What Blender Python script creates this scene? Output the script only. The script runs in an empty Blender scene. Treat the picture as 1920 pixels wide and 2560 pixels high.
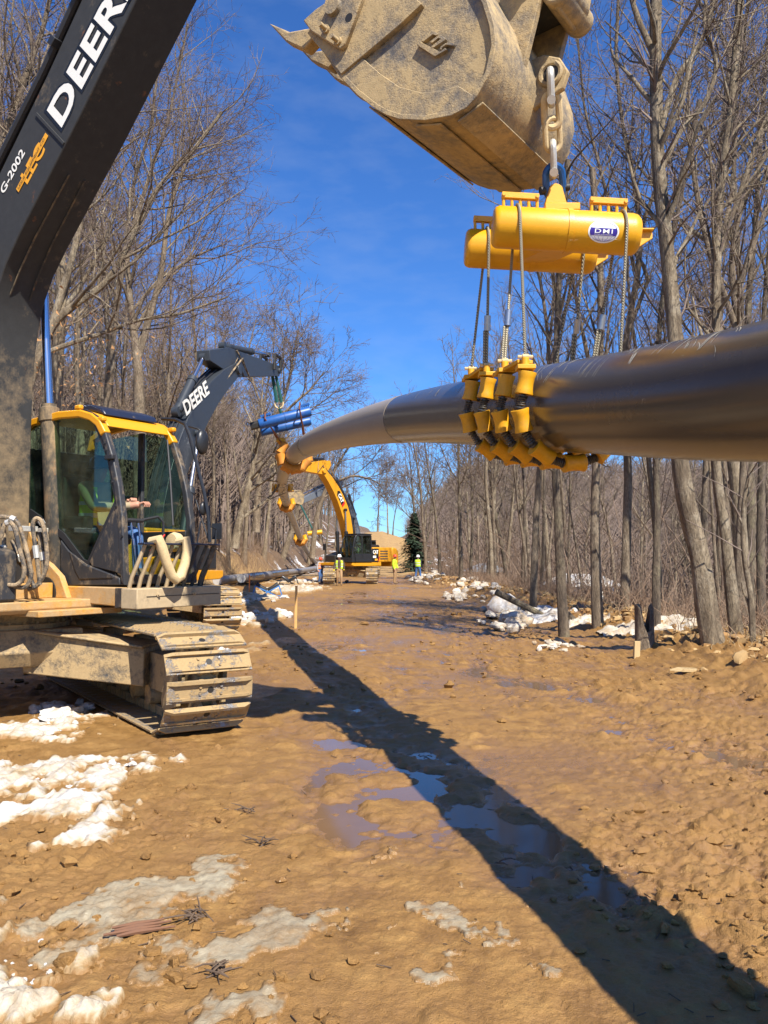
import bpy, bmesh, math, random
import numpy as np
from mathutils import Vector, Matrix
S = bpy.context.scene
C = S.collection
R = math.radians
# ---------------- camera, sky, sun, exposure ----------------
FPX, CU, CV, CAMH, PITCH = 2180.0, 960.0, 1280.0, 1.65, R(2.97)
cd = bpy.data.cameras.new('camera'); cam = bpy.data.objects.new('camera', cd); C.objects.link(cam)
cam.location = (0, 0, CAMH); cam.rotation_euler = (R(90) + PITCH, 0, 0)
cd.sensor_fit = 'HORIZONTAL'; cd.sensor_width = 36.0; cd.lens = 36.0 * FPX / 1920.0
cd.clip_start = 0.05; cd.clip_end = 5000
S.camera = cam
SUN_TO = Vector((0.40, -0.78, 1.0)).normalized()
SUN_EL = math.asin(SUN_TO.z); SUN_ROT = math.atan2(SUN_TO.x, SUN_TO.y)
w = bpy.data.worlds.new('World'); S.world = w; w.use_nodes = True
wt = w.node_tree; wt.nodes.clear()
wo = wt.nodes.new('ShaderNodeOutputWorld'); bg = wt.nodes.new('ShaderNodeBackground')
sky = wt.nodes.new('ShaderNodeTexSky'); sky.sky_type = 'NISHITA'; sky.sun_disc = False
sky.sun_elevation = SUN_EL; sky.sun_rotation = SUN_ROT
sky.altitude = 300; sky.air_density = 1.0; sky.dust_density = 0.15; sky.ozone_density = 2.0
bg.inputs['Strength'].default_value = 0.066
# thin wisps of high cloud over the whole sky
tc = wt.nodes.new('ShaderNodeTexCoord'); mp = wt.nodes.new('ShaderNodeMapping')
mp.inputs['Scale'].default_value = (2.2, 1.0, 6.0); mp.inputs['Rotation'].default_value = (0, 0.5, 0.35)
nz = wt.nodes.new('ShaderNodeTexNoise'); nz.inputs['Scale'].default_value = 2.6; nz.inputs['Detail'].default_value = 7; nz.inputs['Roughness'].default_value = 0.58
cr = wt.nodes.new('ShaderNodeValToRGB'); cr.color_ramp.elements[0].position = 0.60; cr.color_ramp.elements[1].position = 0.86
cr.color_ramp.elements[0].color = (0, 0, 0, 1); cr.color_ramp.elements[1].color = (0.006, 0.006, 0.006, 1)
mx = wt.nodes.new('ShaderNodeMix'); mx.data_type = 'RGBA'; mx.inputs['B'].default_value = (5.2, 5.9, 6.8, 1)
wt.links.new(tc.outputs['Generated'], mp.inputs['Vector']); wt.links.new(mp.outputs[0], nz.inputs['Vector'])
wt.links.new(nz.outputs['Fac'], cr.inputs[0])
# one faint cirrus streak standing over the left wood
vn = wt.nodes.new('ShaderNodeVectorMath'); vn.operation = 'DOT_PRODUCT'; vn.inputs[1].default_value = (-0.1345, 0.936, 0.325); wt.links.new(tc.outputs['Generated'], vn.inputs[0])
cf = wt.nodes.new('ShaderNodeMapRange'); cf.interpolation_type = 'SMOOTHERSTEP'
for i_, q_ in enumerate((0.9955, 0.9998, 0.0, 0.075)): cf.inputs[i_ + 1].default_value = q_
nz2 = wt.nodes.new('ShaderNodeTexNoise'); nz2.inputs['Scale'].default_value = 9.0; nz2.inputs['Detail'].default_value = 6; wt.links.new(mp.outputs[0], nz2.inputs['Vector'])
c2 = wt.nodes.new('ShaderNodeValToRGB'); c2.color_ramp.elements[0].position = 0.40; c2.color_ramp.elements[1].position = 0.72; wt.links.new(nz2.outputs['Fac'], c2.inputs[0])
cm = wt.nodes.new('ShaderNodeMath'); cm.operation = 'MULTIPLY'; wt.links.new(cf.outputs[0], cm.inputs[0]); wt.links.new(c2.outputs[0], cm.inputs[1])
ca = wt.nodes.new('ShaderNodeMath'); ca.operation = 'MAXIMUM'; wt.links.new(cm.outputs[0], ca.inputs[0]); wt.links.new(cr.outputs[0], ca.inputs[1]); wt.links.new(ca.outputs[0], mx.inputs['Factor'])
hs = wt.nodes.new('ShaderNodeHueSaturation'); hs.inputs['Saturation'].default_value = 1.08; hs.inputs['Value'].default_value = 1.0
wt.links.new(sky.outputs[0], hs.inputs['Color'])
tn = wt.nodes.new('ShaderNodeMix'); tn.data_type = 'RGBA'; tn.blend_type = 'MULTIPLY'; tn.inputs['Factor'].default_value = 1.0; tn.inputs['B'].default_value = (0.50, 0.89, 1.45, 1)
wt.links.new(hs.outputs[0], tn.inputs['A']); wt.links.new(tn.outputs['Result'], mx.inputs['A']); wt.links.new(mx.outputs['Result'], bg.inputs['Color']); wt.links.new(bg.outputs[0], wo.inputs[0])
sd = bpy.data.lights.new('sun', 'SUN'); sd.energy = 4.9; sd.angle = R(0.55); sd.color = (1.0, 0.945, 0.86)
so = bpy.data.objects.new('sun', sd); C.objects.link(so); so.rotation_euler = SUN_TO.to_track_quat('Z', 'Y').to_euler()
S.view_settings.view_transform = 'Standard'; S.view_settings.look = 'None'; S.view_settings.gamma = 1.0
S.view_settings.exposure = 0.92; S.view_settings.use_curve_mapping = False
S.render.engine = 'CYCLES'; S.cycles.max_bounces = 5; S.cycles.diffuse_bounces = 2; S.cycles.glossy_bounces = 3; S.cycles.transparent_max_bounces = 10

# ---------------- geometry of the view: a direction through the lens met with a real plane ----------------
def ray(u, v):
    a = (u - CU) / FPX; b = -(v - CV) / FPX
    return Vector((a, math.cos(PITCH) - b * math.sin(PITCH), math.sin(PITCH) + b * math.cos(PITCH)))
def at(u, v, Y):
    d = ray(u, v); return Vector((0, 0, CAMH)) + d * (Y / d.y)
class Frame:
    """A machine's own axes: x forward, y to its left, z up, origin on the ground."""
    def __init__(s, ox, oy, ang, oz=0.0):
        s.ang = ang; s.o = Vector((ox, oy, oz)); s.x = Vector((math.cos(ang), math.sin(ang), 0)); s.y = Vector((-math.sin(ang), math.cos(ang), 0))
    def side(s, u, v, L):
        d = ray(u, v); o = Vector((0, 0, CAMH)) - s.o; t = (L - o.dot(s.y)) / d.dot(s.y); q = o + d * t
        return (q.dot(s.x), q.z)
    def front(s, u, v, X):
        d = ray(u, v); o = Vector((0, 0, CAMH)) - s.o; t = (X - o.dot(s.x)) / d.dot(s.x); q = o + d * t
        return (q.dot(s.y), q.z)

# ---------------- materials ----------------
class NT:
    def __init__(s, name):
        s.m = bpy.data.materials.new(name); s.m.use_nodes = True; s.t = s.m.node_tree; s.t.nodes.clear()
        s.out = s.n('OutputMaterial'); s.b = s.n('BsdfPrincipled'); s.l(s.b.outputs[0], s.out.inputs[0])
    def n(s, typ, **kw):
        nd = s.t.nodes.new('ShaderNode' + typ)
        for k, v in kw.items(): setattr(nd, k, v)
        return nd
    def l(s, a, b): s.t.links.new(a, b)
    def coord(s, kind='Object', scale=(1, 1, 1)):
        t = s.n('TexCoord'); mp = s.n('Mapping'); mp.inputs['Scale'].default_value = scale
        s.l(t.outputs[kind], mp.inputs[0]); return mp.outputs[0]
    def noise(s, vec, scale, detail=6, rough=0.6, dist=0.0):
        nd = s.n('TexNoise'); nd.inputs['Scale'].default_value = scale; nd.inputs['Detail'].default_value = detail
        nd.inputs['Roughness'].default_value = rough; nd.inputs['Distortion'].default_value = dist
        if vec is not None: s.l(vec, nd.inputs['Vector'])
        return nd.outputs['Fac']
    def ramp(s, fac, stops):
        nd = s.n('ValToRGB'); e = nd.color_ramp.elements
        while len(e) < len(stops): e.new(0.5)
        for el, (p, c) in zip(e, stops):
            el.position = p; el.color = (c, c, c, 1) if isinstance(c, (int, float)) else (*c[:3], 1)
        s.l(fac, nd.inputs[0]); return nd.outputs[0]
    def mix(s, f, a, b):
        nd = s.n('Mix', data_type='RGBA')
        for k, x in (('Factor', f), ('A', a), ('B', b)):
            if isinstance(x, (int, float)): nd.inputs[k].default_value = x if k == 'Factor' else (x, x, x, 1)
            elif isinstance(x, tuple): nd.inputs[k].default_value = (*x[:3], 1)
            else: s.l(x, nd.inputs[k])
        return nd.outputs['Result']
    def math(s, op, a, b=0.0):
        nd = s.n('Math', operation=op)
        for i, x in enumerate((a, b)):
            if isinstance(x, (int, float)): nd.inputs[i].default_value = x
            else: s.l(x, nd.inputs[i])
        return nd.outputs[0]
    def set(s, key, v):
        if isinstance(v, (int, float)): s.b.inputs[key].default_value = v
        elif isinstance(v, tuple): s.b.inputs[key].default_value = (*v[:3], 1)
        else: s.l(v, s.b.inputs[key])
    def bump(s, h, strength=0.3, dist=0.02):
        nd = s.n('Bump'); nd.inputs['Strength'].default_value = strength; nd.inputs['Distance'].default_value = dist
        s.l(h, nd.inputs['Height']); s.l(nd.outputs[0], s.b.inputs['Normal'])
MUDC = (0.44, 0.30, 0.145); MUDD = (0.25, 0.155, 0.07)
def weathered(name, col, rough=0.45, metal=0.0, mud=(0.55, 0.72), mudc=MUDC, scale=3.0, rust=None, var=0.25, bump=0.15, stretch=(1, 1, 1), coat=0.0, zg=None):
    """Paint or steel under splashes of dried mud; mud=(noise value where it starts, where it covers)."""
    t = NT(name); v = t.coord('Object', stretch)
    n1 = t.noise(v, scale, 6, 0.66); n2 = t.noise(v, scale * 6.3, 4, 0.65); n3 = t.noise(v, scale * 30, 2, 0.6)
    base = t.mix(n2, tuple(c * (1 - var) for c in col), tuple(min(1, c * (1 + var)) for c in col))
    if rust:
        rf = t.ramp(t.noise(v, scale * 1.7 + 1.3, 8, 0.7), [(rust, 0.0), (rust + 0.1, 1.0)])
        base = t.mix(rf, base, (0.23, 0.085, 0.025))
    if mud:
        comb = t.math('ADD', t.math('MULTIPLY', n1, 0.74), t.math('MULTIPLY', n2, 0.26))
        comb = t.math('ADD', comb, t.math('MULTIPLY', t.math('SUBTRACT', n3, 0.5), 0.10))
        if zg:   # splashed more thickly low down
            sz = t.n('SeparateXYZ'); t.l(t.coord('Object'), sz.inputs[0]); g_ = t.n('MapRange'); t.l(sz.outputs['Z'], g_.inputs[0])
            for i_, q_ in enumerate((zg[0], zg[1], zg[2], 0.0)): g_.inputs[i_ + 1].default_value = q_
            comb = t.math('ADD', comb, g_.outputs[0])
        f = t.ramp(comb, [(mud[0], 0.0), (mud[1], 1.0)])
        mc = t.mix(n2, tuple(c * 0.72 for c in mudc), tuple(min(1, c * 1.22) for c in mudc))
        t.set('Base Color', t.mix(f, base, mc)); t.set('Roughness', t.mix(f, rough, 0.92))
        if metal: t.set('Metallic', t.mix(f, metal, 0.0))
        t.bump(t.math('ADD', t.math('MULTIPLY', f, 0.7), t.math('MULTIPLY', n3, 0.35)), bump, 0.012)
    else:
        t.set('Base Color', base); t.set('Roughness', t.mix(n2, rough * 0.8, min(1, rough * 1.25))); t.set('Metallic', metal)
        t.bump(n3, bump * 0.5, 0.004)
    if coat: t.set('Coat Weight', coat)
    return t.m
M = {}
M['boom_black'] = weathered('boom_black_paint', (0.026, 0.026, 0.025), 0.75, mud=(0.56, 0.80), scale=1.6, rust=0.64, var=0.4, mudc=(0.24, 0.170, 0.092), zg=(1.6, 5.0, 0.25))
M['boom_muddy'] = weathered('boom_foot_muddy', (0.040, 0.036, 0.028), 0.75, mud=(0.44, 0.66), scale=4.2, rust=0.58, mudc=(0.27, 0.185, 0.095), stretch=(1, 1, 0.5))
M['deere_grey'] = weathered('boom_grey_paint', (0.034, 0.040, 0.048), 0.42, mud=(0.66, 0.9), scale=1.6, var=0.2)
M['cab_black'] = weathered('cab_black_paint', (0.030, 0.031, 0.034), 0.5, mud=(0.50, 0.72), scale=3.8, stretch=(1, 1, 0.55), mudc=(0.34, 0.24, 0.13))
M['yellow'] = weathered('machine_yellow_paint', (0.66, 0.29, 0.008), 0.38, mud=(0.62, 0.85), scale=2.2, var=0.10, mudc=(0.36, 0.22, 0.09))
M['yellow_mud'] = weathered('yellow_deck_muddy', (0.58, 0.27, 0.03), 0.6, mud=(0.34, 0.56), scale=3.4, mudc=(0.42, 0.275, 0.13), bump=.4)
M['cat_yellow'] = weathered('far_machine_yellow', (0.60, 0.27, 0.010), 0.42, mud=(0.66, 0.9), scale=1.2, var=0.12)
M['beam_yellow'] = weathered('beam_yellow_paint', (0.68, 0.325, 0.004), 0.40, mud=(0.60, 0.90), scale=4.5, var=0.10, bump=0.25, coat=0.15, mudc=(0.36, 0.20, 0.05))
M['roller_yellow'] = weathered('roller_yellow', (0.68, 0.32, 0.004), 0.5, mud=(0.52, 0.80), scale=9, mudc=(0.30, 0.155, 0.035))
M['orange_rust'] = weathered('roller_worn_orange', (0.62, 0.25, 0.03), 0.6, mud=(0.5, 0.75), scale=3, mudc=(0.33, 0.12, 0.035))
M['rust'] = weathered('rusty_rope', (0.21, 0.075, 0.03), 0.8, mud=None, scale=20)
M['blue_paint'] = weathered('worn_blue_paint', (0.012, 0.085, 0.30), 0.42, mud=(0.60, 0.72), scale=2.3, mudc=(0.20, 0.085, 0.04), var=0.3)
M['mud_steel'] = weathered('bucket_muddy_steel', (0.17, 0.15, 0.125), 0.55, metal=0.35, mud=(0.37, 0.56), scale=3.0, mudc=(0.41, 0.295, 0.145), var=0.4, bump=0.45)
M['shoe'] = weathered('track_shoe_worn_steel', (0.34, 0.335, 0.33), 0.36, metal=0.75, mud=(0.40, 0.49), scale=6.5, mudc=(0.37, 0.255, 0.12), bump=0.9)
M['frame_mud'] = weathered('track_frame_caked', (0.06, 0.06, 0.06), 0.7, mud=(0.33, 0.52), scale=5.5, mudc=(0.39, 0.275, 0.135), bump=0.6)
M['dark'] = weathered('dark_grease_and_hole_shade', (0.018, 0.016, 0.014), 0.6, mud=(0.62, 0.8), scale=6, mudc=(0.16, 0.10, 0.05))  # greasy parts, and the flat discs that imitate shade inside holes
M['rubber'] = weathered('hose_rubber', (0.045, 0.042, 0.038), 0.6, mud=(0.42, 0.6), scale=8, mudc=(0.36, 0.26, 0.15))
M['rubber_clean'] = weathered('black_rubber', (0.02, 0.02, 0.022), 0.55, mud=None, scale=8)
M['steel'] = weathered('bare_steel', (0.42, 0.42, 0.42), 0.32, metal=0.9, mud=None, scale=10)
M['galv'] = weathered('galvanised_steel', (0.55, 0.53, 0.48), 0.45, metal=0.5, mud=(0.5, 0.8), scale=14, mudc=(0.50, 0.40, 0.22))
M['blue_steel'] = weathered('blue_shackle_paint', (0.01, 0.07, 0.22), 0.3, mud=(0.60, 0.7), scale=10, mudc=(0.25, 0.24, 0.22))
M['step_mud'] = weathered('step_box_muddy', (0.05, 0.05, 0.048), 0.6, mud=(0.22, 0.44), scale=3.4, mudc=(0.43, 0.325, 0.19))
M['white'] = weathered('white_lettering', (0.80, 0.77, 0.68), 0.5, mud=None, var=0.06)
M['decal_orange'] = weathered('orange_decal', (0.80, 0.36, 0.015), 0.5, mud=None, var=0.05)
M['decal_black'] = weathered('black_decal', (0.008, 0.008, 0.008), 0.5, mud=None)
M['decal_blue'] = weathered('violet_blue_print', (0.035, 0.02, 0.26), 0.4, mud=None)
M['decal_white'] = weathered('white_sticker', (0.86, 0.86, 0.84), 0.35, mud=None, var=0.03)
M['red'] = weathered('red_paint', (0.50, 0.02, 0.015), 0.4, mud=None)
M['sling_green'] = weathered('green_web_sling', (0.012, 0.085, 0.075), 0.8, mud=None, scale=12)
M['canvas'] = weathered('tan_canvas', (0.56, 0.42, 0.22), 0.9, mud=(0.6, 0.9), scale=9, mudc=(0.34, 0.24, 0.12), bump=0.5)
M['navy'] = weathered('navy_black_paint', (0.016, 0.020, 0.038), 0.28, mud=(0.62, 0.8), scale=4)
M['scuff'] = weathered('pale_scuffs', (0.33, 0.30, 0.24), 0.7, mud=(0.50, 0.60), scale=40, mudc=(.10, .08, .06))
M['spring'] = weathered('dull_spring_steel', (0.10, 0.095, 0.085), 0.45, metal=0.6, mud=(0.6, 0.8), scale=20)
M['leaf'] = weathered('withered_beech_leaf', (0.38, 0.19, 0.07), 0.8, mud=None)
M['inside'] = weathered('cab_inside_plastic', (0.020, 0.021, 0.022), 0.6, mud=None)
def chrome():
    t = NT('chrome_rod'); t.set('Base Color', (0.62, 0.64, 0.68)); t.set('Metallic', 1.0); t.set('Roughness', 0.22); return t.m
M['chrome'] = chrome()
def glass(name, tint, spec=0.05):
    t = NT(name); t.t.nodes.remove(t.b)
    tr = t.n('BsdfTransparent'); tr.inputs[0].default_value = (*tint, 1)
    gl = t.n('BsdfGlossy'); gl.inputs['Roughness'].default_value = 0.03; gl.inputs[0].default_value = (0.9, 0.95, 0.92, 1)
    fr = t.n('LayerWeight'); fr.inputs[0].default_value = 0.5; fz = t.math('ADD', 0.045, t.math('MULTIPLY', t.math('POWER', fr.outputs['Facing'], 4.0), 0.7))
    ms = t.n('MixShader'); t.l(fz, ms.inputs[0]); t.l(tr.outputs[0], ms.inputs[1]); t.l(gl.outputs[0], ms.inputs[2])
    # dusty film on the pane
    df = t.n('BsdfDiffuse'); df.inputs[0].default_value = (0.38, 0.40, 0.33, 1)
    v = t.coord('Object'); f = t.ramp(t.noise(v, 3.2, 8, 0.7), [(0.45, 0.0), (0.8, 0.06)])
    m2 = t.n('MixShader'); t.l(f, m2.inputs[0]); t.l(ms.outputs[0], m2.inputs[1]); t.l(df.outputs[0], m2.inputs[2])
    t.l(m2.outputs[0], t.out.inputs[0]); return t.m
M['glass'] = glass('green_tinted_glass', (0.56, 0.71, 0.63))
def cloth(name, c, r=0.9):
    return weathered(name, c, r, mud=None, scale=18, var=0.22, bump=0.5)
M['skin'] = cloth('skin', (0.46, 0.23, 0.15), 0.55)
M['hivis'] = cloth('lime_yellow_vest', (0.55, 0.80, 0.03)); M['reflect'] = cloth('silver_tape', (0.62, 0.63, 0.6), 0.4)
M['hi_orange'] = cloth('orange_vest', (0.75, 0.20, 0.03))
M['jean'] = cloth('blue_jeans', (0.055, 0.13, 0.30)); M['brown_cloth'] = cloth('brown_jacket', (0.075, 0.048, 0.035))
M['tan_cloth'] = cloth('tan_work_trousers', (0.34, 0.21, 0.10)); M['grey_cloth'] = cloth('grey_shirt', (0.33, 0.33, 0.33))
M['dark_cloth'] = cloth('dark_clothing', (0.022, 0.026, 0.026)); M['boot'] = cloth('muddy_boots', (0.16, 0.10, 0.05))
M['hat_white'] = weathered('white_hard_hat', (0.78, 0.76, 0.70), 0.35, mud=None); M['hat_red'] = weathered('orange_red_hard_hat', (0.62, 0.075, 0.03), 0.35, mud=None)
M['khaki'] = cloth('khaki_coat', (0.36, 0.28, 0.17)); M['glove'] = cloth('yellow_gloves', (0.62, 0.50, 0.02)); M['plaid'] = cloth('striped_shirt', (0.32, 0.29, 0.24))

# ---------------- mesh building ----------------
class MB:
    def __init__(s, mtx=None): s.v = []; s.f = []; s.mi = []; s.mt = mtx; s.k = 0
    def add(s, vs, fs):
        o = len(s.v)
        s.v += [tuple(s.mt @ Vector(p)) for p in vs] if s.mt is not None else [tuple(p) for p in vs]
        s.f += [tuple(i + o for i in f) for f in fs]; s.mi += [s.k] * len(fs); return s
    def box(s, c, size, rot=None):
        x, y, z = (d / 2 for d in size)
        vs = [Vector((a * x, b * y, g * z)) for g in (-1, 1) for b in (-1, 1) for a in (-1, 1)]
        if rot is not None: vs = [rot @ p for p in vs]
        return s.add([p + Vector(c) for p in vs], [(0, 2, 3, 1), (4, 5, 7, 6), (0, 1, 5, 4), (2, 6, 7, 3), (0, 4, 6, 2), (1, 3, 7, 5)])
    def prism(s, poly, a, b, axis='y'):
        """poly = outline in the plane normal to axis ((x,z) for y, (y,z) for x, (x,y) for z), pushed from a to b."""
        n = len(poly)
        m = {'y': lambda p, h: (p[0], h, p[1]), 'x': lambda p, h: (h, p[0], p[1]), 'z': lambda p, h: (p[0], p[1], h)}[axis]
        vs = [m(p, a) for p in poly] + [m(p, b) for p in poly]
        return s.add(vs, [tuple(range(n))[::-1], tuple(range(n, 2 * n))] + [(i, (i + 1) % n, n + (i + 1) % n, n + i) for i in range(n)])
    def tube(s, pts, rad, n=8, cap=True, closed=False):
        pts = [Vector(p) for p in pts]; m = len(pts); vs = []; fs = []
        rr = rad if isinstance(rad, (list, tuple)) else [rad] * m
        prev = None
        for i, p in enumerate(pts):
            if closed: d = (pts[(i + 1) % m] - pts[i - 1])
            else: d = pts[min(i + 1, m - 1)] - pts[max(i - 1, 0)]
            d.normalize()
            if prev is None:
                a = d.orthogonal().normalized()
            else:
                a = prev - d * prev.dot(d); a = a.normalized() if a.length > 1e-6 else d.orthogonal().normalized()
            prev = a; b = d.cross(a)
            vs += [p + (a * math.cos(2 * math.pi * k / n) + b * math.sin(2 * math.pi * k / n)) * rr[i] for k in range(n)]
        for i in range(m if closed else m - 1):
            j = (i + 1) % m
            for k in range(n): fs.append((i * n + k, i * n + (k + 1) % n, j * n + (k + 1) % n, j * n + k))
        if cap and not closed: fs += [tuple(range(n))[::-1], tuple((m - 1) * n + k for k in range(n))]
        return s.add(vs, fs)
    def cyl(s, a, b, r, n=16, r2=None): return s.tube([a, b], [r, r if r2 is None else r2], n)
    def lathe(s, a, d, prof, n=20):
        """prof = [(distance along d, radius)]"""
        d = Vector(d).normalized(); a = Vector(a)
        return s.tube([a + d * t for t, _ in prof], [r for _, r in prof], n)
    def ring(s, c, nrm, R0, r, n=20, k=8):
        nrm = Vector(nrm).normalized(); a = nrm.orthogonal().normalized(); b = nrm.cross(a); c = Vector(c)
        return s.tube([c + (a * math.cos(2 * math.pi * i / n) + b * math.sin(2 * math.pi * i / n)) * R0 for i in range(n)], r, k, closed=True)
    def sph(s, c, r, n=12, m=8, sc=(1, 1, 1)):
        vs = [(c[0], c[1], c[2] - r * sc[2])]; fs = []
        for j in range(1, m):
            t = math.pi * j / m
            vs += [(c[0] + r * sc[0] * math.sin(t) * math.cos(2 * math.pi * i / n), c[1] + r * sc[1] * math.sin(t) * math.sin(2 * math.pi * i / n), c[2] - r * sc[2] * math.cos(t)) for i in range(n)]
        vs.append((c[0], c[1], c[2] + r * sc[2])); L = len(vs) - 1
        for i in range(n):
            fs.append((0, 1 + (i + 1) % n, 1 + i)); fs.append((L, L - n + i, L - n + (i + 1) % n))
            for j in range(m - 2): fs.append((1 + j * n + i, 1 + j * n + (i + 1) % n, 1 + (j + 1) * n + (i + 1) % n, 1 + (j + 1) * n + i))
        return s.add(vs, fs)
    def mesh(s, name, mats, smooth=True):
        me = bpy.data.meshes.new(name); me.from_pydata(s.v, [], s.f)
        bm = bmesh.new(); bm.from_mesh(me); bmesh.ops.recalc_face_normals(bm, faces=bm.faces); bm.to_mesh(me); bm.free()
        for m in (mats if isinstance(mats, (list, tuple)) else [mats]): me.materials.append(M[m] if isinstance(m, str) else m)
        me.polygons.foreach_set('material_index', s.mi)
        if smooth:
            me.polygons.foreach_set('use_smooth', [True] * len(me.polygons)); me.set_sharp_from_angle(angle=R(38))
        return me
    def build(s, name, mats, parent=None, bevel=0.0, smooth=True):
        o = bpy.data.objects.new(name, s.mesh(name, mats, smooth)); C.objects.link(o)
        if parent is not None: o.parent = parent
        if bevel:
            b = o.modifiers.new('bevel', 'BEVEL'); b.width = bevel; b.segments = 2; b.limit_method = 'ANGLE'; b.angle_limit = R(35)
        return o
def tag(o, label=None, cat=None, group=None, kind=None):
    for k, v in (('label', label), ('category', cat), ('group', group), ('kind', kind)):
        if v: o[k] = v
    return o
def empty(name, loc=(0, 0, 0), rz=0.0, label=None, cat=None, group=None):
    o = bpy.data.objects.new(name, None); C.objects.link(o); o.location = loc; o.rotation_euler = (0, 0, rz); o.empty_display_size = 0.2
    return tag(o, label, cat, group)
def npmesh(name, V, Fq=None, Ft=None, mats=(), smooth=True):
    """fast mesh from numpy arrays of quads and triangles"""
    me = bpy.data.meshes.new(name); V = np.asarray(V, np.float32)
    nq = 0 if Fq is None else len(Fq); nt = 0 if Ft is None else len(Ft)
    me.vertices.add(len(V)); me.vertices.foreach_set('co', V.ravel())
    me.loops.add(nq * 4 + nt * 3); me.polygons.add(nq + nt)
    li = np.concatenate([np.asarray(Fq, np.int32).ravel() if nq else np.zeros(0, np.int32), np.asarray(Ft, np.int32).ravel() if nt else np.zeros(0, np.int32)])
    me.loops.foreach_set('vertex_index', li)
    me.polygons.foreach_set('loop_start', np.concatenate([np.arange(nq) * 4, nq * 4 + np.arange(nt) * 3]).astype(np.int32))
    me.polygons.foreach_set('use_smooth', np.full(nq + nt, smooth))
    for m in mats: me.materials.append(m)
    me.update(); me.validate(); return me
def link(name, me, parent=None):
    o = bpy.data.objects.new(name, me); C.objects.link(o)
    if parent is not None: o.parent = parent
    return o
def copy_tree(o, parent=None):
    c = o.copy(); C.objects.link(c); c.parent = parent
    for ch in o.children: copy_tree(ch, c)
    return c
def text_mesh(name, body, mat, size=1.0, extrude=0.004, bold=0.0, shear=0.0, parent=None, mtx=None, xscale=1.0, align='LEFT', spacing=1.0):
    cu = bpy.data.curves.new(name, 'FONT'); cu.body = body; cu.size = size; cu.extrude = extrude; cu.offset = bold; cu.shear = shear; cu.align_x = align; cu.space_character = spacing
    cu.resolution_u = 4
    t = bpy.data.objects.new('tmp', cu); C.objects.link(t)
    dg = bpy.context.evaluated_depsgraph_get(); me = bpy.data.meshes.new_from_object(t.evaluated_get(dg)); bpy.data.objects.remove(t)
    me.name = name; me.materials.clear(); me.materials.append(M[mat])
    if xscale != 1.0: me.transform(Matrix.Diagonal((xscale, 1, 1, 1)))
    if mtx is not None: me.transform(mtx)
    return link(name, me, parent)
# value noise for the ground and for lumps
_rng = np.random.default_rng(7)
_tab = _rng.random((256, 256)).astype(np.float64)
def vnoise(x, y):
    xi = np.floor(x).astype(int); yi = np.floor(y).astype(int); fx = x - xi; fy = y - yi
    fx = fx * fx * (3 - 2 * fx); fy = fy * fy * (3 - 2 * fy)
    a = _tab[xi & 255, yi & 255]; b = _tab[(xi + 1) & 255, yi & 255]; c = _tab[xi & 255, (yi + 1) & 255]; d = _tab[(xi + 1) & 255, (yi + 1) & 255]
    return (a + (b - a) * fx) * (1 - fy) + (c + (d - c) * fx) * fy - 0.5
def fbm(x, y, oct=4, lac=2.03, gain=0.5):
    s = 0; a = 1.0
    for i in range(oct): s = s + a * vnoise(x + 17.3 * i, y - 9.1 * i); x = x * lac; y = y * lac; a *= gain
    return s
def smooth(a, b, x):
    t = np.clip((x - a) / (b - a), 0, 1); return t * t * (3 - 2 * t)
# ---------------- ground ----------------
def road_right(y): return np.clip(5.6 - 0.043 * (np.asarray(y, float) - 10), -2.0, 6.2)
def road_left(y): return np.full_like(np.asarray(y, float), -10.3) + 0.0
def terrain(x, y):
    """large shapes: cut bank and hillside on the left, drop to a valley on the right, rise far ahead"""
    x = np.asarray(x, float); y = np.asarray(y, float)
    rr = road_right(y); rl = road_left(y)
    dl = rl - x; dr = x - rr
    z = np.zeros_like(x + y)
    bank = 2.3 * smooth(0.0, 2.6, dl) + np.clip(dl - 2.6, 0, 70) * 0.27 + np.clip(dl - 45, 0, 60) * 0.12
    z = z + np.where(dl > 0, bank * smooth(2, 26, y) + np.clip(dl, 0, 60) * 0.05, 0)
    fall = -np.clip(dr - 1.2, 0, 46) * 0.24
    hill = 37 * smooth(80, 320, np.sqrt(np.maximum(dr, 0) ** 2 + (0.9 * np.maximum(y, 0)) ** 2)) * smooth(10, 42, dr) + 20 * smooth(120, 420, dr)
    z = z + np.where(dr > 0, fall + hill, 0)
    z = z + 0.16 * smooth(-0.4, 0.5, dr) * smooth(2.0, 1.0, dr)
    ahead = 7.0 * smooth(105, 190, y) + np.clip(y - 190, 0, 500) * 0.03
    z = z + ahead * smooth(60, 0, np.maximum(dr, 0))
    away = np.maximum(smooth(0.5, 4, dl), smooth(1, 4, dr))
    z = z + away * 0.5 * fbm(x * 0.13, y * 0.13, 3) + away * 0.25 * fbm(x * 0.6 + 3, y * 0.6, 3)
    return z
DEPR = [  # hollows that hold water: x, y, length along the road, width, depth
    (0.75, 5.5, 1.7, .42, .040), (0.12, 7.0, 1.3, .48, .035), (-0.35, 8.3, .8, .40, .030), (-1.0, 8.9, .8, .35, .034), (-.30, 9.6, .7, .35, .03),
    (1.35, 4.5, .8, .45, .022), (-.5, 5.2, .7, .4, .022), (.25, 12.5, 1.6, .5, .034), (.9, 14.6, 1.5, .45, .034), (-0.9, 15.8, 1.6, .5, .034), (1.6, 20, 3, .6, .034),
    (-1.7, 25, 3.5, .7, .034), (0.3, 30, 4.5, .9, .036), (-3.6, 8.3, .4, .5, .01), (2.4, 8.6, .7, .7, .026), (3.3, 7.3, .7, .6, .026), (-.3, 6.0, 1.1, .45, .034), (1.9, 11.5, 1.6, .5, .03), (-1.3, 36, 6, 1.0, .036)]
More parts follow.
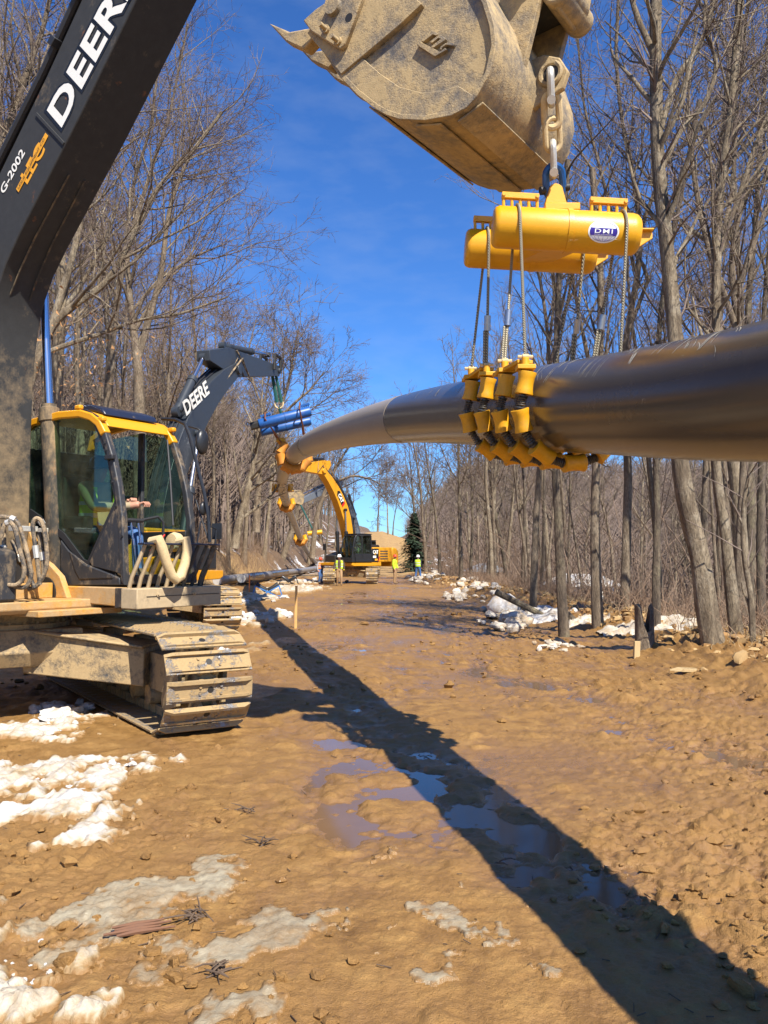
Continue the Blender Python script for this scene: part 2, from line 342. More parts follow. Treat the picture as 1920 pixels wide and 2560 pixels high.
def mud(x, y):
    """muddy relief of the road: ruts along it, churned clods, pooled hollows"""
    z = terrain(x, y)
    wob = 0.35 * fbm(y * 0.25, x * 0.1 + 5, 2)
    lane = x + 0.22 * y * smooth(30, 4, y) * 0.5 + wob
    z = z + 0.020 * fbm(lane * 1.9, y * 0.16, 3) + 0.030 * fbm(x * 0.8, y * 0.55, 3)
    ch = smooth(-0.16, 0.24, fbm(x * 0.55 + 9, y * 0.45, 3))          # where it is churned rather than slick
    right = smooth(1.2, 3.4, x + 0.05 * y)
    ch = np.clip(ch * 0.45 + 0.62 * right, 0.12, 1.0)
    fade = smooth(60, 12, y)
    n2 = fbm(x * 3.1, y * 2.6, 3); n3 = np.abs(fbm(x * 8.5 + 4, y * 7.0, 3)); n4 = fbm(x * 26, y * 22, 3, gain=.7)
    z = z + ch * (0.032 * n2 + 0.056 * n3 * fade + 0.034 * n4 * fade) + 0.006 * n3 + 0.004 * n4 * fade
    clod = np.clip(fbm(x * 5.0 + 31, y * 4.4, 2) - 0.26, 0, 1); z = z + 0.20 * clod * (0.35 + 0.65 * ch) * fade
    pn = fbm(x * 3.4 + 2, y * 2.4, 4, gain=.6)
    for (dx, dy, ly, wx, dp) in DEPR:
        q = ((x - dx + 0.22 * (y - dy) * (dy < 16)) / wx) ** 2 + ((y - dy) / ly) ** 2
        m = q < 9
        if np.any(m):
            z = z - dp * np.where(m, np.exp(-q * 1.1), 0) * np.clip(0.62 + 1.9 * pn, 0, 1.6)
    # cleat prints left by the crawler tracks
    for (lx, sl, wd, ph) in ((2.5, -.10, .36, 0.0), (3.7, -.10, .36, .1), (1.55, -.23, .30, .02)):
        u_ = x - (lx + sl * (y - 8)) + .10 * vnoise(y * .4 + lx, x * 0 + 3); mk = smooth(wd, wd - .06, np.abs(u_)) * smooth(-.12, .16, fbm(x * .8 + lx * 3, y * .35 + 2, 2)) * smooth(40, 14, y)
        sw = np.mod(y - u_ * .12 + ph, .2) / .2; z = z + mk * (.020 * np.exp(-((sw - .5) / .14) ** 2) - .013)
    bx = road_right(y) - x
    b = smooth(1.5, 0.3, bx) * smooth(-2.2, -0.2, bx)
    z = z + b * (0.12 + 0.26 * np.abs(fbm(x * 1.4, y * 1.2, 4)) + 0.16 * np.abs(fbm(x * 5, y * 4.4, 4, gain=.65)) + 0.07 * fbm(x * 17, y * 14, 2))
    lb = smooth(-6.0, -8.5, x) * smooth(14, 22, y)
    z = z + lb * (0.12 * fbm(x * 1.1, y * 0.9, 4) + 0.07)
    return z
def mud_material():
    t = NT('wet_brown_mud'); v = t.coord('Object')
    n1 = t.noise(v, 0.55, 4, 0.62); n2 = t.noise(v, 4.5, 5, 0.7); n3 = t.noise(v, 44, 4, 0.75); n4 = t.noise(v, 190, 2, 0.65)
    c = t.ramp(n2, [(0.25, (0.132, 0.065, 0.018)), (0.5, (0.285, 0.151, 0.043)), (0.75, (0.42, 0.245, 0.078))])
    c2 = t.mix(t.ramp(n1, [(0.38, 0.0), (0.62, 0.75)]), c, t.mix(n3, (0.205, 0.107, 0.033), (0.345, 0.189, 0.061)))
    c3 = t.mix(t.ramp(n3, [(0.56, 0.0), (0.74, 0.55)]), c2, (0.095, 0.048, 0.016))
    wm = t.ramp(t.noise(t.coord('Object', (1, .55, 1)), 0.85, 5, 0.66, .4), [(0.53, 0.0), (0.66, 1.0)])      # slick soaked patches
    gz = t.n('NewGeometry'); sz = t.n('SeparateXYZ'); t.l(gz.outputs['Position'], sz.inputs[0]); mr = t.n('MapRange'); t.l(sz.outputs['Z'], mr.inputs[0])
    for i_, q_ in enumerate((-0.024, 0.004, 1.0, 0.0)): mr.inputs[i_ + 1].default_value = q_      # soaked close to the water line
    wm = t.math('MAXIMUM', wm, mr.outputs[0])
    t.set('Base Color', t.mix(wm, c3, t.mix(n2, (0.165, 0.086, 0.031), (0.262, 0.143, 0.057))))
    wet = t.mix(wm, t.ramp(n2, [(0.35, 0.42), (0.65, 0.75)]), 0.26)
    t.set('Roughness', wet); t.set('Specular IOR Level', 0.32); t.set('Coat Weight', t.math('MULTIPLY', wm, 0.12)); t.set('Coat Roughness', 0.12)
    h = t.math('ADD', t.math('MULTIPLY', n3, 0.55), t.math('MULTIPLY', n4, 0.3)); h = t.math('ADD', h, t.math('MULTIPLY', n2, 0.8))
    t.bump(t.math('MULTIPLY', h, t.math('SUBTRACT', 1.0, t.math('MULTIPLY', wm, .55))), 0.85, 0.03); return t.m
M['mud'] = mud_material()
def forest_floor():
    t = NT('leaf_litter_and_soil'); g = t.n('NewGeometry'); mp = t.n('Mapping'); t.l(g.outputs['Position'], mp.inputs[0]); v = mp.outputs[0]
    n1 = t.noise(v, 0.35, 8, 0.65); n2 = t.noise(v, 2.2, 8, 0.7); n3 = t.noise(v, 14, 6, 0.7)
    c = t.ramp(n2, [(0.3, (0.070, 0.042, 0.022)), (0.55, (0.145, 0.088, 0.047)), (0.8, (0.235, 0.15, 0.085))])
    c = t.mix(t.ramp(n3, [(0.5, 0.0), (0.7, 0.6)]), c, (0.075, 0.048, 0.030))
    sp = t.n('SeparateXYZ'); t.l(g.outputs['Position'], sp.inputs[0])
    # bare tan subsoil on the cut bank and on the cleared strip far ahead
    wob = t.math('MULTIPLY', t.math('SUBTRACT', t.noise(v, 0.45, 6, 0.7), 0.5), 3.2)
    xx = t.math('ADD', sp.outputs['X'], wob)
    bank = t.math('MULTIPLY', t.ramp(t.math('DIVIDE', t.math('ADD', xx, 30), 60), [(0.285, 0.0), (0.30, 1.0), (0.60, 1.0), (0.615, 0.0)]), 1.0)
    bank2 = t.ramp(t.math('DIVIDE', t.math('ADD', xx, 30), 60), [(0.43, 0.0), (0.445, 1.0), (0.58, 1.0), (0.60, 0.0)])
    bank = t.mix(t.ramp(t.math('DIVIDE', sp.outputs['Y'], 400), [(0.19, 0.0), (0.24, 1.0)]), bank, bank2)
    tan = t.ramp(n2, [(0.3, (0.24, 0.13, 0.045)), (0.6, (0.40, 0.255, 0.10)), (0.8, (0.47, 0.33, 0.155))])
    c = t.mix(bank, c, tan)
    # old snow lying in the woods
    sn = t.math('ADD', t.math('MULTIPLY', t.noise(v, 0.30, 7, 0.62), 0.7), t.math('MULTIPLY', n2, 0.3))
    sf = t.ramp(sn, [(0.555, 0.0), (0.575, 1.0)])
    sf = t.math('MULTIPLY', sf, t.math('SUBTRACT', 1.0, bank))
    sf = t.math('MULTIPLY', sf, t.ramp(t.math('DIVIDE', sp.outputs['Y'], 400), [(0.35, 1.0), (0.55, 0.25)]))
    t.set('Base Color', t.mix(sf, c, (0.60, 0.60, 0.60))); t.set('Roughness', 0.9)
    t.bump(t.math('ADD', n2, t.math('MULTIPLY', n3, 0.5)), 0.6, 0.12); return t.m
M['floor'] = forest_floor()
def axis(segs):
    out = []
    for a, b, st in segs: out += list(np.arange(a, b, st))
    out.append(segs[-1][1]); return np.array(out)
def sheet(name, X, Y, Z, mat):
    ny, nx = X.shape; V = np.stack([X, Y, Z], -1).reshape(-1, 3)
    i = (np.arange(ny - 1)[:, None] * nx + np.arange(nx - 1)[None]).ravel()
    return link(name, npmesh(name, V, np.stack([i, i + 1, i + nx + 1, i + nx], -1), None, [mat]))
ax = axis([(-400, -120, 20), (-120, -60, 4), (-60, -12, 1.0), (-12, 12, 0.6), (12, 60, 1.2), (60, 200, 5), (200, 700, 20)])
ay = axis([(-160, -20, 10), (-20, 0, 2), (0, 60, 0.8), (60, 140, 1.6), (140, 300, 5), (300, 1200, 30)])
GX, GY = np.meshgrid(ax, ay); GZ = terrain(GX, GY)
inside = (smooth(-10.6, -9.9, GX) * smooth(road_right(GY) + 2.3, road_right(GY) + 1.6, GX) * smooth(1.0, 1.8, GY) * smooth(76, 73, GY))
GZ = GZ - 0.22 * inside
tag(sheet('ground', GX, GY, GZ, M['floor']), kind='structure')
# the muddy haul road, finer where it is near
ys = [1.9]
while ys[-1] < 75: ys.append(ys[-1] + min(0.30, max(0.011, ys[-1] ** 2 / 1440 * 0.95)))
ys = np.array(ys); tt = np.linspace(0, 1, 540)
xl = np.maximum(-10.5, -0.62 * ys - 1.0); xr = np.minimum(road_right(ys) + 2.2, 0.62 * ys + 0.9)
MX = xl[:, None] + (xr - xl)[:, None] * tt[None]; MY = np.repeat(ys[:, None], len(tt), 1)
MZ = mud(MX, MY)
edge = np.minimum(smooth(0, 0.02, tt), smooth(1, 0.98, tt))[None] * (smooth(75.2, 72, ys))[:, None]
MZ = MZ - 0.25 * (1 - edge) * (np.abs(MX) > 4.5)
tag(sheet('muddy_road', MX, MY, MZ, M['mud']), kind='structure')
def mud1(x, y): return float(mud(np.array([float(x)]), np.array([float(y)]))[0])
def terr1(x, y): return float(terrain(np.array([float(x)]), np.array([float(y)]))[0])
# standing water: one level sheet the mud rises out of
def water_material():
    t = NT('muddy_puddle_water'); v = t.coord('Object')
    t.set('Base Color', t.mix(t.noise(v, 1.2, 4), (0.115, 0.066, 0.032), (0.185, 0.108, 0.055))); t.set('Roughness', 0.08); t.set('IOR', 1.33); t.set('Specular IOR Level', 0.6)
    t.bump(t.noise(v, 9, 3), 0.03, 0.01); return t.m
M['water'] = water_material()
WL = -0.027
mb = MB(); 
wx = axis([(-4.5, 4.5, 0.5)]); wy = axis([(2.0, 48, 1.0)])
WX, WY = np.meshgrid(wx, wy)
tag(sheet('puddle_water', WX, WY, np.full_like(WX, WL), M['water']), kind='structure')
# ---------------- trees ----------------
def bark_material(name, a, b, c, sc=6.0):
    t = NT(name); v = t.coord('Object', (1, 1, 0.28)); v2 = t.coord('Object')
    n1 = t.noise(v, sc, 8, 0.7); n2 = t.noise(v2, 1.6, 6, 0.65); n3 = t.noise(v, sc * 7, 5, 0.7)
    col = t.mix(t.ramp(n1, [(0.40, 0.0), (0.60, 1.0)]), a, b)
    col = t.mix(t.ramp(n2, [(0.52, 0.0), (0.66, 0.8)]), col, c)
    t.set('Base Color', t.mix(t.ramp(n3, [(0.46, 0.0), (0.66, 0.8)]), col, tuple(x * 0.38 for x in a))); t.set('Roughness', 0.9)  # bark tones, contrast raised so the colour also carries lit and shaded mottling
    t.bump(t.math('ADD', n1, n3), 1.0, 0.035); return t.m
M['bark'] = bark_material('grey_brown_bark', (0.135, 0.098, 0.062), (0.27, 0.205, 0.135), (0.36, 0.295, 0.205))
M['bark_pale'] = bark_material('pale_mottled_bark', (0.145, 0.105, 0.064), (0.30, 0.235, 0.15), (0.42, 0.355, 0.25))
M['bark_dark'] = bark_material('dark_bark', (0.085, 0.062, 0.042), (0.185, 0.140, 0.090), (0.23, 0.195, 0.11))
M['twig'] = weathered('purple_brown_twigs', (0.150, 0.108, 0.083), 0.8, mud=None, scale=2.0, var=0.35)
M['twig_warm'] = weathered('warm_brown_twigs', (0.215, 0.145, 0.095), 0.85, mud=None, scale=2.0, var=0.35)
class Tree:
    def __init__(s, seed): s.r = random.Random(seed); s.br = []     # branches: (points, radii, level)
    def limb(s, p, d, L, r0, lv, n=None, up=0.12, wob=0.16, tip=0.25, droop=0.0):
        r = s.r; n = n or (9 if lv == 0 else 6 if lv == 1 else 4 if lv == 2 else 3)
        pts = [Vector(p)]; d = Vector(d).normalized(); st = L / (n - 1)
        for i in range(n - 1):
            d = (d + Vector((r.gauss(0, wob), r.gauss(0, wob), r.gauss(0, wob * 0.6) + up - droop))).normalized()
            pts.append(pts[-1] + d * st)
        rad = [r0 * (1 - (1 - tip) * (i / (n - 1)) ** 0.9) for i in range(n)]
        s.br.append((pts, rad, lv)); return pts, rad
    def sprout(s, pts, rad, lv, count, t0, t1, ang, lr, rr, mx, cfg):
        """put side branches of level lv along a polyline"""
        r = s.r; n = len(pts); tot = sum((pts[i + 1] - pts[i]).length for i in range(n - 1))
        for k in range(count):
            t = t0 + (t1 - t0) * ((k + r.random()) / count); x = t * (n - 1); i = min(int(x), n - 2); f = x - i
            p = pts[i].lerp(pts[i + 1], f); rd = rad[i] * (1 - f) + rad[i + 1] * f
            ax = (pts[i + 1] - pts[i]).normalized(); o = ax.orthogonal().normalized(); o.rotate(Matrix.Rotation(r.random() * 6.283 if lv > 1 else k * 2.399 + r.gauss(0, 0.5), 3, ax))
            a = R(r.gauss(*ang)); d = ax * math.cos(a) + o * math.sin(a)
            L = lr(t) * r.uniform(0.7, 1.25); r0 = max(cfg['rmin'], min(rd * rr * r.uniform(0.75, 1.1), rd * 0.9))
            P, Q = s.limb(p, d, L, r0, lv, up=cfg['up'][lv], wob=cfg['wob'][lv], tip=cfg.get('tip', 0.3) if lv < mx else 0.35)
            if lv < mx:
                c2 = cfg['n'][lv + 1]; L2 = L
                s.sprout(P, Q, lv + 1, max(1, int(c2 * r.uniform(0.75, 1.25) * min(1.3, L / cfg['ref'][lv]))), 0.18, 1.0, cfg['ang'][lv + 1], (lambda tt, L2=L2, lv=lv: cfg['lr'][lv + 1] * L2 * (1.15 - 0.55 * tt)), cfg['rr'], mx, cfg)
    def meshes(s, name, split=3, bark='bark', twig='twig'):
        out = []
        for lo, hi, nm, mt in ((0, split, 'trunk', bark), (split, 9, 'crown', twig)):
            V = []; F = []; off = 0; groups = {}
            for pts, rad, lv in s.br:
                if lo <= lv < hi: groups.setdefault((len(pts), 14 if lv == 0 else 7 if lv == 1 else 4 if lv == 2 else 3), []).append((pts, rad))
            for (n, k), lst in groups.items():
                Pn = np.array([[tuple(q) for q in p] for p, _ in lst]); Rn = np.array([q for _, q in lst])
                T = Pn[:, -1] - Pn[:, 0]; T /= np.linalg.norm(T, axis=1)[:, None] + 1e-9
                ref = np.where(np.abs(T[:, 2:3]) < 0.9, np.array([[0, 0, 1.0]]), np.array([[1.0, 0, 0]]))
                A = np.cross(T, ref); A /= np.linalg.norm(A, axis=1)[:, None]; B = np.cross(T, A)
                th = np.arange(k) * 2 * math.pi / k
                off3 = A[:, None, :] * np.cos(th)[None, :, None] + B[:, None, :] * np.sin(th)[None, :, None]
                Rr = Rn[:, :, None] * np.ones(k)[None, None]
                if k == 14: Rr = Rr * (1 + 0.10 * np.random.default_rng(3).standard_normal((len(lst), n, k)).cumsum(1) * 0.35)
                vv = Pn[:, :, None, :] + off3[:, None] * Rr[..., None]
                m = len(lst); idx = (np.arange(m * n * k).reshape(m, n, k)) + off
                a = idx[:, :-1]; b = idx[:, 1:]
                F.append(np.stack([a, np.roll(a, -1, 2), np.roll(b, -1, 2), b], -1).reshape(-1, 4)); V.append(vv.reshape(-1, 3)); off += m * n * k
            out.append(npmesh(name + '_' + nm, np.concatenate(V), np.concatenate(F), None, [M[mt]]) if V else None)
        return out
CFG = dict(rmin=0.0045, up=[0.02, 0.10, 0.09, 0.06, 0.04], wob=[0.05, 0.14, 0.20, 0.22, 0.22], n=[0, 17, 9, 8, 4], ref=[14, 4.0, 1.6, 0.8], ang=[None, (48, 12), (44, 12), (42, 14), (40, 15)],
           lr=[0, 0, 0.50, 0.52, 0.55], rr=0.62)
def forest_tree(seed, H, r0, clear, nb, spread, ang, mx=4, cfg=None, lean=0.0):
    t = Tree(seed); c = dict(CFG); c.update(cfg or {})
    d = Vector((t.r.gauss(0, 0.03) + lean, t.r.gauss(0, 0.03), 1))
    P, Q = t.limb((0, 0, -0.3), d, H, r0, 0, n=12, up=0.03, wob=0.045, tip=0.08)
    Q[0] = r0 * 1.45; t.br[0] = (P, Q, 0)
    t.sprout(P, Q, 1, nb, clear, 0.97, (ang, 10), lambda tt: spread * (1.25 - 0.85 * tt), 0.60, mx, c)
    if mx >= 3:   # fine twigs straight on the leader
        t.sprout(P, Q, 3, 14, 0.6, 1.0, (40, 12), lambda tt: 0.9, 0.5, mx, c)
    return t
TREES = []
for sd, H, r0, cl, nb, sp, an, bk, tw in [
    (11, 17, .14, .32, 17, 4.6, 42, 'bark', 'twig'), (12, 19, .16, .40, 18, 4.6, 36, 'bark_pale', 'twig'), (13, 15, .11, .30, 15, 4.0, 44, 'bark', 'twig_warm'),
    (14, 18, .12, .50, 13, 3.8, 34, 'bark_dark', 'twig'), (15, 13, .09, .35, 12, 2.8, 38, 'bark', 'twig_warm'), (16, 16, .11, .45, 12, 3.0, 30, 'bark_dark', 'twig')]:
    T = forest_tree(sd, H, r0, cl, nb, sp, an, cfg=dict(rmin=0.0055)); TREES.append((T.meshes('forest_tree', 3, bk, tw), H))
# young slim poles
for sd, H, r0, bk in [(21, 10, .045, 'bark'), (22, 8.5, .038, 'bark_pale'), (23, 11.5, .06, 'bark_dark')]:
    T = forest_tree(sd, H, r0, .30, 11, 1.7, 36, mx=3, cfg=dict(rmin=0.006, n=[0, 11, 6, 5, 0])); TREES.append((T.meshes('pole_tree', 3, bk, 'twig_warm'), H))
# far trees: same build, fewer and stouter twigs
for sd, H, r0, bk in [(31, 17, .17, 'bark'), (32, 19, .18, 'bark_pale'), (33, 15, .15, 'bark_dark')]:
    T = forest_tree(sd, H, r0, .34, 15, 4.4, 40, mx=3, cfg=dict(rmin=0.016, n=[0, 15, 8, 8, 0])); TREES.append((T.meshes('far_tree', 3, bk, 'twig'), H))
def place_tree(k, x, y, rz, sc, label, group, name='bare_tree', lean=(0, 0), cat='tree'):
    (mt, mc), H = TREES[k]
    e = empty(name, (x, y, terr1(x, y) - 0.05), rz, label, cat, group); e.scale = (sc, sc, sc * 1.0); e.rotation_euler = (lean[0], lean[1], rz)
    link('trunk', mt, e)
    if mc is not None: link('crown', mc, e)
    return e
rg = random.Random(5)
def free(x, y, pts, dmin):
    for a, b in pts:
        if (a - x) ** 2 + (b - y) ** 2 < dmin * dmin: return False
    pts.append((x, y)); return True
pts = []
def visible(x, y, m=3.0): return y > 4 and abs(x) < 0.44 * y + m + 2
# left hillside
n = 0; tries = 0
while n < 105 and tries < 6000:
    tries += 1
    y = 9 + 120 * rg.random() ** 1.15; x = -12.6 - rg.random() ** 1.3 * 48
    if y < 24 and x > -13.5 - 0.0: continue
    if not visible(x, y) or not free(x, y, pts, 1.5 if y < 60 else 2.0): continue
    far = y > 55
    k = rg.choice([9, 10, 11, 9, 10, 8]) if far else rg.choice([0, 1, 2, 3, 4, 5, 6, 7, 8, 2, 5])
    near = y < 45 and x > -26
    place_tree(k, x, y, rg.random() * 6.28, rg.uniform(0.85, 1.2), 'bare grey-brown tree in the crowded wood on the left hillside', 'trees of the left hillside wood', lean=(rg.gauss(0, .03), rg.gauss(0.02, .03)))
    n += 1
# right-hand wood
n = 0; tries = 0
while n < 85 and tries < 6000:
    tries += 1
    y = 13 + 105 * rg.random() ** 1.1; x = float(road_right(y)) + 1.9 + rg.random() ** 1.35 * 42
    if not visible(x, y) or not free(x, y, pts, 1.35 if y < 60 else 2.0): continue
    far = y > 55
    k = rg.choice([9, 10, 11]) if far else rg.choice([0, 1, 2, 3, 4, 5, 5, 6, 7, 8, 8, 6, 3])
    place_tree(k, x, y, rg.random() * 6.28, rg.uniform(0.85, 1.15), 'bare slender tree in the wood on the falling ground right of the road', 'trees of the right-hand wood', lean=(rg.gauss(0, .03), rg.gauss(0, .035)))
    n += 1
# trees closing the view beyond the bend
for i in range(56):
    y = rg.uniform(112, 215); x = (-rg.uniform(7, 40) if i % 4 else rg.uniform(6, 30))
    if y > 195 and i % 3 == 0: x = rg.uniform(-6, 8)
    place_tree(rg.choice([9, 10, 11]), x, y, rg.random() * 6.28, rg.uniform(0.9, 1.2), 'far bare tree closing the view beyond the bend of the road', 'far trees at the end of the road')
# far wooded hillside across the valley: one mass
def far_wood(side):
    g = np.random.default_rng(4); V = []; F = []; off = 0; N = 5200 if side > 0 else 2600
    y = 85 + 420 * g.random(N) ** .9; x = road_right(y) + 14 + (.50 * y) * g.random(N)
    if side < 0: y = 62 + 190 * g.random(N); x = -12.5 - (.42 * y - 6) * g.random(N) ** 1.2
    keep = np.abs(x) < 0.48 * y + 30; x = x[keep]; y = y[keep]
    z = terrain(x, y); n = len(x); H = g.uniform(9, 14, n)
    for j in range(11):   # trunk and eight limbs, each a slim three-sided spike
        if j == 0: a = np.stack([x, y, z - .5], 1); b = a + np.stack([g.normal(0, .6, n), g.normal(0, .6, n), H], 1); r = np.full(n, .13 if side > 0 else .11)
        else:
            t = g.uniform(.25, .8, n); a = np.stack([x, y, z + H * t], 1); L = H * g.uniform(.22, .42, n); th = g.random(n) * 6.28
            b = a + np.stack([np.cos(th) * L * .75, np.sin(th) * L * .75, L * .8], 1); r = np.full(n, .085 if side > 0 else .06)
        T = b - a; A = np.cross(T, [0.3, 0.1, 1.0]); A /= np.linalg.norm(A, axis=1)[:, None]; B = np.cross(T, A); B /= np.linalg.norm(B, axis=1)[:, None]
        vs = [a + (A * math.cos(q) + B * math.sin(q)) * r[:, None] for q in (0, 2.094, 4.189)] + [b]
        V.append(np.stack(vs, 1).reshape(-1, 3)); i0 = off + np.arange(n) * 4; off += 4 * n
        F += [np.stack([i0 + p, i0 + q, i0 + 3], 1) for p, q in ((0, 1), (1, 2), (2, 0))]
    o = link('distant_forest', npmesh('distant_forest', np.concatenate(V), None, np.concatenate(F), [M['twig']]))
    tag(o, 'far brown leafless forest covering the hillside across the valley' if side > 0 else 'far grey-brown leafless forest on the left hillside behind the machines', 'forest', kind='stuff')
far_wood(1); far_wood(-1)
# ---------------- excavators: shared builders ----------------
def shoe_mesh(sw, mat='shoe'):
    """one double-grouser track shoe: x across, y along the chain, z outwards"""
    b = MB(); h = sw / 2; p = 0.098
    b.box((0, 0, 0.008), (sw, 0.196, 0.016))
    for y0, y1, hh in ((-p, -p + 0.030, 0.052), (0.052, 0.076, 0.036)):
        b.add([(-h, y0, .016), (h, y0, .016), (h, y1, .016), (-h, y1, .016), (-h + .07, y0, hh), (h - .07, y0, hh), (h - .07, y1, hh), (-h + .07, y1, hh)],
              [(0, 1, 5, 4), (1, 2, 6, 5), (2, 3, 7, 6), (3, 0, 4, 7), (4, 5, 6, 7)])
    for x in (-.10, .10):
        for y in (-.035, .030): b.cyl((x, y, .014), (x, y, .030), .014, 6)
    b.k = 1; b.lathe((0, -.004, .0165), (0, 0, 1), [(0, .030), (.001, .030)], 12)  # dark disc on the plate paints the shade of a hole
    return b.mesh('track_shoe', [mat, 'dark'])
SHOES = {}
def undercarriage(root, rel, Ln, gauge, sw, sep=True, z0=0.0, chain=True):
    pitch, Rc, off = 0.203, 0.36, 0.075
    zc = Rc + off + 0.055 + z0; hx = Ln / 2 - Rc - off - 0.05
    T = Matrix.Rotation(rel, 4, 'Z')
    per = 4 * hx + 2 * math.pi * Rc; n = int(round(per / pitch))
    def path(s):
        s %= per
        if s < 2 * hx: return Vector((-hx + s, 0, Rc)), Vector((0, 0, 1)), Vector((1, 0, 0))
        s -= 2 * hx
        if s < math.pi * Rc: a = s / Rc; return Vector((hx + Rc * math.sin(a), 0, Rc * math.cos(a))), Vector((math.sin(a), 0, math.cos(a))), Vector((math.cos(a), 0, -math.sin(a)))
        s -= math.pi * Rc
        if s < 2 * hx: return Vector((hx - s, 0, -Rc)), Vector((0, 0, -1)), Vector((-1, 0, 0))
        s -= 2 * hx; a = s / Rc
        return Vector((-hx - Rc * math.sin(a), 0, -Rc * math.cos(a))), Vector((-math.sin(a), 0, -math.cos(a))), Vector((-math.cos(a), 0, math.sin(a)))
    key = (sw,)
    if key not in SHOES: SHOES[key] = shoe_mesh(sw)
    for sg in (-1, 1):
        yc = sg * gauge / 2; b = MB(T)
        b.prism([(-hx - .1, zc - .16), (hx - .25, zc - .16), (hx + .05, zc - .06), (hx + .05, zc + .10), (hx - .3, zc + .2), (-hx + .3, zc + .2), (-hx - .1, zc + .1)], yc - .16, yc + .16)
        b.prism([(hx - .15, zc - .30), (hx + .22, zc - .2), (hx + .26, zc + .12), (hx - .1, zc + .22)], yc - .24, yc - .20); b.prism([(hx - .15, zc - .30), (hx + .22, zc - .2), (hx + .26, zc + .12), (hx - .1, zc + .22)], yc + .20, yc + .24)
        for i in range(8):
            x = -hx + .3 + i * (2 * hx - .6) / 7; b.cyl((x, yc - .17, zc - Rc + .13), (x, yc + .17, zc - Rc + .13), .10, 14)
        for x in (-.6, .6): b.cyl((x, yc - .1, zc + Rc - .12), (x, yc + .1, zc + Rc - .12), .085, 12)
        b.lathe((hx, yc - .1, zc), (0, 1, 0), [(0, .1), (.0, Rc - .03), (.06, Rc + .01), (.14, Rc + .01), (.2, Rc - .03), (.2, .1)], 28)
        b.lathe((-hx, yc - .1, zc), (0, 1, 0), [(0, .1), (.0, Rc - .05), (.2, Rc - .05), (.2, .1)], 24)
        tr = b.build('track', 'frame_mud', root, 0.006)
        mb = MB(); 
        for i in range(n):
            p, nr, tg = path((i + .4) * per / n); c = Vector((p.x, yc, p.z + zc)) + nr * off
            m = Matrix(((0, tg.x, nr.x, c.x), (1, 0, 0, c.y), (0, tg.z, nr.z, c.z), (0, 0, 0, 1)))
            if Matrix(m).determinant() < 0: m = m @ Matrix.Diagonal((-1, 1, 1, 1))
            m = T @ m
            if sep:
                o = link('track_shoe', SHOES[key], tr); o.matrix_local = m
            else:
                b2 = MB(m); b2.box((0, 0, .008), (sw, .196, .016)); b2.box((0, -.08, .03), (sw, .03, .04)); b2.box((0, .05, .025), (sw, .025, .03)); o0 = len(mb.v); mb.v += b2.v; mb.f += [tuple(q + o0 for q in f) for f in b2.f]; mb.mi += b2.mi
            if chain:
                b3 = MB(T)
        if not sep: mb.build('track_shoes', 'shoe', tr)
        lk = MB(T)
        for i in range(n):
            p, nr, tg = path((i + .4) * per / n); c = Vector((p.x, yc, p.z + zc)) + nr * (off - .05); rot = Matrix((tg, Vector((0, 1, 0)), nr)).transposed()
            for dy in (-.07, .07): lk.box(c + Vector((0, dy, 0)), (.18, .04, .09), rot)
        lk.build('track_chain', 'frame_mud', tr)
    b = MB(T); g = gauge / 2
    b.prism([(-.75, .55 + z0), (.75, .55 + z0), (.85, .7 + z0), (.75, .92 + z0), (-.75, .92 + z0), (-.85, .7 + z0)], -.7, .7)
    for sx in (-1, 1):
        for sy in (-1, 1):
            a0 = Vector((sx * .45, sy * .3, 0)); a1 = Vector((sx * 1.25, sy * (g - .12), 0)); dd = (a1 - a0).normalized(); nn = Vector((-dd.y, dd.x, 0))
            vs = []
            for q, w_, zl, zh in ((a0, .26, .48, .90), (a1, .22, .36, .74)):
                for e in (-1, 1): vs += [q + nn * e * w_ + Vector((0, 0, zl + z0)), q + nn * e * w_ + Vector((0, 0, zh + z0))]
            b.add(vs, [(0, 1, 3, 2), (4, 6, 7, 5), (0, 4, 5, 1), (2, 3, 7, 6), (1, 5, 7, 3), (0, 2, 6, 4)])
            vs2 = []
            for q, w_, zh in ((a0, .31, .90), (a1, .27, .74)):
                for e in (-1, 1): vs2 += [q + nn * e * w_ + Vector((0, 0, zh + .002 + z0)), q + nn * e * w_ + Vector((0, 0, zh + .03 + z0))]
            b.add(vs2, [(0, 1, 3, 2), (4, 6, 7, 5), (0, 4, 5, 1), (2, 3, 7, 6), (1, 5, 7, 3), (0, 2, 6, 4)])
    b.build('carbody', 'frame_mud', root, 0.012)
    b = MB(); b.lathe((0, 0, .90 + z0), (0, 0, 1), [(0, .62), (.0, .72), (.07, .72), (.07, .66), (.2, .66), (.2, .60)], 40)
    for k in range(30): a = k * math.tau / 30; b.cyl((.69 * math.cos(a), .69 * math.sin(a), .965 + z0), (.69 * math.cos(a), .69 * math.sin(a), .995 + z0), .016, 6)
    b.build('slew_ring', 'frame_mud', root)
def cylinder_ram(root, a, b, rb, rr, frac, mat, name='hydraulic_ram'):
    """barrel from a, chrome rod to b"""
    a = Vector(a); b = Vector(b); d = b - a; m = a + d * frac
    k = MB(); k.lathe(a, d, [(0, rb * .7), (.04, rb), (d.length * frac - .16, rb), (d.length * frac - .16, rb * 1.16), (d.length * frac - .02, rb * 1.16), (d.length * frac, rb * .85), (d.length * frac + .03, rb * .85)], 20)
    lat = Vector((0, 1, 0)); k.cyl(a - lat * .09, a + lat * .09, rb * 1.15, 18)
    o = k.build(name, mat, root)
    k = MB(); k.cyl(m, b, rr, 18); k.build('chrome_rod', 'chrome', o)
    k = MB(); k.cyl(b - lat * .08, b + lat * .08, rr * 1.9, 16); k.build('rod_eye', mat, o)
    return o
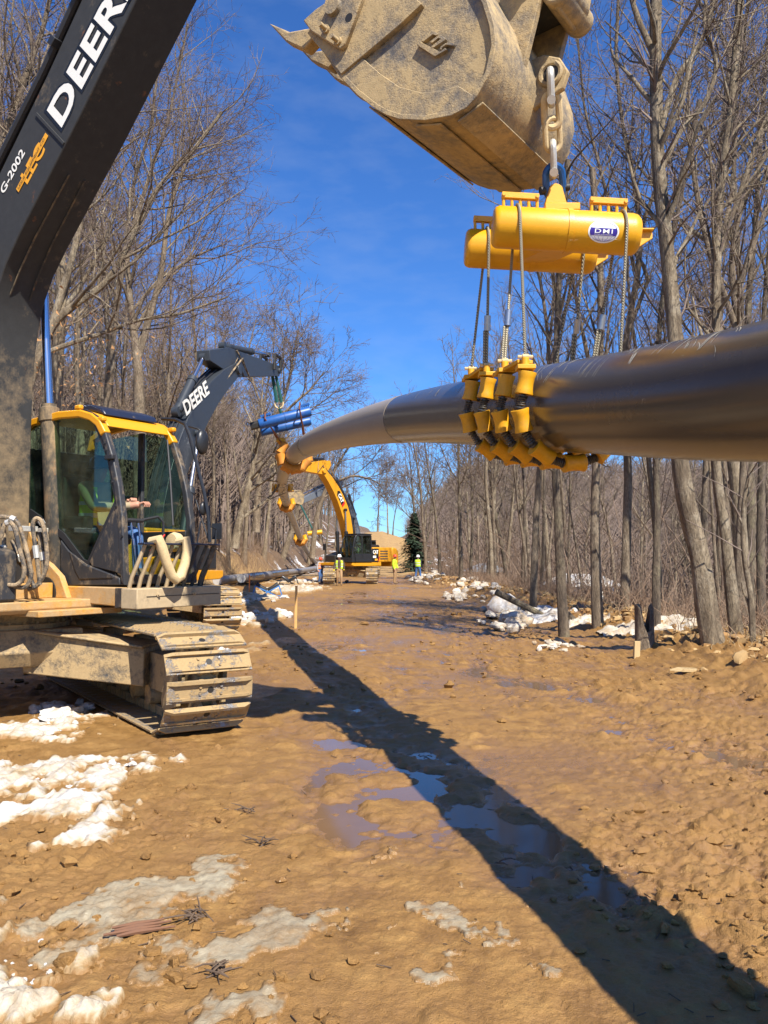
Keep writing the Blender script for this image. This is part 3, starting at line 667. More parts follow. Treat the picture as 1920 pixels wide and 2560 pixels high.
def offset_poly(c, th):
    """centre line [(x,z)] with half-thicknesses -> closed outline"""
    up = []; dn = []
    for i, p in enumerate(c):
        a = Vector(c[max(i - 1, 0)]); b = Vector(c[min(i + 1, len(c) - 1)]); d = (b - a).normalized(); n = Vector((-d.y, d.x))
        up.append(tuple(Vector(p) + n * th[i])); dn.append(tuple(Vector(p) - n * th[i]))
    return up + dn[::-1]
def bezier2(a, b, c, n=7): return [tuple(Vector(a) * (1 - t) ** 2 + Vector(b) * 2 * t * (1 - t) + Vector(c) * t * t) for t in [i / (n - 1) for i in range(n)]]
def bucket_shape(root, pin, ang, width, scale, mat='mud_steel', name='bucket'):
    """small excavator bucket hung on its pin; ang turns it in the machine's plane"""
    c, s = math.cos(ang) * scale, math.sin(ang) * scale
    def P(x, z): return (pin[0] + x * c - z * s, pin[1] + x * s + z * c)
    prof = [(-.05, .05), (.30, -.02), (.52, -.20), (.62, -.48), (.55, -.78), (.30, -1.02), (-.05, -1.16), (-.62, -1.26)]
    h = width / 2; b = MB()
    for e in (-1, 1): b.prism([P(*q) for q in prof] + [P(-.42, -.55), P(-.2, -.05)], e * h, e * (h - .03))
    inn = [(x * .94 - .02, z * .95) for x, z in prof]
    b.prism([P(*q) for q in prof] + [P(*q) for q in inn[::-1]], -h - .02, h + .02)
    for k in range(5):
        y = -h + .06 + k * (2 * h - .12) / 4; a0 = P(-.6, -1.22); a1 = P(-.6, -1.30); a2 = P(-.84, -1.31)
        b.prism([a0, a1, a2], y - .05, y + .05)
    for y in (-.2, .2): b.prism([P(-.16, .0), P(.1, .2), P(.42, .12), P(.5, -.2), P(.2, -.15)], y - .03, y + .03)
    return b.build(name, mat, root, 0.006)
def excavator(fr, label, spec):
    """spec: paint, boom paint, F (boom foot), T (stick pivot), K (stick tip), E (stick rear), track angle, bucket angle"""
    root = empty('excavator', tuple(fr.o), fr.ang, label, 'excavator'); y_, bm = spec['paint'], spec['boom']
    undercarriage(root, spec['track'] - fr.ang, 4.9, 2.6, spec.get('shoe', .75), spec.get('sep', True))
    b = MB(); b.prism([(-1.3, 1.1), (1.25, 1.1), (1.45, 1.16), (1.45, 1.32), (-1.3, 1.36)], -1.32, 1.36); b.build('deck', y_, root, .02)
    b = MB(); b.prism([(-1.25, 1.34), (-.45, 1.34), (-.45, 2.15), (-.6, 2.28), (-2.35, 2.28), (-2.35, 1.34)], -1.33, 1.37); eng = b.build('engine_housing', y_, root, .05)
    b = MB()
    for e in (-1, 1):
        for r in range(4):
            for c_ in range(1): b.box((-1.55, e * 1.345 + .02, 1.55 + r * .16), (.75, .02, .085))
    b.build('louvre', spec.get('louvre', 'dark'), eng)
    b = MB(); b.prism([(-1.7, 2.282), (-1.6, 2.45), (-.7, 2.45), (-.62, 2.282)], -.9, .9); b.build('hood', 'dark', eng, .03)
    b = MB(); b.prism([(-2.36, 1.05), (-2.36, 2.3), (-2.8, 2.25), (-3.02, 2.0), (-3.02, 1.3), (-2.8, 1.05)], -1.36, 1.38); b.build('counterweight', y_, root, .08)
    b = MB(); b.prism([(-.3, 1.342), (1.1, 1.342), (1.1, 1.75), (.2, 2.0), (-.3, 2.0)], -1.3, -.42); b.build('tool_box', spec.get('side', 'dark'), root, .03)
    # cab
    prof = [(1.5, 1.36), (1.48, 2.0), (1.3, 2.75), (1.12, 3.02), (.95, 3.08), (-.2, 3.08), (-.3, 2.98), (-.34, 1.36)]
    b = MB()
    for ya, yb in ((.40, .46), (1.36, 1.42)):
        inn = [(1.40, 1.50), (1.39, 2.0), (1.22, 2.70), (1.06, 2.93), (.95, 2.98), (-.18, 2.98), (-.22, 2.92), (-.24, 1.50)]
        n = len(prof); vs = [(p[0], y, p[1]) for y in (ya, yb) for p in prof + inn]; fs = []
        for o in (0, 2 * n):
            for i in range(n): j = (i + 1) % n; fs.append((o + i, o + j, o + n + j, o + n + i))
        for i in range(n):
            j = (i + 1) % n; fs += [(i, j, 2 * n + j, 2 * n + i), (n + i, n + j, 3 * n + j, 3 * n + i)]
        b.add(vs, fs); b.box((.58, (ya + yb) / 2, 2.24), (.07, .05, 1.6))
    b.box((.35, .91, 3.09), (1.3, 1.06, .06)); b.box((.58, .91, 1.39), (1.9, 1.0, .06)); b.box((-.31, .91, 2.2), (.04, .95, 1.6)); b.box((.58, 1.39, 1.62), (1.85, .05, .5)); b.box((1.47, .91, 1.5), (.05, .9, .25)); b.box((1.16, .91, 2.98), (.08, .94, .08))
    cab = b.build('cab', 'cab_clean', root, .012)
    b = MB(); b.prism([(1.39, 1.5), (1.38, 2.0), (1.2, 2.7), (1.05, 2.94), (-.22, 2.94), (-.22, 1.5)], 1.385, 1.392); b.build('side_window', 'glass', cab)
    b = MB(); b.add([(1.47, .47, 1.62), (1.47, 1.35, 1.62), (1.45, 1.35, 2.0), (1.45, .47, 2.0), (1.27, 1.35, 2.74), (1.27, .47, 2.74), (1.12, 1.35, 2.95), (1.12, .47, 2.95)], [(0, 1, 2, 3), (3, 2, 4, 5), (5, 4, 6, 7)]); b.build('windscreen', 'glass', cab)
    b = MB(); b.box((.25, .9, 1.75), (.5, .5, .12)); b.box((.02, .9, 2.1), (.12, .5, .75)); b.box((.02, .9, 2.55), (.1, .26, .2)); b.build('seat', 'inside', cab, .03)
    # boom
    F, T_, K, E = spec['F'], spec['T'], spec['K'], spec['E']; mid = (Vector(F) + Vector(T_)) / 2; d = (Vector(T_) - Vector(F)); nrm = Vector((-d.y, d.x)).normalized()
    B = mid + nrm * spec.get('bend', 1.6); cl = bezier2(F, tuple(B), T_, 9); hw = .26
    b = MB(); b.prism(offset_poly(cl, [q * spec.get('th', 1.0) for q in (.24, .30, .36, .41, .43, .40, .35, .29, .20)]), -hw, hw)
    for q in (F, T_): b.cyl((q[0], -.34, q[1]), (q[0], .34, q[1]), .15, 18)
    boom = b.build('boom', bm, root, .012)
    q = cl[4]
    for e in (-1, 1): cylinder_ram(root, (.85, e * .38, 1.55), (q[0] + .05, e * .38, q[1] - .1), .11, .05, .56, spec.get('ram', 'boom_black'))
    for e in (-.05, .08, .2):
        pth = [Vector((p[0], e, p[1])) + Vector((-(cl[min(i + 1, 8)][1] - cl[max(i - 1, 0)][1]), 0, cl[min(i + 1, 8)][0] - cl[max(i - 1, 0)][0])).normalized() * ([.24, .30, .36, .41, .43, .40, .35, .29, .20][i] + .04) for i, p in enumerate(cl)]
        b = MB(); b.tube(pth, .022, 6); b.build('hydraulic_pipe', spec.get('pipe', 'rubber_clean'), boom)
    # stick
    d2 = (Vector(K) - Vector(E)).normalized(); n2 = Vector((-d2.y, d2.x)); n2 = n2 if n2.y > 0 else -n2
    top = Vector(E).lerp(Vector(T_), .75) + n2 * .55
    b = MB(); b.prism([tuple(Vector(E) - n2 * .10), tuple(Vector(E) + n2 * .18), tuple(top), tuple(Vector(K) + n2 * .17), tuple(Vector(K) + d2 * .12), tuple(Vector(K) - n2 * .17), tuple(Vector(T_) - n2 * .22), tuple(Vector(T_) - n2 * .2 - d2 * .2)], -.2, .2)
    b.cyl((K[0], -.25, K[1]), (K[0], .25, K[1]), .1, 16); b.cyl((T_[0], -.29, T_[1]), (T_[0], .29, T_[1]), .16, 18); st = b.build('stick', bm, root, .012)
    # stick ram on top of the boom, bucket ram on top of the stick
    q = Vector(cl[4]) + Vector((-(cl[5][1] - cl[3][1]), cl[5][0] - cl[3][0])).normalized() * .62
    cylinder_ram(root, (q.x, 0, q.y), (E[0], 0, E[1]), .12, .055, spec.get('sfrac', .62), spec.get('ram', 'boom_black'))
    kk = Vector(K) - d2 * .45 + n2 * .5; cylinder_ram(root, (top.x, 0, top.y + .05), (kk.x, 0, kk.y), .095, .045, .62, spec.get('ram', 'boom_black'))
    b = MB()
    for e in (-.25, .25):
        a0 = Vector((kk.x, e, kk.y)); a1 = Vector((Vector(K).x - d2.x * .55, e, Vector(K).y - d2.y * .55)); b.tube([a0, a1], .05, 6); b.tube([a0, Vector((K[0] + d2.x * .05 + n2.x * .42, e, K[1] + d2.y * .05 + n2.y * .42))], .05, 6); b.tube([Vector((K[0] + d2.x * .05 + n2.x * .42, e, K[1] + d2.y * .05 + n2.y * .42)), Vector((K[0], e, K[1]))], .055, 6)
    b.build('bucket_linkage', 'dark', root)
    b = MB(); tv = Vector(T_)
    for e in (-.22, -.12, .16): b.tube([Vector((tv.x - d.normalized().x * .9 + nrm.x * .3, e, tv.y - d.normalized().y * .9 + nrm.y * .3)), Vector((tv.x + .1, e * 1.6, tv.y + .35)), Vector((tv.x + .55, e * 1.7, tv.y - .1)), Vector((top.x + .5 * d2.x, e, top.y + .2 * d2.y))], .028, 6)
    b.build('hoses', 'rubber', root)
    if spec.get('bucket') is not None: bucket_shape(root, K, spec['bucket'], 1.25, spec.get('bscale', 1.0))
    b = MB(); b.tube([(1.2, 1.46, 1.4), (1.35, 1.5, 2.2), (1.2, 1.5, 2.9)], .02, 6); b.box((1.2, -1.25, 2.3), (.05, .25, .4)); b.tube([(1.0, -1.25, 1.4), (1.15, -1.25, 2.3)], .02, 6); b.tube([(1.0, -1.3, 1.75), (1.05, -1.3, 2.35), (.2, -1.3, 2.5), (.0, -1.3, 1.9)], .02, 6); b.build('handrail', 'cab_clean', root)
    return root, boom, cl
M['cab_clean'] = weathered('cab_black_gloss', (0.018, 0.019, 0.021), 0.35, mud=None)
def fit_text(name, body, mat, o, ex, ey, parent, lift=0.004, bold=0.0, sp=1.0):
    """lettering stretched into the box o, o+ex, o+ey (vectors in the parent's axes)"""
    ob = text_mesh(name, body, mat, 1.0, 0.0, bold, spacing=sp); me = ob.data
    co = np.zeros(len(me.vertices) * 3, np.float32); me.vertices.foreach_get('co', co); co = co.reshape(-1, 3)
    mn = co.min(0); mx = co.max(0); u = (co - mn) / np.maximum(mx - mn, 1e-6)
    o, ex, ey = Vector(o), Vector(ex), Vector(ey); n = ex.cross(ey).normalized() * lift
    P = np.array(o + n)[None] + u[:, :1] * np.array(ex)[None] + u[:, 1:2] * np.array(ey)[None]
    me.vertices.foreach_set('co', P.astype(np.float32).ravel()); me.update(); ob.parent = parent; return ob
# second machine: grey boom, facing away along the road, holds the blue beam
f2 = Frame(-5.7, 21.0, math.atan2(.967, .254))
T2 = f2.side(575, 925, 0); K2 = f2.side(684, 928, 0); E2 = f2.side(508, 893, 0)
r2, boom2, cl2 = excavator(f2, 'grey-boomed excavator behind the nearest one, stick level, holding the blue beam', dict(paint='yellow', boom='deere_grey', F=(.3, 1.9), T=T2, K=K2, E=E2, track=math.atan2(-.92, .40), shoe=.85, bend=1.5, sfrac=.6, side='cab_clean', ram='deere_grey'))
o_ = f2.side(466, 1040, -.275); a_ = f2.side(524, 983, -.275); h_ = f2.side(455, 1005, -.275)
fit_text('lettering', 'DEERE', 'white', (o_[0], -.275, o_[1]), (a_[0] - o_[0], 0, a_[1] - o_[1]), (h_[0] - o_[0], 0, h_[1] - o_[1]), boom2, .006, .03)
# yellow machine on the road by the workers
f3 = Frame(-2.05, 55.5, math.atan2(-.76, -.65))
T3 = f3.side(803, 1178, 0); K3 = f3.side(738, 1168, 0); E3 = f3.side(822, 1160, 0)
r3, boom3, cl3 = excavator(f3, 'yellow excavator with black cab standing across the road behind the workers', dict(paint='cat_yellow', boom='cat_yellow', F=(.3, 1.9), T=T3, K=K3, E=E3, track=R(-90), shoe=.72, sep=False, bend=1.3, bucket=R(118), bscale=1.0, th=.82, louvre='brown_cloth', ram='cab_clean'))
b = MB(); b.prism([(-.38, 1.36), (-1.02, 1.36), (-1.02, 2.2), (-.38, 2.2)], 1.375, 1.385); pl = b.build('side_panel', 'decal_black', r3)
b = MB(); b.prism([(-.95, 1.4), (-1.02, 1.4), (-1.14, 1.7), (-1.06, 1.7)], 1.375, 1.388); b.build('red_stripe', 'red', r3)
fit_text('lettering', 'CAT', 'white', (-.46, 1.39, 1.86), (-.5, 0, 0), (0, 0, .24), pl, .003, .04)
b = MB(); b.box((-.62, 1.388, 1.68), (.3, .008, .14)); b.build('model_plate', 'white', pl); b = MB(); b.box((-.78, 1.388, 1.5), (.26, .008, .12)); b.build('number_plate', 'decal_orange', pl)
b = MB(); b.prism([(-.78, 1.84), (-.66, 1.93), (-.58, 1.84)], 1.39, 1.394); b.build('logo_triangle', 'decal_orange', pl)
q3 = Vector(cl3[5]); d3 = (Vector(cl3[6]) - Vector(cl3[4])).normalized(); n3 = Vector((-d3.y, d3.x))
def on3(a, b_): v = q3 + d3 * a + n3 * b_ * .85; return (v.x, v.y)
b = MB(); b.prism([on3(-.55, -.2), on3(.35, -.2), on3(.55, 0), on3(.45, .2), on3(-.45, .2)], .262, .268); pd = b.build('boom_decal', 'decal_black', boom3)
b = MB(); b.prism([on3(-.55, -.2), on3(-.4, -.2), on3(-.3, .2), on3(-.45, .2)], .262, .272); b.build('red_stripe', 'red', boom3)
oo = on3(.32, -.14); e1 = on3(-.28, -.14); e2 = oo
fit_text('lettering', 'CAT', 'white', (oo[0], .27, oo[1]), (e1[0] - oo[0], 0, e1[1] - oo[1]), (n3.x * .28, 0, n3.y * .28), boom3, .003, .04)
# the next machine beyond it
f4 = Frame(-2.0, 76.0, math.atan2(-.80, -.60))
T4 = f4.side(838, 1216, 0); K4 = f4.side(742, 1258, 0); E4 = f4.side(862, 1206, 0)
M['deere_grey2'] = weathered('faded_grey_paint', (0.12, 0.135, 0.155), 0.5, mud=None)
r4, boom4, cl4 = excavator(f4, 'grey-boomed excavator half hidden behind the yellow one', dict(paint='cat_yellow', boom='deere_grey2', F=(.3, 1.9), T=T4, K=K4, E=E4, track=R(-90), shoe=.72, sep=False, bend=1.2, bucket=R(122), bscale=1.15, ram='deere_grey'))
# ---------------- the nearest excavator ----------------
f1 = Frame(-4.12, 9.35, math.atan2(-.55, .835))
r1 = empty('excavator', tuple(f1.o), f1.ang, 'nearest excavator, muddy black boom and yellow-topped cab at the left edge', 'excavator')
undercarriage(r1, math.atan2(-.839, .545) - f1.ang, 5.15, 2.78, .82, True)
def loc1(w): q = Vector(w) - f1.o; return Vector((q.dot(f1.x), q.dot(f1.y), q.z))
def pix1(u, v, Y): return loc1(at(u, v, Y))
# upper frame
b = MB(); b.prism([(-2.3, 1.10), (1.0, 1.10), (1.05, 1.14), (1.05, 1.22), (-2.3, 1.22)], -1.28, 1.40); b.build('deck', 'yellow_mud', r1, .012)
b = MB(); b.prism([(-.35, 1.222), (1.50, 1.15), (1.52, 1.345), (-.35, 1.345)], .36, 1.42); b.build('cab_base', 'yellow_mud', r1, .012)
b = MB(); b.prism([(1.44, 1.13), (1.54, 1.15), (1.545, 1.34), (1.44, 1.34)], .352, .50); b.build('corner_bracket', 'cab_black', r1, .008)
b = MB(); b.box((.95, .15, 1.10), (.5, 1.0, .06)); b.build('front_plate', 'yellow_mud', r1, .008)
b = MB(); b.prism([(-1.5, 1.224), (-.45, 1.224), (-.45, 2.15), (-.6, 2.3), (-2.3, 2.3), (-2.3, 1.224)], -1.30, 1.40); b.build('engine_housing', 'yellow', r1, .05)
b = MB(); b.prism([(-2.31, 1.05), (-2.31, 2.3), (-2.8, 2.25), (-3.02, 2.0), (-3.02, 1.3), (-2.8, 1.05)], -1.36, 1.44); b.build('counterweight', 'cab_black', r1, .08)
b = MB(); b.prism([(-.4, 1.224), (1.05, 1.224), (1.05, 1.7), (.2, 1.95), (-.4, 1.95)], -1.3, -.48); b.build('tool_box', 'cab_black', r1, .03)
# boom foot brackets
for y in (-.40, .30):
    b = MB(); b.prism([(-.75, 1.22), (.75, 1.22), (.62, 1.45), (.22, 1.72), (.02, 2.02), (-.28, 2.10), (-.52, 1.95)], y, y + .07); b.build('boom_bracket', 'yellow_mud', r1, .008)
b = MB(); b.box((.50, -.02, 1.30), (.08, .6, .16)); b.box((-.1, -.02, 1.28), (.9, .62, .10)); b.build('centre_casting', 'yellow_mud', r1, .008)
b = MB(); b.lathe((.36, -.22, 1.42), (1, 0, 0), [(0, .15), (.06, .20), (.12, .20), (.12, .09), (.16, .09), (.16, .04)], 24); b.build('swivel_joint', 'dark', r1)
# boom: foot vertical, upper half leaning forward over the road
low = [(.02, 1.62), (.10, 1.95), (.10, 2.9), (.115, 3.5), (.15, 3.9), (.21, 4.2), (.30, 4.45), (.44, 4.69), (.66, 4.95), (1.62, 5.95), (2.45, 6.88), (3.55, 8.12), (3.95, 8.35)]
top = [(4.12, 8.72), (3.6, 8.85), (2.0, 7.55), (1.05, 6.47), (.08, 5.45), (-.35, 4.85), (-.55, 4.0), (-.55, 3.0), (-.42, 2.2), (-.30, 1.68)]
hwb = .285
b = MB(); b.prism(low + top, -hwb, hwb)
boom1 = b.build('boom', 'boom_black', r1, .012)
b = MB(); b.cyl((-.15, -.42, 1.72), (-.15, .42, 1.72), .2, 22); b.cyl((3.95, -.36, 8.52), (3.95, .36, 8.52), .2, 20); b.build('boom_pin', 'dark', boom1)
# stiffening ribs and the welded seam on the side
a0 = Vector(f1.side(92, 285, -hwb)); a1 = Vector(f1.side(161, 360, -hwb)); d = (a1 - a0).normalized() * .016; d = Vector((-d.y, d.x))
b = MB(); b.prism([tuple(a0 - d), tuple(a1 - d), tuple(a1 + d), tuple(a0 + d)], -hwb - .014, -hwb + .002); b.build('seam_strip', 'boom_black', boom1, .003)
for s_ in (-.13, .10):
    b = MB(); pts_ = [Vector((x, s_ * (1 - .25 * k / 5), z)) for k, (x, z) in enumerate([(.28, 4.42), (.45, 4.68), (.67, 4.96), (.95, 5.25), (1.2, 5.51)])]
    b.tube([p + Vector((.006, 0, -.006)) for p in pts_], .010, 5); b.build('stiffener_bead', 'boom_muddy', boom1)
# pipes along the back of the boom
for k, y in enumerate((-.27, -.20, .05, .16)):
    b = MB(); off = .05
    pl_ = [(3.6, 8.9), (2.0, 7.6), (1.05, 6.52), (.04, 5.5), (-.40, 4.9), (-.60, 4.0), (-.60, 3.0), (-.46, 2.1)]
    b.tube([(p[0] - off, y, p[1] + off) for p in pl_], .030 if k else .042, 8); b.build('boom_pipe', 'rubber_clean', boom1)
for t_ in (.2, .55, .9):
    p = Vector((1.05, 0, 6.52)).lerp(Vector((2.0, 0, 7.6)), t_); b = MB(); b.box(p + Vector((-.05, -.26, .05)), (.09, .16, .09), Matrix.Rotation(R(-48), 3, 'Y')); b.build('pipe_clamp', 'rubber_clean', boom1, .006)
# lettering on the boom
def side_text(body, mat, bl, br, tl, nm='lettering', lift=.004, bold=.02, y=-hwb - .002, par=None):
    o = f1.side(*bl, y); e = f1.side(*br, y); h = f1.side(*tl, y)
    return fit_text(nm, body, mat, (o[0], y, o[1]), (e[0] - o[0], 0, e[1] - o[1]), (h[0] - o[0], 0, h[1] - o[1]), par or boom1, lift, bold, 1.05 if body == 'DEERE' else 1.0)
side_text('DEERE', 'decal_black', (154, 331), (361, -62), (110, 279), 'lettering_edge', .002, .065)
side_text('DEERE', 'white', (155, 320), (352, -58), (118, 276), 'lettering', .005, .030)
side_text('G-2002', 'white', (10, 487), (64, 383), (0, 473), 'fleet_number', .004, .02)
side_text('LEC', 'decal_orange', (69, 462), (115, 375), (51, 440), 'logo_letters', .003, .03)
o = [f1.side(*q, -hwb) for q in ((48, 481), (122, 341), (115, 333), (42, 473))]
b = MB(); b.prism(o, -hwb - .0085, -hwb - .005); bar = b.build('logo_bar', 'decal_orange', boom1)
side_text('LESLIE EQUIPMENT CO', 'decal_black', (50, 474), (115, 350), (46, 469), 'logo_words', .011, .0)
# boom rams beside the boom
ramL = cylinder_ram(r1, (.40, .44, 1.27), (.02, .44, 4.95), .098, .046, .555, 'boom_muddy', 'boom_ram')
ramR = cylinder_ram(r1, (.40, -.50, 1.27), (.02, -.50, 4.95), .098, .046, .555, 'boom_muddy', 'boom_ram')
b = MB(); b.cyl((.40, .30, 1.27), (.40, .60, 1.27), .135, 22); b.lathe((.40, .285, 1.27), (0, 1, 0), [(0, .10), (.0, .17), (.05, .17), (.05, .13)], 22); b.lathe((.40, .58, 1.27), (0, 1, 0), [(0, .13), (.0, .17), (.06, .16), (.06, .05)], 22); b.build('ram_pivot', 'dark', r1)
b = MB(); b.box((.30, .42, 1.94), (.10, .27, .05)); b.box((.34, .05, 1.95), (.08, .30, .06)); b.build('hose_clamp', 'galv', r1, .006)
# hydraulic hoses looping below the boom
HOSES = [([(-8, 1292), (20, 1293), (43, 1305), (58, 1345), (72, 1400), (78, 1438), (66, 1466), (40, 1468), (12, 1462)], 8.35),
         ([(2, 1345), (12, 1312), (26, 1306), (38, 1325), (48, 1370), (60, 1415), (58, 1445), (42, 1462), (20, 1462)], 8.30),
         ([(8, 1308), (10, 1350), (8, 1400), (8, 1440), (20, 1455)], 8.45),
         ([(100, 1462), (94, 1410), (86, 1350), (82, 1310), (92, 1296), (106, 1308), (114, 1350), (118, 1400), (108, 1440), (90, 1466), (70, 1472)], 8.50),
         ([(118, 1352), (110, 1318), (98, 1298), (88, 1300)], 8.6),
         ([(98, 1330), (102, 1370), (108, 1410), (110, 1440)], 8.6), ([(30, 1350), (42, 1380), (60, 1410), (74, 1440), (86, 1470)], 8.48)]
for pl_, Y in HOSES:
    P_ = [pix1(u, v, Y) for u, v in pl_]
    P2 = []
    for i in range(len(P_) - 1):
        p0, p1, p2, p3 = P_[max(i - 1, 0)], P_[i], P_[i + 1], P_[min(i + 2, len(P_) - 1)]
        for k in range(4):
            t = k / 4; P2.append(.5 * ((2 * p1) + (p2 - p0) * t + (2 * p0 - 5 * p1 + 4 * p2 - p3) * t * t + (3 * p1 - p0 - 3 * p2 + p3) * t ** 3))
    P2.append(P_[-1]); b = MB(); b.tube(P2, .022, 8); ho = b.build('hydraulic_hose', 'rubber', r1)
    for i in (6, 7):
        if len(P2) > i + 2: pass
    k = min(5, len(P2) - 3); b = MB(); b.tube([P2[k], P2[k + 2]], .031, 8); b.build('hose_fitting', 'galv', ho)
# ---- cab ----
prof = [(1.52, 1.36), (1.50, 1.72), (1.474, 2.07), (1.41, 2.38), (1.325, 2.652), (1.19, 2.955), (1.09, 3.09), (.96, 3.17), (.77, 3.225), (.4, 3.24), (-.06, 3.20), (-.26, 3.12), (-.32, 2.95), (-.34, 1.36)]
def inset(p, k, c=(.55, 2.2)):
    out = []
    n = len(p)
    for i in range(n):
        a = Vector(p[i - 1]); q = Vector(p[i]); e = Vector(p[(i + 1) % n]); d1 = (q - a).normalized(); d2 = (e - q).normalized(); nn = (Vector((-d1.y, d1.x)) + Vector((-d2.y, d2.x))).normalized()
        if (Vector(c) - q).dot(nn) < 0: nn = -nn
        out.append(tuple(q + nn * k))
    return out
def frame_ring(mb, outer, inner, ya, yb, sel):
    n = len(outer)
    for i in sel:
        j = (i + 1) % n
        v = [(outer[i][0], ya, outer[i][1]), (outer[j][0], ya, outer[j][1]), (inner[j][0], ya, inner[j][1]), (inner[i][0], ya, inner[i][1])]
        v += [(x, yb, z) for x, _, z in v]
        mb.add(v, [(0, 1, 2, 3), (4, 7, 6, 5), (0, 4, 5, 1), (3, 2, 6, 7)] + ([(1, 5, 6, 2)] if j not in sel else []) + ([(0, 3, 7, 4)] if (i - 1) % n not in sel else []))
inn = inset(prof, .075)
b = MB()
for ya, yb in ((.40, .475), (1.345, 1.42)): frame_ring(b, prof, inn, ya, yb, [0, 1, 2, 3, 4, 12])
b.box((.58, .91, 1.40), (1.82, .98, .07)); b.box((-.31, .91, 2.15), (.05, .95, 1.5)); b.box((.62, 1.385, 2.25), (.08, .05, 1.7)); b.box((1.50, .91, 1.42), (.05, .86, .1)); b.box((.2, .437, 2.3), (.05, .03, 1.6))
cab1 = b.build('cab', 'cab_black', r1, .012)
b = MB()
for ya, yb in ((.395, .48), (1.34, 1.425)): frame_ring(b, inset(prof, -.004), inset(prof, .08), ya, yb, [5, 6, 7, 8, 9, 10, 11])
hd = inset(prof, .07)
b.prism([tuple(Vector(prof[5]).lerp(Vector(prof[6]), .55)), prof[6], prof[7], hd[7], hd[6]], .482, 1.338)
b.prism([(.96, 3.172), (.77, 3.228), (.4, 3.243), (-.06, 3.203), (-.06, 3.16), (.4, 3.2), (.77, 3.185), (.94, 3.13)], .482, 1.338)
for (x, y, z) in ((.72, .43, 3.26), (1.10, .43, 3.10), (1.13, 1.38, 3.10), (.1, .43, 3.24)): b.box((x, y, z), (.09, .06, .05))
b.build('yellow_roof_frame', 'yellow', cab1, .014)
b = MB(); b.prism([(1.0, 3.17), (.94, 3.25), (.75, 3.31), (.45, 3.325), (.40, 3.24), (.77, 3.232)], .55, 1.30); b.build('roof_hatch', 'navy', cab1, .02) if 'navy' in M else b.build('roof_hatch', 'cab_clean', cab1, .02)
# right side: tall curved pane, dark surround, lower panels
def sideP(u, v): return f1.side(u, v, .40)
pane = [sideP(*q) for q in ((72, 1062), (150, 1045), (205, 1034), (228, 1047), (240, 1075), (266, 1145), (285, 1248), (283, 1258), (250, 1335), (216, 1404), (205, 1400), (157, 1334), (100, 1290), (72, 1270))]
b = MB(); b.prism(pane, .425, .431); b.build('side_window', 'glass', cab1)
pan = [sideP(*q) for q in ((287, 1262), (222, 1404), (228, 1416), (284, 1430), (300, 1436), (302, 1380), (297, 1300))]
b = MB(); b.prism(pan, .405, .44); b.build('side_panel', 'cab_black', cab1, .01)
pan = [sideP(*q) for q in ((150, 1350), (170, 1376), (214, 1410), (286, 1440), (298, 1446), (298, 1463), (150, 1464))]
b = MB(); b.prism(pan, .402, .44); b.build('side_panel', 'cab_black', cab1, .01)
pan = [sideP(*q) for q in ((174, 1378), (188, 1425), (200, 1448), (283, 1445), (284, 1438), (212, 1412))]
b = MB(); b.prism(pan, .392, .404); b.build('pressed_panel', 'cab_black', cab1, .008)
sur_o = [sideP(*q) for q in ((60, 1050), (150, 1032), (210, 1022), (238, 1038), (252, 1072), (277, 1142), (295, 1248), (292, 1262), (218, 1416), (200, 1408), (150, 1345), (60, 1290))]
b = MB()
so_, si_ = sur_o, [sideP(*q) for q in ((72, 1064), (150, 1047), (204, 1036), (227, 1049), (239, 1077), (265, 1147), (284, 1248), (282, 1256), (216, 1402), (206, 1398), (157, 1332), (72, 1272))]
frame_ring(b, so_, si_, .412, .445, [1, 2, 3, 4, 5, 6, 7, 8, 9, 10]); b.build('window_seal', 'rubber_clean', cab1)
for (u, v) in ((262, 1108), (272, 1150), (281, 1205), (265, 1125), (290, 1265), (306, 1340)):
    x, z = sideP(u, v); b = MB(); b.lathe((x, .40, z), (0, -1, 0), [(0, .014), (.012, .014), (.012, .006)], 8); b.build('stud', 'rubber_clean', cab1)
x, z = sideP(278, 1143); b = MB(); b.box((x, .385, z), (.12, .05, .05)); b.build('window_latch', 'rubber_clean', cab1, .008)
# left door: frame, glass, lower panel with inside lining
b = MB(); b.prism([(1.40, 1.95), (1.30, 2.42), (1.12, 2.88), (1.0, 3.02), (.68, 3.08), (.68, 1.95)], 1.385, 1.391); b.build('door_window', 'glass', cab1)
b = MB(); b.prism([(1.43, 1.60), (1.40, 1.94), (.66, 1.94), (.66, 1.60)], 1.35, 1.40); b.build('door_panel', 'cab_clean', cab1, .01)
b = MB(); b.prism([(.60, 1.45), (.60, 3.1), (-.26, 3.05), (-.26, 1.45)], 1.385, 1.391); b.build('rear_side_window', 'glass', cab1)
b = MB(); b.lathe((1.30, 1.33, 1.82), (0, -1, 0), [(0, .10), (.06, .11), (.10, .09), (.11, .03)], 18); b.build('speaker', 'canvas', cab1)
b = MB(); b.prism([(1.40, 1.44), (1.40, 1.62), (1.10, 1.66), (.75, 1.64), (.75, 1.44)], 1.20, 1.34); b.build('yellow_box', 'yellow', cab1, .02)
b = MB(); b.add([(1.512, .48, 1.46), (1.512, 1.34, 1.46), (1.497, 1.34, 1.78), (1.497, .48, 1.78)], [(0, 1, 2, 3)]); b.build('lower_front_window', 'glass', cab1)
b = MB(); b.tube([(1.10, 1.34, 2.98), (1.22, 1.28, 2.55), (1.34, 1.22, 2.0)], .012, 6); b.build('wiper_arm', 'rubber_clean', cab1)
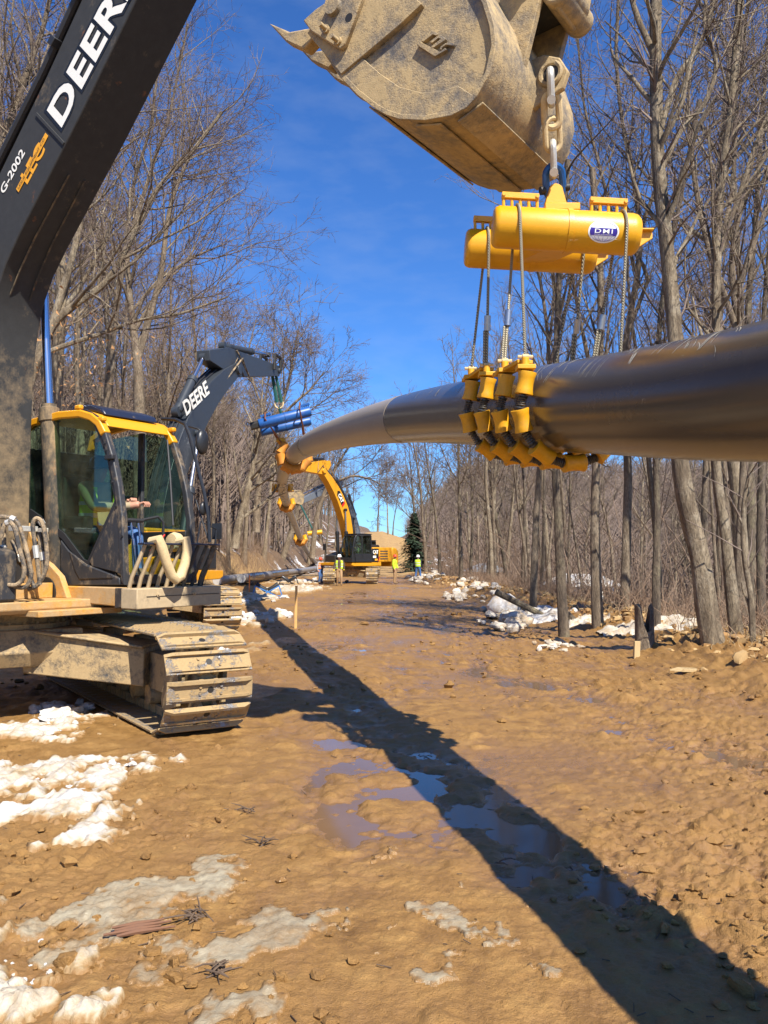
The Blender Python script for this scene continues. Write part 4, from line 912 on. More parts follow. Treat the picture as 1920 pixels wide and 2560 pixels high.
# seat, levers, operator's controls
b = MB(); b.box((.47, .9, 1.86), (.55, .52, .14)); b.box((.14, .9, 2.22), (.13, .5, .70)); b.box((.13, .9, 2.68), (.10, .26, .16)); b.box((.50, .60, 2.02), (.42, .12, .16)); b.box((.50, 1.2, 2.02), (.42, .12, .16)); b.box((.42, .9, 1.6), (.4, .4, .4)); b.build('seat', 'inside', cab1, .03)
b = MB()
for y in (.82, .92): b.tube([(1.22, y, 1.46), (1.12, y, 2.02)], .012, 8)
b.build('travel_lever', 'chrome', cab1)
b = MB(); b.tube([(1.11, .66, 2.04), (1.11, .80, 2.05), (1.12, .98, 2.05)], .022, 8); b.tube([(1.12, .98, 2.06), (1.14, 1.18, 2.10), (1.16, 1.24, 2.04), (1.16, 1.24, 1.85)], .016, 8); b.build('lever_handle', 'rubber_clean', cab1)
b = MB(); b.tube([(1.20, 1.02, 1.72), (1.22, 1.12, 1.82), (1.23, 1.20, 1.90)], [.008, .02, .008], 8); b.build('red_lever', 'red', cab1)
# guard of slanting bars in front, on the step box
b = MB(); b.box((1.655, .94, 1.235), (.24, 1.18, .205)); stp = b.build('step_box', 'step_mud', r1, .01)
b = MB(); b.box((1.778, .98, 1.255), (.006, 1.02, .006)); b.build('step_seam', 'dark', stp)
for y in (.62, 1.12): b = MB(); b.lathe((1.775, y, 1.27), (1, 0, 0), [(0, .024), (.012, .024), (.012, .014), (.03, .014)], 8); b.build('step_bolt', 'step_mud', stp)
b = MB(); b.prism([(1.76, .36), (1.86, .36), (1.86, 1.42), (1.74, 1.42)], 1.775, 1.795, 'z'); b.build('guard_rail', 'navy', r1, .006)
for k in range(9):
    y = .40 + k * .122; b = MB()
    b.tube([(1.80, y + .02, 1.775), (1.75, y - .01, 1.62), (1.66, y - .02, 1.45), (1.62, y - .02, 1.338)], .020 if k < 8 else .032, 6); b.build('guard_bar', 'step_mud' if k < 6 else 'cab_black', r1)
b = MB(); wl_ = [(398, 1348), (404, 1368), (416, 1405), (428, 1438), (440, 1448), (452, 1440), (462, 1410), (468, 1378), (466, 1350)]
P_ = [Vector((1.90, *f1.front(u, v, 1.90))) for u, v in wl_]; P_ = [Vector((1.78, P_[0].y, P_[0].z - .02))] + P_ + [Vector((1.78, P_[-1].y, P_[-1].z - .02))]
b.tube(P_, [.045, .05, .054, .05, .052, .056, .055, .05, .052, .05, .044], 10); b.build('canvas_wrapped_sling', 'canvas', r1)
# handrail and mirrors on the far front corner
def yP(u, v, L): x, z = f1.side(u, v, L); return Vector((x, L, z))
b = MB(); b.tube([yP(*q, 1.5) for q in ((405, 1047), (440, 1049), (462, 1060), (474, 1088), (492, 1160), (510, 1230), (521, 1290), (524, 1356))], .020, 8); b.tube([yP(*q, 1.5) for q in ((490, 1250), (505, 1300), (522, 1352))], .010, 6); b.build('handrail', 'cab_clean', r1)
b = MB(); c_ = yP(505, 1105, 1.55)
b.tube([yP(472, 1066, 1.5), yP(495, 1072, 1.53), yP(510, 1085, 1.56), yP(514, 1105, 1.58)], .012, 6)
b.sph(tuple(c_), .1, 14, 10, (.55, .9, 1.45)); b.build('mirror', 'cab_clean', r1)
b = MB(); b.sph(tuple(yP(508, 1272, 1.5)), .06, 12, 8, (.5, .8, 1.3)); b.build('mirror', 'cab_clean', r1)
# stick, linkage and bucket above the road
K1 = Vector((6.22, 5.60)); b = MB(); b.prism([(3.75, 8.95), (4.35, 9.0), (6.42, 5.72), (6.35, 5.45), (6.08, 5.42), (4.1, 7.9), (3.7, 8.35)], -.2, .2); b.cyl((K1.x, -.30, K1.y), (K1.x, .30, K1.y), .11, 18); b.build('stick', 'boom_black', r1, .012)
cylinder_ram(r1, (1.9, 0, 8.0), (3.75, 0, 9.25), .12, .055, .6, 'boom_black', 'stick_ram')
cylinder_ram(r1, (4.6, 0, 9.15), (6.35, 0, 6.45), .10, .05, .6, 'boom_black', 'bucket_ram')
b = MB()
for y in (-.25, .25): b.tube([(6.35, y, 6.45), (5.95, y, 6.15)], .06, 8)
b.build('bucket_link', 'mud_steel', r1)
b = MB(); b.prism([(6.28, 6.5), (6.46, 6.45), (6.50, 5.95), (6.60, 5.62), (6.56, 5.40), (6.44, 5.30), (6.36, 5.42), (6.40, 5.75), (6.30, 6.1)], -.20, .12); b.cyl((6.45, -.24, 5.42), (6.45, .24, 5.42), .10, 18); b.build('curl_link', 'mud_steel', r1, .02)
HB = .66
edge = [(4.74, 5.47), (5.01, 5.055), (5.16, 4.88), (5.31, 4.735), (5.41, 4.66), (5.51, 4.605), (5.71, 4.54), (5.91, 4.515), (6.02, 4.535), (6.10, 4.59), (6.19, 4.718), (6.235, 4.889), (6.22, 5.03), (6.17, 5.20), (6.05, 5.45), (5.86, 5.66), (5.55, 5.80)]
b = MB(); inn_ = inset(edge + [(5.1, 6.1)], .035, (5.5, 5.3))[:len(edge)]
# curved shell
vs = []; fs = []; n = len(edge)
for y in (-HB - .03, HB): vs += [(p[0], y, p[1]) for p in edge] + [(p[0], y, p[1]) for p in inn_]
for i in range(n - 1):
    fs += [(i, i + 1, 2 * n + i + 1, 2 * n + i), (n + i, n + i + 1, 3 * n + i + 1, 3 * n + i), (i, i + 1, n + i + 1, n + i), (2 * n + i, 2 * n + i + 1, 3 * n + i + 1, 3 * n + i)]
fs += [(0, n, 3 * n, 2 * n), (n - 1, 2 * n - 1, 4 * n - 1, 3 * n - 1)]
b.add(vs, fs); bk1 = b.build('bucket', 'mud_steel', r1, .004)
for y0 in (-HB, HB - .03):
    b = MB(); b.prism(inn_ + [(5.25, 6.05), (4.98, 6.0)], y0, y0 + .03); b.build('bucket_side', 'mud_steel', bk1, .003)
b = MB(); q_ = [f1.side(u, v, -HB) for u, v in ((777, 90), (862, 192), (930, 135), (1010, 68), (1062, 18), (1000, -40), (905, -60))]
b.prism(q_, -HB - .045, -HB); b.build('side_bar', 'mud_steel', bk1, .004)
q_ = [f1.side(u, v, -HB) for u, v in ((866, 190), (905, 230), (944, 270), (1005, 297), (1070, 299), (1134, 292), (1186, 250), (1192, 246), (1150, 219), (1106, 233), (1060, 236), (1005, 222), (955, 188), (908, 146))]
b = MB(); b.prism(q_, -HB - .028, -HB); b.build('wear_plate', 'mud_steel', bk1, .004)
cut = [f1.side(u, v, -HB - .05) for u, v in ((765, 57), (795, 30), (845, -5), (905, -30), (912, 0), (870, 115), (858, 128), (845, 122), (785, 84))]
b = MB(); b.prism(cut, -HB - .085, -HB - .045); sc_ = b.build('side_cutter', 'mud_steel', bk1, .008)
for u, v, hole in ((817, 74, 0), (846, 104, 0), (836, 20, 1), (872, 44, 2)):
    x, z = f1.side(u, v, -HB - .085); b = MB()
    if hole == 2: b.cyl((x, -HB - .0855, z), (x, -HB - .08, z), .032, 16); b.build('bolt_hole', 'dark', bk1)  # solid dark disc, its colour standing in for the hole's shade
    elif hole == 1: b.lathe((x, -HB - .085, z), (0, -1, 0), [(0, .065), (.04, .06), (.04, .0)], 18); b.build('boss', 'mud_steel', bk1)
    else: b.lathe((x, -HB - .085, z), (0, -1, 0), [(0, .030), (.02, .030), (.02, .017), (.085, .017), (.085, .0)], 10); b.build('bolt', 'mud_steel', bk1)
for k in range(5):
    y = -HB + .06 + k * (2 * HB - .10) / 4; b = MB()
    t0 = f1.side(683, 66, -HB + .06); t1 = f1.side(790, 78, -HB + .06); t2 = f1.side(770, 132, -HB + .06); t3 = f1.side(800, 100, -HB + .06); t4 = f1.side(735, 88, -HB + .06); t5 = f1.side(725, 112, -HB + .06)
    def lerp2(a, c, t): return (a[0] + (c[0] - a[0]) * t, a[1] + (c[1] - a[1]) * t)
    b.prism([t0, t4, t1, t3, t2, t5], y - .055, y + .055); b.build('tooth', 'mud_steel', bk1, .012)
# wear straps across the floor of the bucket, lug on the back
for i0 in (3, 6, 8):
    p = Vector(edge[i0]); d = (Vector(edge[i0 + 1]) - Vector(edge[i0 - 1])).normalized(); n_ = Vector((d.y, -d.x)); n_ = n_ if (p - Vector((5.5, 5.3))).dot(n_) > 0 else -n_
    q = [p - d * .10, p + d * .10, p + d * .10 + n_ * .014, p - d * .10 + n_ * .014]; b = MB(); b.prism([tuple(x) for x in q], -HB + .02, HB - .02); b.build('wear_strap', 'mud_steel', bk1, .004)
for y in (-.26, .20):
    b = MB(); b.prism([(5.72, 5.62), (5.9, 5.95), (6.25, 5.95), (6.42, 5.62), (6.34, 5.35), (6.245, 5.02), (6.215, 4.93), (6.20, 5.1), (6.0, 5.4)], y, y + .06); b.cyl((6.24, y - .03, 5.56), (6.24, y + .09, 5.56), .115, 22); b.build('bucket_ear', 'mud_steel', bk1, .006)
b = MB(); b.lathe((6.24, -.34, 5.56), (0, 1, 0), [(0, 0), (.0, .085), (.03, .09), (.05, .09)], 22); b.build('hinge_pin', 'galv', bk1)
LUG = Vector((6.33, -.02, 4.93))
b = MB(); b.prism([(6.12, 4.72), (6.14, 5.10), (6.28, 5.12), (6.40, 5.06), (6.46, 4.95), (6.42, 4.84), (6.30, 4.80)], -.05, .0); b.build('lifting_lug', 'mud_steel', bk1, .008)
b = MB(); b.ring((6.34, -.06, 4.96), (0, 1, 0), .075, .018, 20, 6); b.build('lug_eye', 'mud_steel', bk1)
b = MB(); b.cyl((6.34, -.058, 4.96), (6.34, -.052, 4.96), .065, 18); b.build('eye_hole', 'dark', bk1)  # no opening here: a dark disc paints the shaded inside of the eye
# raised maker's letters on the bucket side
o = f1.side(1093, 144, -HB); e = f1.side(1047, 115, -HB); b = MB()
def bq(u, v): return f1.side(1020 + u * 140 / 1659, 70 + v * 140 / 1659, -HB)
for poly in ([(310, 545), (420, 470), (880, 700), (1010, 770), (1160, 650), (1210, 700), (870, 900), (800, 870)], [(770, 130), (900, 200), (960, 250), (900, 290), (800, 250), (520, 470), (440, 440), (690, 260)],
             [(960, 280), (1060, 290), (1180, 380), (1150, 430), (800, 660), (740, 610), (1030, 390), (960, 360), (780, 510), (700, 480)], [(1010, 700), (1020, 620), (1180, 510), (1300, 490), (1430, 530), (1400, 590), (1200, 560), (1070, 640), (1050, 700)]):
    b.prism([bq(*p) for p in poly], -HB - .03, -HB)
b.build('raised_letters', 'mud_steel', bk1, .002)
# ---------------- the raised pipe ----------------
PD = 0.61; PR = PD / 2
PIPE = [(3.6, -7.0, 1.75), (2.62, -1.5, 2.0), (2.02, 1.8, 2.2)] + [tuple(at(u, v, Y)) for u, v, Y in ((1921, 984, 3.75), (1500, 1013, 5.45), (1290, 1025, 6.75), (1150, 1033, 8.6), (1010, 1047, 11.2), (880, 1075, 15.6), (782, 1107, 22.0), (735, 1138, 30.0), (709, 1180, 40.0), (705, 1214, 50.0), (717, 1262, 66.0), (735, 1305, 84.0), (760, 1368, 104.0), (782, 1400, 116.0))] + [(-9.9, 128, .75), (-10.0, 136, .5)]
def catmull(P, per=10):
    P = [Vector(p) for p in P]; out = []
    for i in range(len(P) - 1):
        p0, p1, p2, p3 = P[max(i - 1, 0)], P[i], P[i + 1], P[min(i + 2, len(P) - 1)]
        a0 = 0; a1 = max(1e-3, (p1 - p0).length ** .5); a2 = a1 + max(1e-3, (p2 - p1).length ** .5); a3 = a2 + max(1e-3, (p3 - p2).length ** .5)
        for k in range(per):
            t = a1 + (a2 - a1) * k / per
            if i == 0 or i == len(P) - 2: out.append(p1.lerp(p2, k / per)); continue
            A1 = p0 * ((a1 - t) / (a1 - a0)) + p1 * ((t - a0) / (a1 - a0)); A2 = p1 * ((a2 - t) / (a2 - a1)) + p2 * ((t - a1) / (a2 - a1)); A3 = p2 * ((a3 - t) / (a3 - a2)) + p3 * ((t - a2) / (a3 - a2))
            B1 = A1 * ((a2 - t) / (a2 - a0)) + A2 * ((t - a0) / (a2 - a0)); B2 = A2 * ((a3 - t) / (a3 - a1)) + A3 * ((t - a1) / (a3 - a1)); out.append(B1 * ((a2 - t) / (a2 - a1)) + B2 * ((t - a1) / (a2 - a1)))
    out.append(P[-1]); return out
PL = catmull(PIPE, 12)
def relax(P, n):
    for _ in range(n): P = [P[0]] + [(P[i - 1] + P[i] * 2 + P[i + 1]) / 4 for i in range(1, len(P) - 1)] + [P[-1]]
    return P
PL = relax(PL, 30)
def pipe_at(Y):
    for i in range(len(PL) - 1):
        if PL[i].y <= Y <= PL[i + 1].y: t = (Y - PL[i].y) / (PL[i + 1].y - PL[i].y); return PL[i].lerp(PL[i + 1], t), (PL[i + 1] - PL[i]).normalized()
def coating(name, c1, c2, rough, scuff):
    t = NT(name); v = t.coord('Object'); v2 = t.coord('Object', (1, .35, 1))
    n1 = t.noise(v2, 2.2, 6, .6); n2 = t.noise(v, 30, 5, .65); n3 = t.noise(t.coord('Object', (5, .6, 5)), 2.0, 8, .75, .5)
    c = t.mix(n1, c1, c2); c = t.mix(t.ramp(n3, [(scuff, 0.0), (scuff + .05, .75)]), c, (.42, .37, .28))
    dust = t.ramp(t.noise(v, 1.1, 7, .7), [(.52, 0.0), (.75, .30)]); c = t.mix(dust, c, (.25, .18, .11))
    t.set('Base Color', c); t.set('Roughness', t.mix(n2, rough * .75, rough * 1.4)); t.set('Specular IOR Level', .6); t.bump(n1, .03, .004); return t.m
M['coat_dark'] = coating('dark_bronze_pipe_coating', (.042, .036, .030), (.074, .062, .049), .21, .66)
M['coat_grey'] = coating('grey_brown_pipe_coating', (.27, .225, .172), (.38, .32, .245), .34, .70)
pr = empty('raised_pipe', tuple(PL[0]), 0, 'long steel pipe lifted in a high arc over the road by the excavators', 'pipe')
def pipe_part(name, y0, y1, mat, r, par, n=56):
    P = [p - Vector(PL[0]) for p in ([pipe_at(y0)[0]] + [q for q in PL if y0 + .02 < q.y < y1 - .02] + [pipe_at(y1)[0]])]
    b = MB(); b.tube(P, r, n); return b.build(name, mat, par)
pipe_part('dark_coated_section', -7.0, 11.15, 'coat_dark', PR, pr)
s2_ = pipe_part('grey_coated_section', 11.15, 136.0, 'coat_grey', PR, pr)
pipe_part('field_joint', 11.05, 11.45, 'coat_joint' if 'coat_joint' in M else 'coat_grey', PR + .004, pr)
for y0 in (23.0, 35.0, 47.0, 59.0, 71.0, 83.0, 95.0): pipe_part('field_joint', y0, y0 + .5, 'coat_dark', PR + .003, pr, 32)
# scuffs where slings and rollers dragged, raised 1 mm as dried mud
rs = random.Random(3)
b = MB()
for k in range(46):
    Y = rs.uniform(3.6, 6.0) if k < 34 else rs.uniform(6.9, 10.8); p, d = pipe_at(Y); a0 = rs.uniform(.45, 1.45); da = rs.uniform(.2, .65); sl = rs.uniform(-.02, .06)
    u1 = Vector((0, 0, 1)); u1 = (u1 - d * u1.dot(d)).normalized(); u2 = u1.cross(d)
    for s0 in range(rs.choice([1, 1, 2, 3])):
        vs = []; off = rs.uniform(-.05, .05); wd = rs.uniform(.001, .0045)
        for i in range(9):
            t = i / 8; a = a0 + da * t; wi = wd * math.sin(math.pi * min(1, t + .08)) + .0008
            c = p + (u1 * math.sin(a) + u2 * math.cos(a) * (1)) * (PR + .0012) + d * (off + sl * t + .05 * t * t)
            vs += [c + d * wi - Vector(PL[0]), c - d * wi - Vector(PL[0])]
        b.add(vs, [(2 * i, 2 * i + 1, 2 * i + 3, 2 * i + 2) for i in range(8)])
tag(b.build('scuff_marks', 'scuff', pr), kind='stuff')
# ---------------- yellow lifting beam and roller cradle ----------------
ctr = at(1385, 600, 6.15)
lb = empty('lifting_beam', tuple(ctr), 0, 'twin-barrel yellow lifting beam with rope-hung roller cradle around the pipe', 'lifting beam')
O_ = Vector(ctr)
def L_(p): return Vector(p) - O_
RB = .142
barA = (L_(at(1232, 567, 5.90)), L_(at(1594, 588, 5.90))); barB = (L_(at(1163, 620, 6.40)), L_(at(1486, 638, 6.40)))
for k, (a, c) in enumerate((barA, barB)):
    d = (c - a); Ln_ = d.length; b = MB(); b.lathe(a, d, [(0, .0), (0, RB * .80), (.012, RB * .93), (.035, RB), (Ln_ - .05, RB), (Ln_ - .02, RB * .95), (Ln_, RB * .82), (Ln_, 0)], 36); bar_ = b.build('barrel', 'beam_yellow', lb)
    d.normalize(); m = (a + c) / 2
    b = MB(); b.lathe(m + d * .0, d, [(0, RB), (0, RB + .006), (.035, RB + .006), (.035, RB)], 36); b.build('weld_band', 'beam_yellow', bar_)
    fw = Vector((0, -1, 0)); upv = Vector((0, 0, 1)); b = MB(); e = c + d * .0
    b.add([e + upv * .05 + fw * .012, e + d * .10 + upv * .02 + fw * .012, e + d * .10 - upv * .02 + fw * .012, e - upv * .09 + fw * .012, e + upv * .05 - fw * .012, e + d * .10 + upv * .02 - fw * .012, e + d * .10 - upv * .02 - fw * .012, e - upv * .09 - fw * .012], [(0, 1, 2, 3), (7, 6, 5, 4), (0, 4, 5, 1), (1, 5, 6, 2), (2, 6, 7, 3), (3, 7, 4, 0)]); b.box(e + d * .05 + upv * .03, (.1, .1, .012)); b.build('end_lug', 'beam_yellow', bar_, .004)
    for side in (0, 1):     # comb of posts that keeps the rope on the barrel
        s0 = .075 if side == 0 else Ln_ - .315
        for q in range(5):
            p = a + d * (s0 + q * .058) + Vector((0, 0, RB - .01)); b = MB(); b.cyl(p, p + Vector((0, 0, .075 if 0 < q < 4 else .10)), .0115, 8); b.build('comb_post', 'beam_yellow', bar_)
        p0 = a + d * (s0 - .012) + Vector((0, -.014, RB + .082)); p1 = a + d * (s0 + .244) + Vector((0, -.014, RB + .082))
        mid_ = (p0 + p1) / 2; rot = Matrix.Rotation(math.atan2(-d.z, d.x), 3, 'Y'); b = MB(); b.box(mid_, ((p1 - p0).length, .016, .042), rot); b.box(mid_ + Vector((0, .03, 0)), ((p1 - p0).length, .012, .042), rot); b.build('comb_bar', 'beam_yellow', bar_, .003)
        for q in (p0, p1): b = MB(); b.lathe(q + Vector((.012 if q is p0 else -.012, -.008, 0)), (0, -1, 0), [(0, .013), (.01, .013), (.01, 0)], 6); b.build('comb_bolt', 'beam_yellow', bar_)
# cross tube and lug plates
ma = (barA[0] + barA[1]) / 2; mb_ = (barB[0] + barB[1]) / 2
b = MB(); b.add([ma + Vector((x, .05, z)) for x in (-.13, .13) for z in (-.11, -.02)] + [mb_ + Vector((x, -.05, z)) for x in (-.13, .13) for z in (-.11, -.02)], [(0, 1, 3, 2), (4, 6, 7, 5), (0, 4, 5, 1), (2, 3, 7, 6), (1, 5, 7, 3), (0, 2, 6, 4)]); b.build('cross_brace', 'beam_yellow', lb, .006)
lg = L_(at(1387, 512, 6.13))
for dy in (-.035, .035):
    b = MB(); pr_ = []
    for i in range(9): a = math.pi * (1 - i / 8); pr_.append((lg.x + .052 * math.cos(a), lg.z + .085 + .052 * math.sin(a)))
    b.prism([(lg.x - .10, lg.z - .10)] + [(lg.x - .085, lg.z - .04)] + pr_ + [(lg.x + .085, lg.z - .04), (lg.x + .10, lg.z - .10)], lg.y + dy - .014, lg.y + dy + .014); b.build('lug_plate', 'beam_yellow', lb, .004)
b = MB(); b.box((lg.x, lg.y, lg.z - .12), (.24, .55, .05)); b.build('lug_base', 'beam_yellow', lb, .006)
# roller strings round the pipe and ropes up to the barrels
def roller(cen, axis, r, h, mat, par, n=22):
    a = Vector(axis).normalized(); cen = Vector(cen); b = MB()
    b.lathe(cen - a * h / 2, a, [(0, .0), (0, r * .55), (0, r * 1.0), (h * .04, r * 1.02), (h * .25, r * .90), (h * .5, r * .86), (h * .75, r * .90), (h * .96, r * 1.02), (h, r), (h, r * .5), (h, 0)], n); o = b.build('roller', mat, par); return o
STR = (5.80, 6.15, 6.50, 6.86); ANG = [158, 196, 237, 274, 311, 350, 26]
legs = []
for si, Y in enumerate(STR):
    p, d = pipe_at(Y); up = Vector((0, 0, 1)); up = (up - d * up.dot(d)).normalized(); rt = d.cross(up).normalized(); Rr = PR + .072
    cs = []
    for k, ad in enumerate(ANG):
        a = R(ad); tg_ = (-rt * math.sin(a) + up * math.cos(a)); cs.append((p + (rt * math.cos(a) + up * math.sin(a)) * Rr, (tg_ * .35 - up * .65).normalized() if k == 0 else (tg_ * .35 + up * .65).normalized() if k == 6 else tg_))
    for k, (c, tg) in enumerate(cs):
        roller(L_(c), tg, .061, .148 if k < 6 else .135, 'roller_yellow', lb)
        if k:   # spring link to the roller before
            c0, t0 = cs[k - 1]; a_ = L_(c0) + (t0 * .09); e_ = L_(c) - tg * .09
            s0, s1 = (L_(c0) + t0 * .07, L_(c) - tg * .07); dd = (s1 - s0); b = MB(); b.tube([s0, s1], .016, 8)
            nn = dd.orthogonal().normalized(); n2 = dd.normalized().cross(nn); hel = []
            for i in range(37): t = .18 + .64 * i / 36; th = i * math.tau / 7.5; hel.append(s0 + dd * t + (nn * math.cos(th) + n2 * math.sin(th)) * .026)
            b.tube(hel, .0055, 5); b.lathe(s0 + dd * .12, dd, [(0, .0), (0, .034), (.008, .034), (.008, 0)], 12); b.lathe(s0 + dd * .84, dd, [(0, .0), (0, .034), (.008, .034), (.008, 0)], 12)
            b.build('spring_link', 'spring' if 'spring' in M else 'dark', lb)
    for k, sg in ((0, 1), (6, -1)):
        c, tg = cs[k]; topp = L_(c) + Vector((0, 0, .10)); b = MB(); b.box(topp + Vector((0, 0, .0)), (.12, .12, .03)); b.cyl(topp, topp + Vector((0, 0, .07)), .026, 12); b.build('rope_socket', 'roller_yellow', lb, .004)
        b = MB(); b.lathe(topp + Vector((-.05, 0, .075)), (1, 0, 0), [(0, .0), (0, .012), (.03, .012), (.03, .02), (.07, .02), (.07, .012), (.10, .012), (.10, 0)], 8); b.build('socket_pin', 'canvas', lb)
        legs.append((si, k, topp + Vector((0, 0, .05))))
b_ = None
for Y0, Y1 in ((STR[0], STR[1]), (STR[2], STR[3])):       # yoke plates joining the top rollers in pairs
    p0, d0 = pipe_at(Y0); p1, d1 = pipe_at(Y1); c0 = L_(p0 + Vector((-Rr * .9, 0, .27))); c1 = L_(p1 + Vector((-Rr * .9, 0, .27))); b = MB(); m = (c0 + c1) / 2; dd = c1 - c0
    b.box(m, (.11, dd.length + .10, .026), Matrix.Rotation(math.atan2(dd.y, dd.x) - math.pi / 2, 3, 'Z')); b.build('yoke_plate', 'roller_yellow', lb, .004)
def rope_mat():
    t = NT('galvanised_wire_rope'); g = t.coord('Object'); wv = t.n('TexWave'); wv.wave_type = 'BANDS'; wv.bands_direction = 'DIAGONAL'; wv.inputs['Scale'].default_value = 38; t.l(g, wv.inputs[0])
    t.set('Base Color', t.mix(wv.outputs['Fac'], (.05, .045, .035), (.42, .37, .25))); t.set('Roughness', .5); t.set('Metallic', .35); t.bump(wv.outputs['Fac'], .6, .004); return t.m
M['rope'] = rope_mat()
for k in (0, 6):
    for (i0, i1), (a, c) in (((0, 1), barA), ((2, 3), barB)):
        l0 = [l for l in legs if l[0] == i0 and l[1] == k][0][2]; l1 = [l for l in legs if l[0] == i1 and l[1] == k][0][2]
        d = (c - a); t = .165 if k == 0 else .885; q = a + d * t; rr = RB + .014
        arc = [q + Vector((0, -math.cos(th) * rr, math.sin(th) * rr)) for th in [math.pi * i / 10 for i in range(11)]]
        b = MB(); b.tube([l0] + arc + [l1], .0105, 8); rp = b.build('wire_rope', 'rope', lb)
        for l_ in ([l1] if i0 == 0 else [l0, l1][:1]):
            e = arc[-1] if l_ is l1 else arc[0]; m0 = l_.lerp(e, .30); m1 = l_.lerp(e, .42); b = MB(); b.cyl(m0, m1, .024, 12); b.build('ferrule', 'steel', rp)
            b = MB(); b.tube([m0 + Vector((-.02, 0, 0)), l_ + Vector((-.018, 0, 0))], .011, 6); b.build('rope_tail', 'rope', rp)
# maker's sticker on the near barrel, bent round it
def sticker():
    a, c = barA; d = (c - a).normalized(); up = Vector((0, 0, 1)); up = (up - d * up.dot(d)).normalized(); fw = d.cross(up) ; fw = fw if fw.y < 0 else -fw
    s0 = (L_(at(1498, 573, 5.9)) - a).dot(d); th0 = R(-17)
    def S(x, y, lift): th = th0 + y / RB; r = RB + lift; return a + d * (s0 + x) + (fw * math.cos(th) + up * math.sin(th)) * r
    def patch(name, pts, mat, lift, par):
        b = MB(); n = len(pts); cx = sum(p[0] for p in pts) / n; cy = sum(p[1] for p in pts) / n; vs = [S(cx, cy, lift)]
        rings = 4
        for k in range(1, rings + 1): vs += [S(cx + (x - cx) * k / rings, cy + (y - cy) * k / rings, lift) for x, y in pts]
        fs = [(0, 1 + i, 1 + (i + 1) % n) for i in range(n)]
        for k in range(rings - 1): fs += [(1 + k * n + i, 1 + (k + 1) * n + i, 1 + (k + 1) * n + (i + 1) % n, 1 + k * n + (i + 1) % n) for i in range(n)]
        b.add(vs, fs); return b.build(name, mat, par)
    el = lambda rx, ry, n=36, lo=None, hi=None: [(rx * math.cos(t), max(lo if lo is not None else -9, min(hi if hi is not None else 9, ry * math.sin(t)))) for t in [math.tau * i / n for i in range(n)]]
    st = patch('maker_sticker', el(.104, .077), 'decal_white', .0015, lb)
    band = el(.092, .064, 48, -.026, .022); patch('sticker_band', band, 'decal_blue', .0025, st)
    b = MB(); b.tube([S(x, y, .003) for x, y in el(.092, .064, 40)], .0011, 4, closed=True)
    for m in (-.5, -.28, 0, .28, .5): b.tube([S(.092 * m * 1.5 * math.cos(t), .064 * math.sin(t), .003) for t in [-1.45 + .18 * i for i in range(6)]], .0008, 4)
    b.build('sticker_globe', 'decal_blue', st)
    for body, x0, x1, y0, y1, bd in (('DMI', -.060, .060, -.011, .016, .01), ('INTERNATIONAL', -.062, .062, -.0225, -.0165, .0)):
        ob = text_mesh('sticker_letters', body, 'decal_white', 1.0, 0, bd, spacing=1.2); me = ob.data
        bm = bmesh.new(); bm.from_mesh(me); bm.to_mesh(me); bm.free()
        co = np.zeros(len(me.vertices) * 3, np.float32); me.vertices.foreach_get('co', co); co = co.reshape(-1, 3); mn = co.min(0); mx_ = co.max(0)
        for i, v in enumerate(me.vertices): v.co = S(x0 + (x1 - x0) * (co[i][0] - mn[0]) / (mx_[0] - mn[0]), y0 + (y1 - y0) * (co[i][1] - mn[1]) / (mx_[1] - mn[1]), .0042)
        me.update(); ob.parent = st
sticker()
# ---------------- chain and shackles between bucket and beam ----------------
eye = f1.o + f1.x * 6.345 + f1.y * -.075 + Vector((0, 0, 4.95)); lugw = O_ + lg + Vector((0, 0, .085))
ch = empty('lifting_chain', tuple(lugw), 0, 'short chain of worn shackles and links from the bucket to the yellow beam', 'chain')
def C_(p): return Vector(p) - lugw
def link_pts(c, ax, side, hl, hw, n=24):
    c, ax, side = Vector(c), Vector(ax).normalized(), Vector(side).normalized()
    return [c + ax * (hl - hw) * (1 if math.sin(t) > 0 else -1) + ax * hw * math.sin(t) + side * hw * math.cos(t) for t in [math.tau * (i + .5) / n for i in range(n)]]
dc = (eye - lugw); ax_ = dc.normalized(); s1 = Vector((1, -.2, 0)); s1 = (s1 - ax_ * s1.dot(ax_)).normalized(); s2 = ax_.cross(s1); Lc = dc.length
for f0, f1_, sd, hw, r, mt, nm in ((-.04, .24, (s1 * .9 + s2 * .45).normalized(), .066, .026, 'blue_steel', 'blue_shackle'), (.15, .44, s2, .048, .024, 'galv', 'shackle'), (.36, .64, (s1 * .8 + s2 * .5).normalized(), .058, .020, 'canvas', 'hook_link'), (.56, .84, (s1 + s2 * .25).normalized(), .052, .025, 'canvas', 'chain_link'), (.75, 1.03, s2, .050, .026, 'galv', 'shackle')):
    c = C_(lugw + dc * ((f0 + f1_) / 2)); b = MB(); b.tube(link_pts(c, ax_, sd, Lc * (f1_ - f0) / 2, hw), r, 9, closed=True); o = b.build(nm, mt, ch)
    if 'shackle' in nm:
        e = c - ax_ * (Lc * (f1_ - f0) / 2 - hw * .9) if nm == 'blue_shackle' else c - ax_ * (Lc * (f1_ - f0) / 2 - hw * .6); b = MB(); b.lathe(e - Vector(sd) * (hw + .045), sd, [(0, .0), (0, .030), (.03, .030), (.03, r * .95), (2 * hw + .065, r * .95), (2 * hw + .065, .028), (2 * hw + .09, .028), (2 * hw + .09, 0)], 12); b.build('shackle_pin', mt if nm != 'blue_shackle' else 'dark', o)
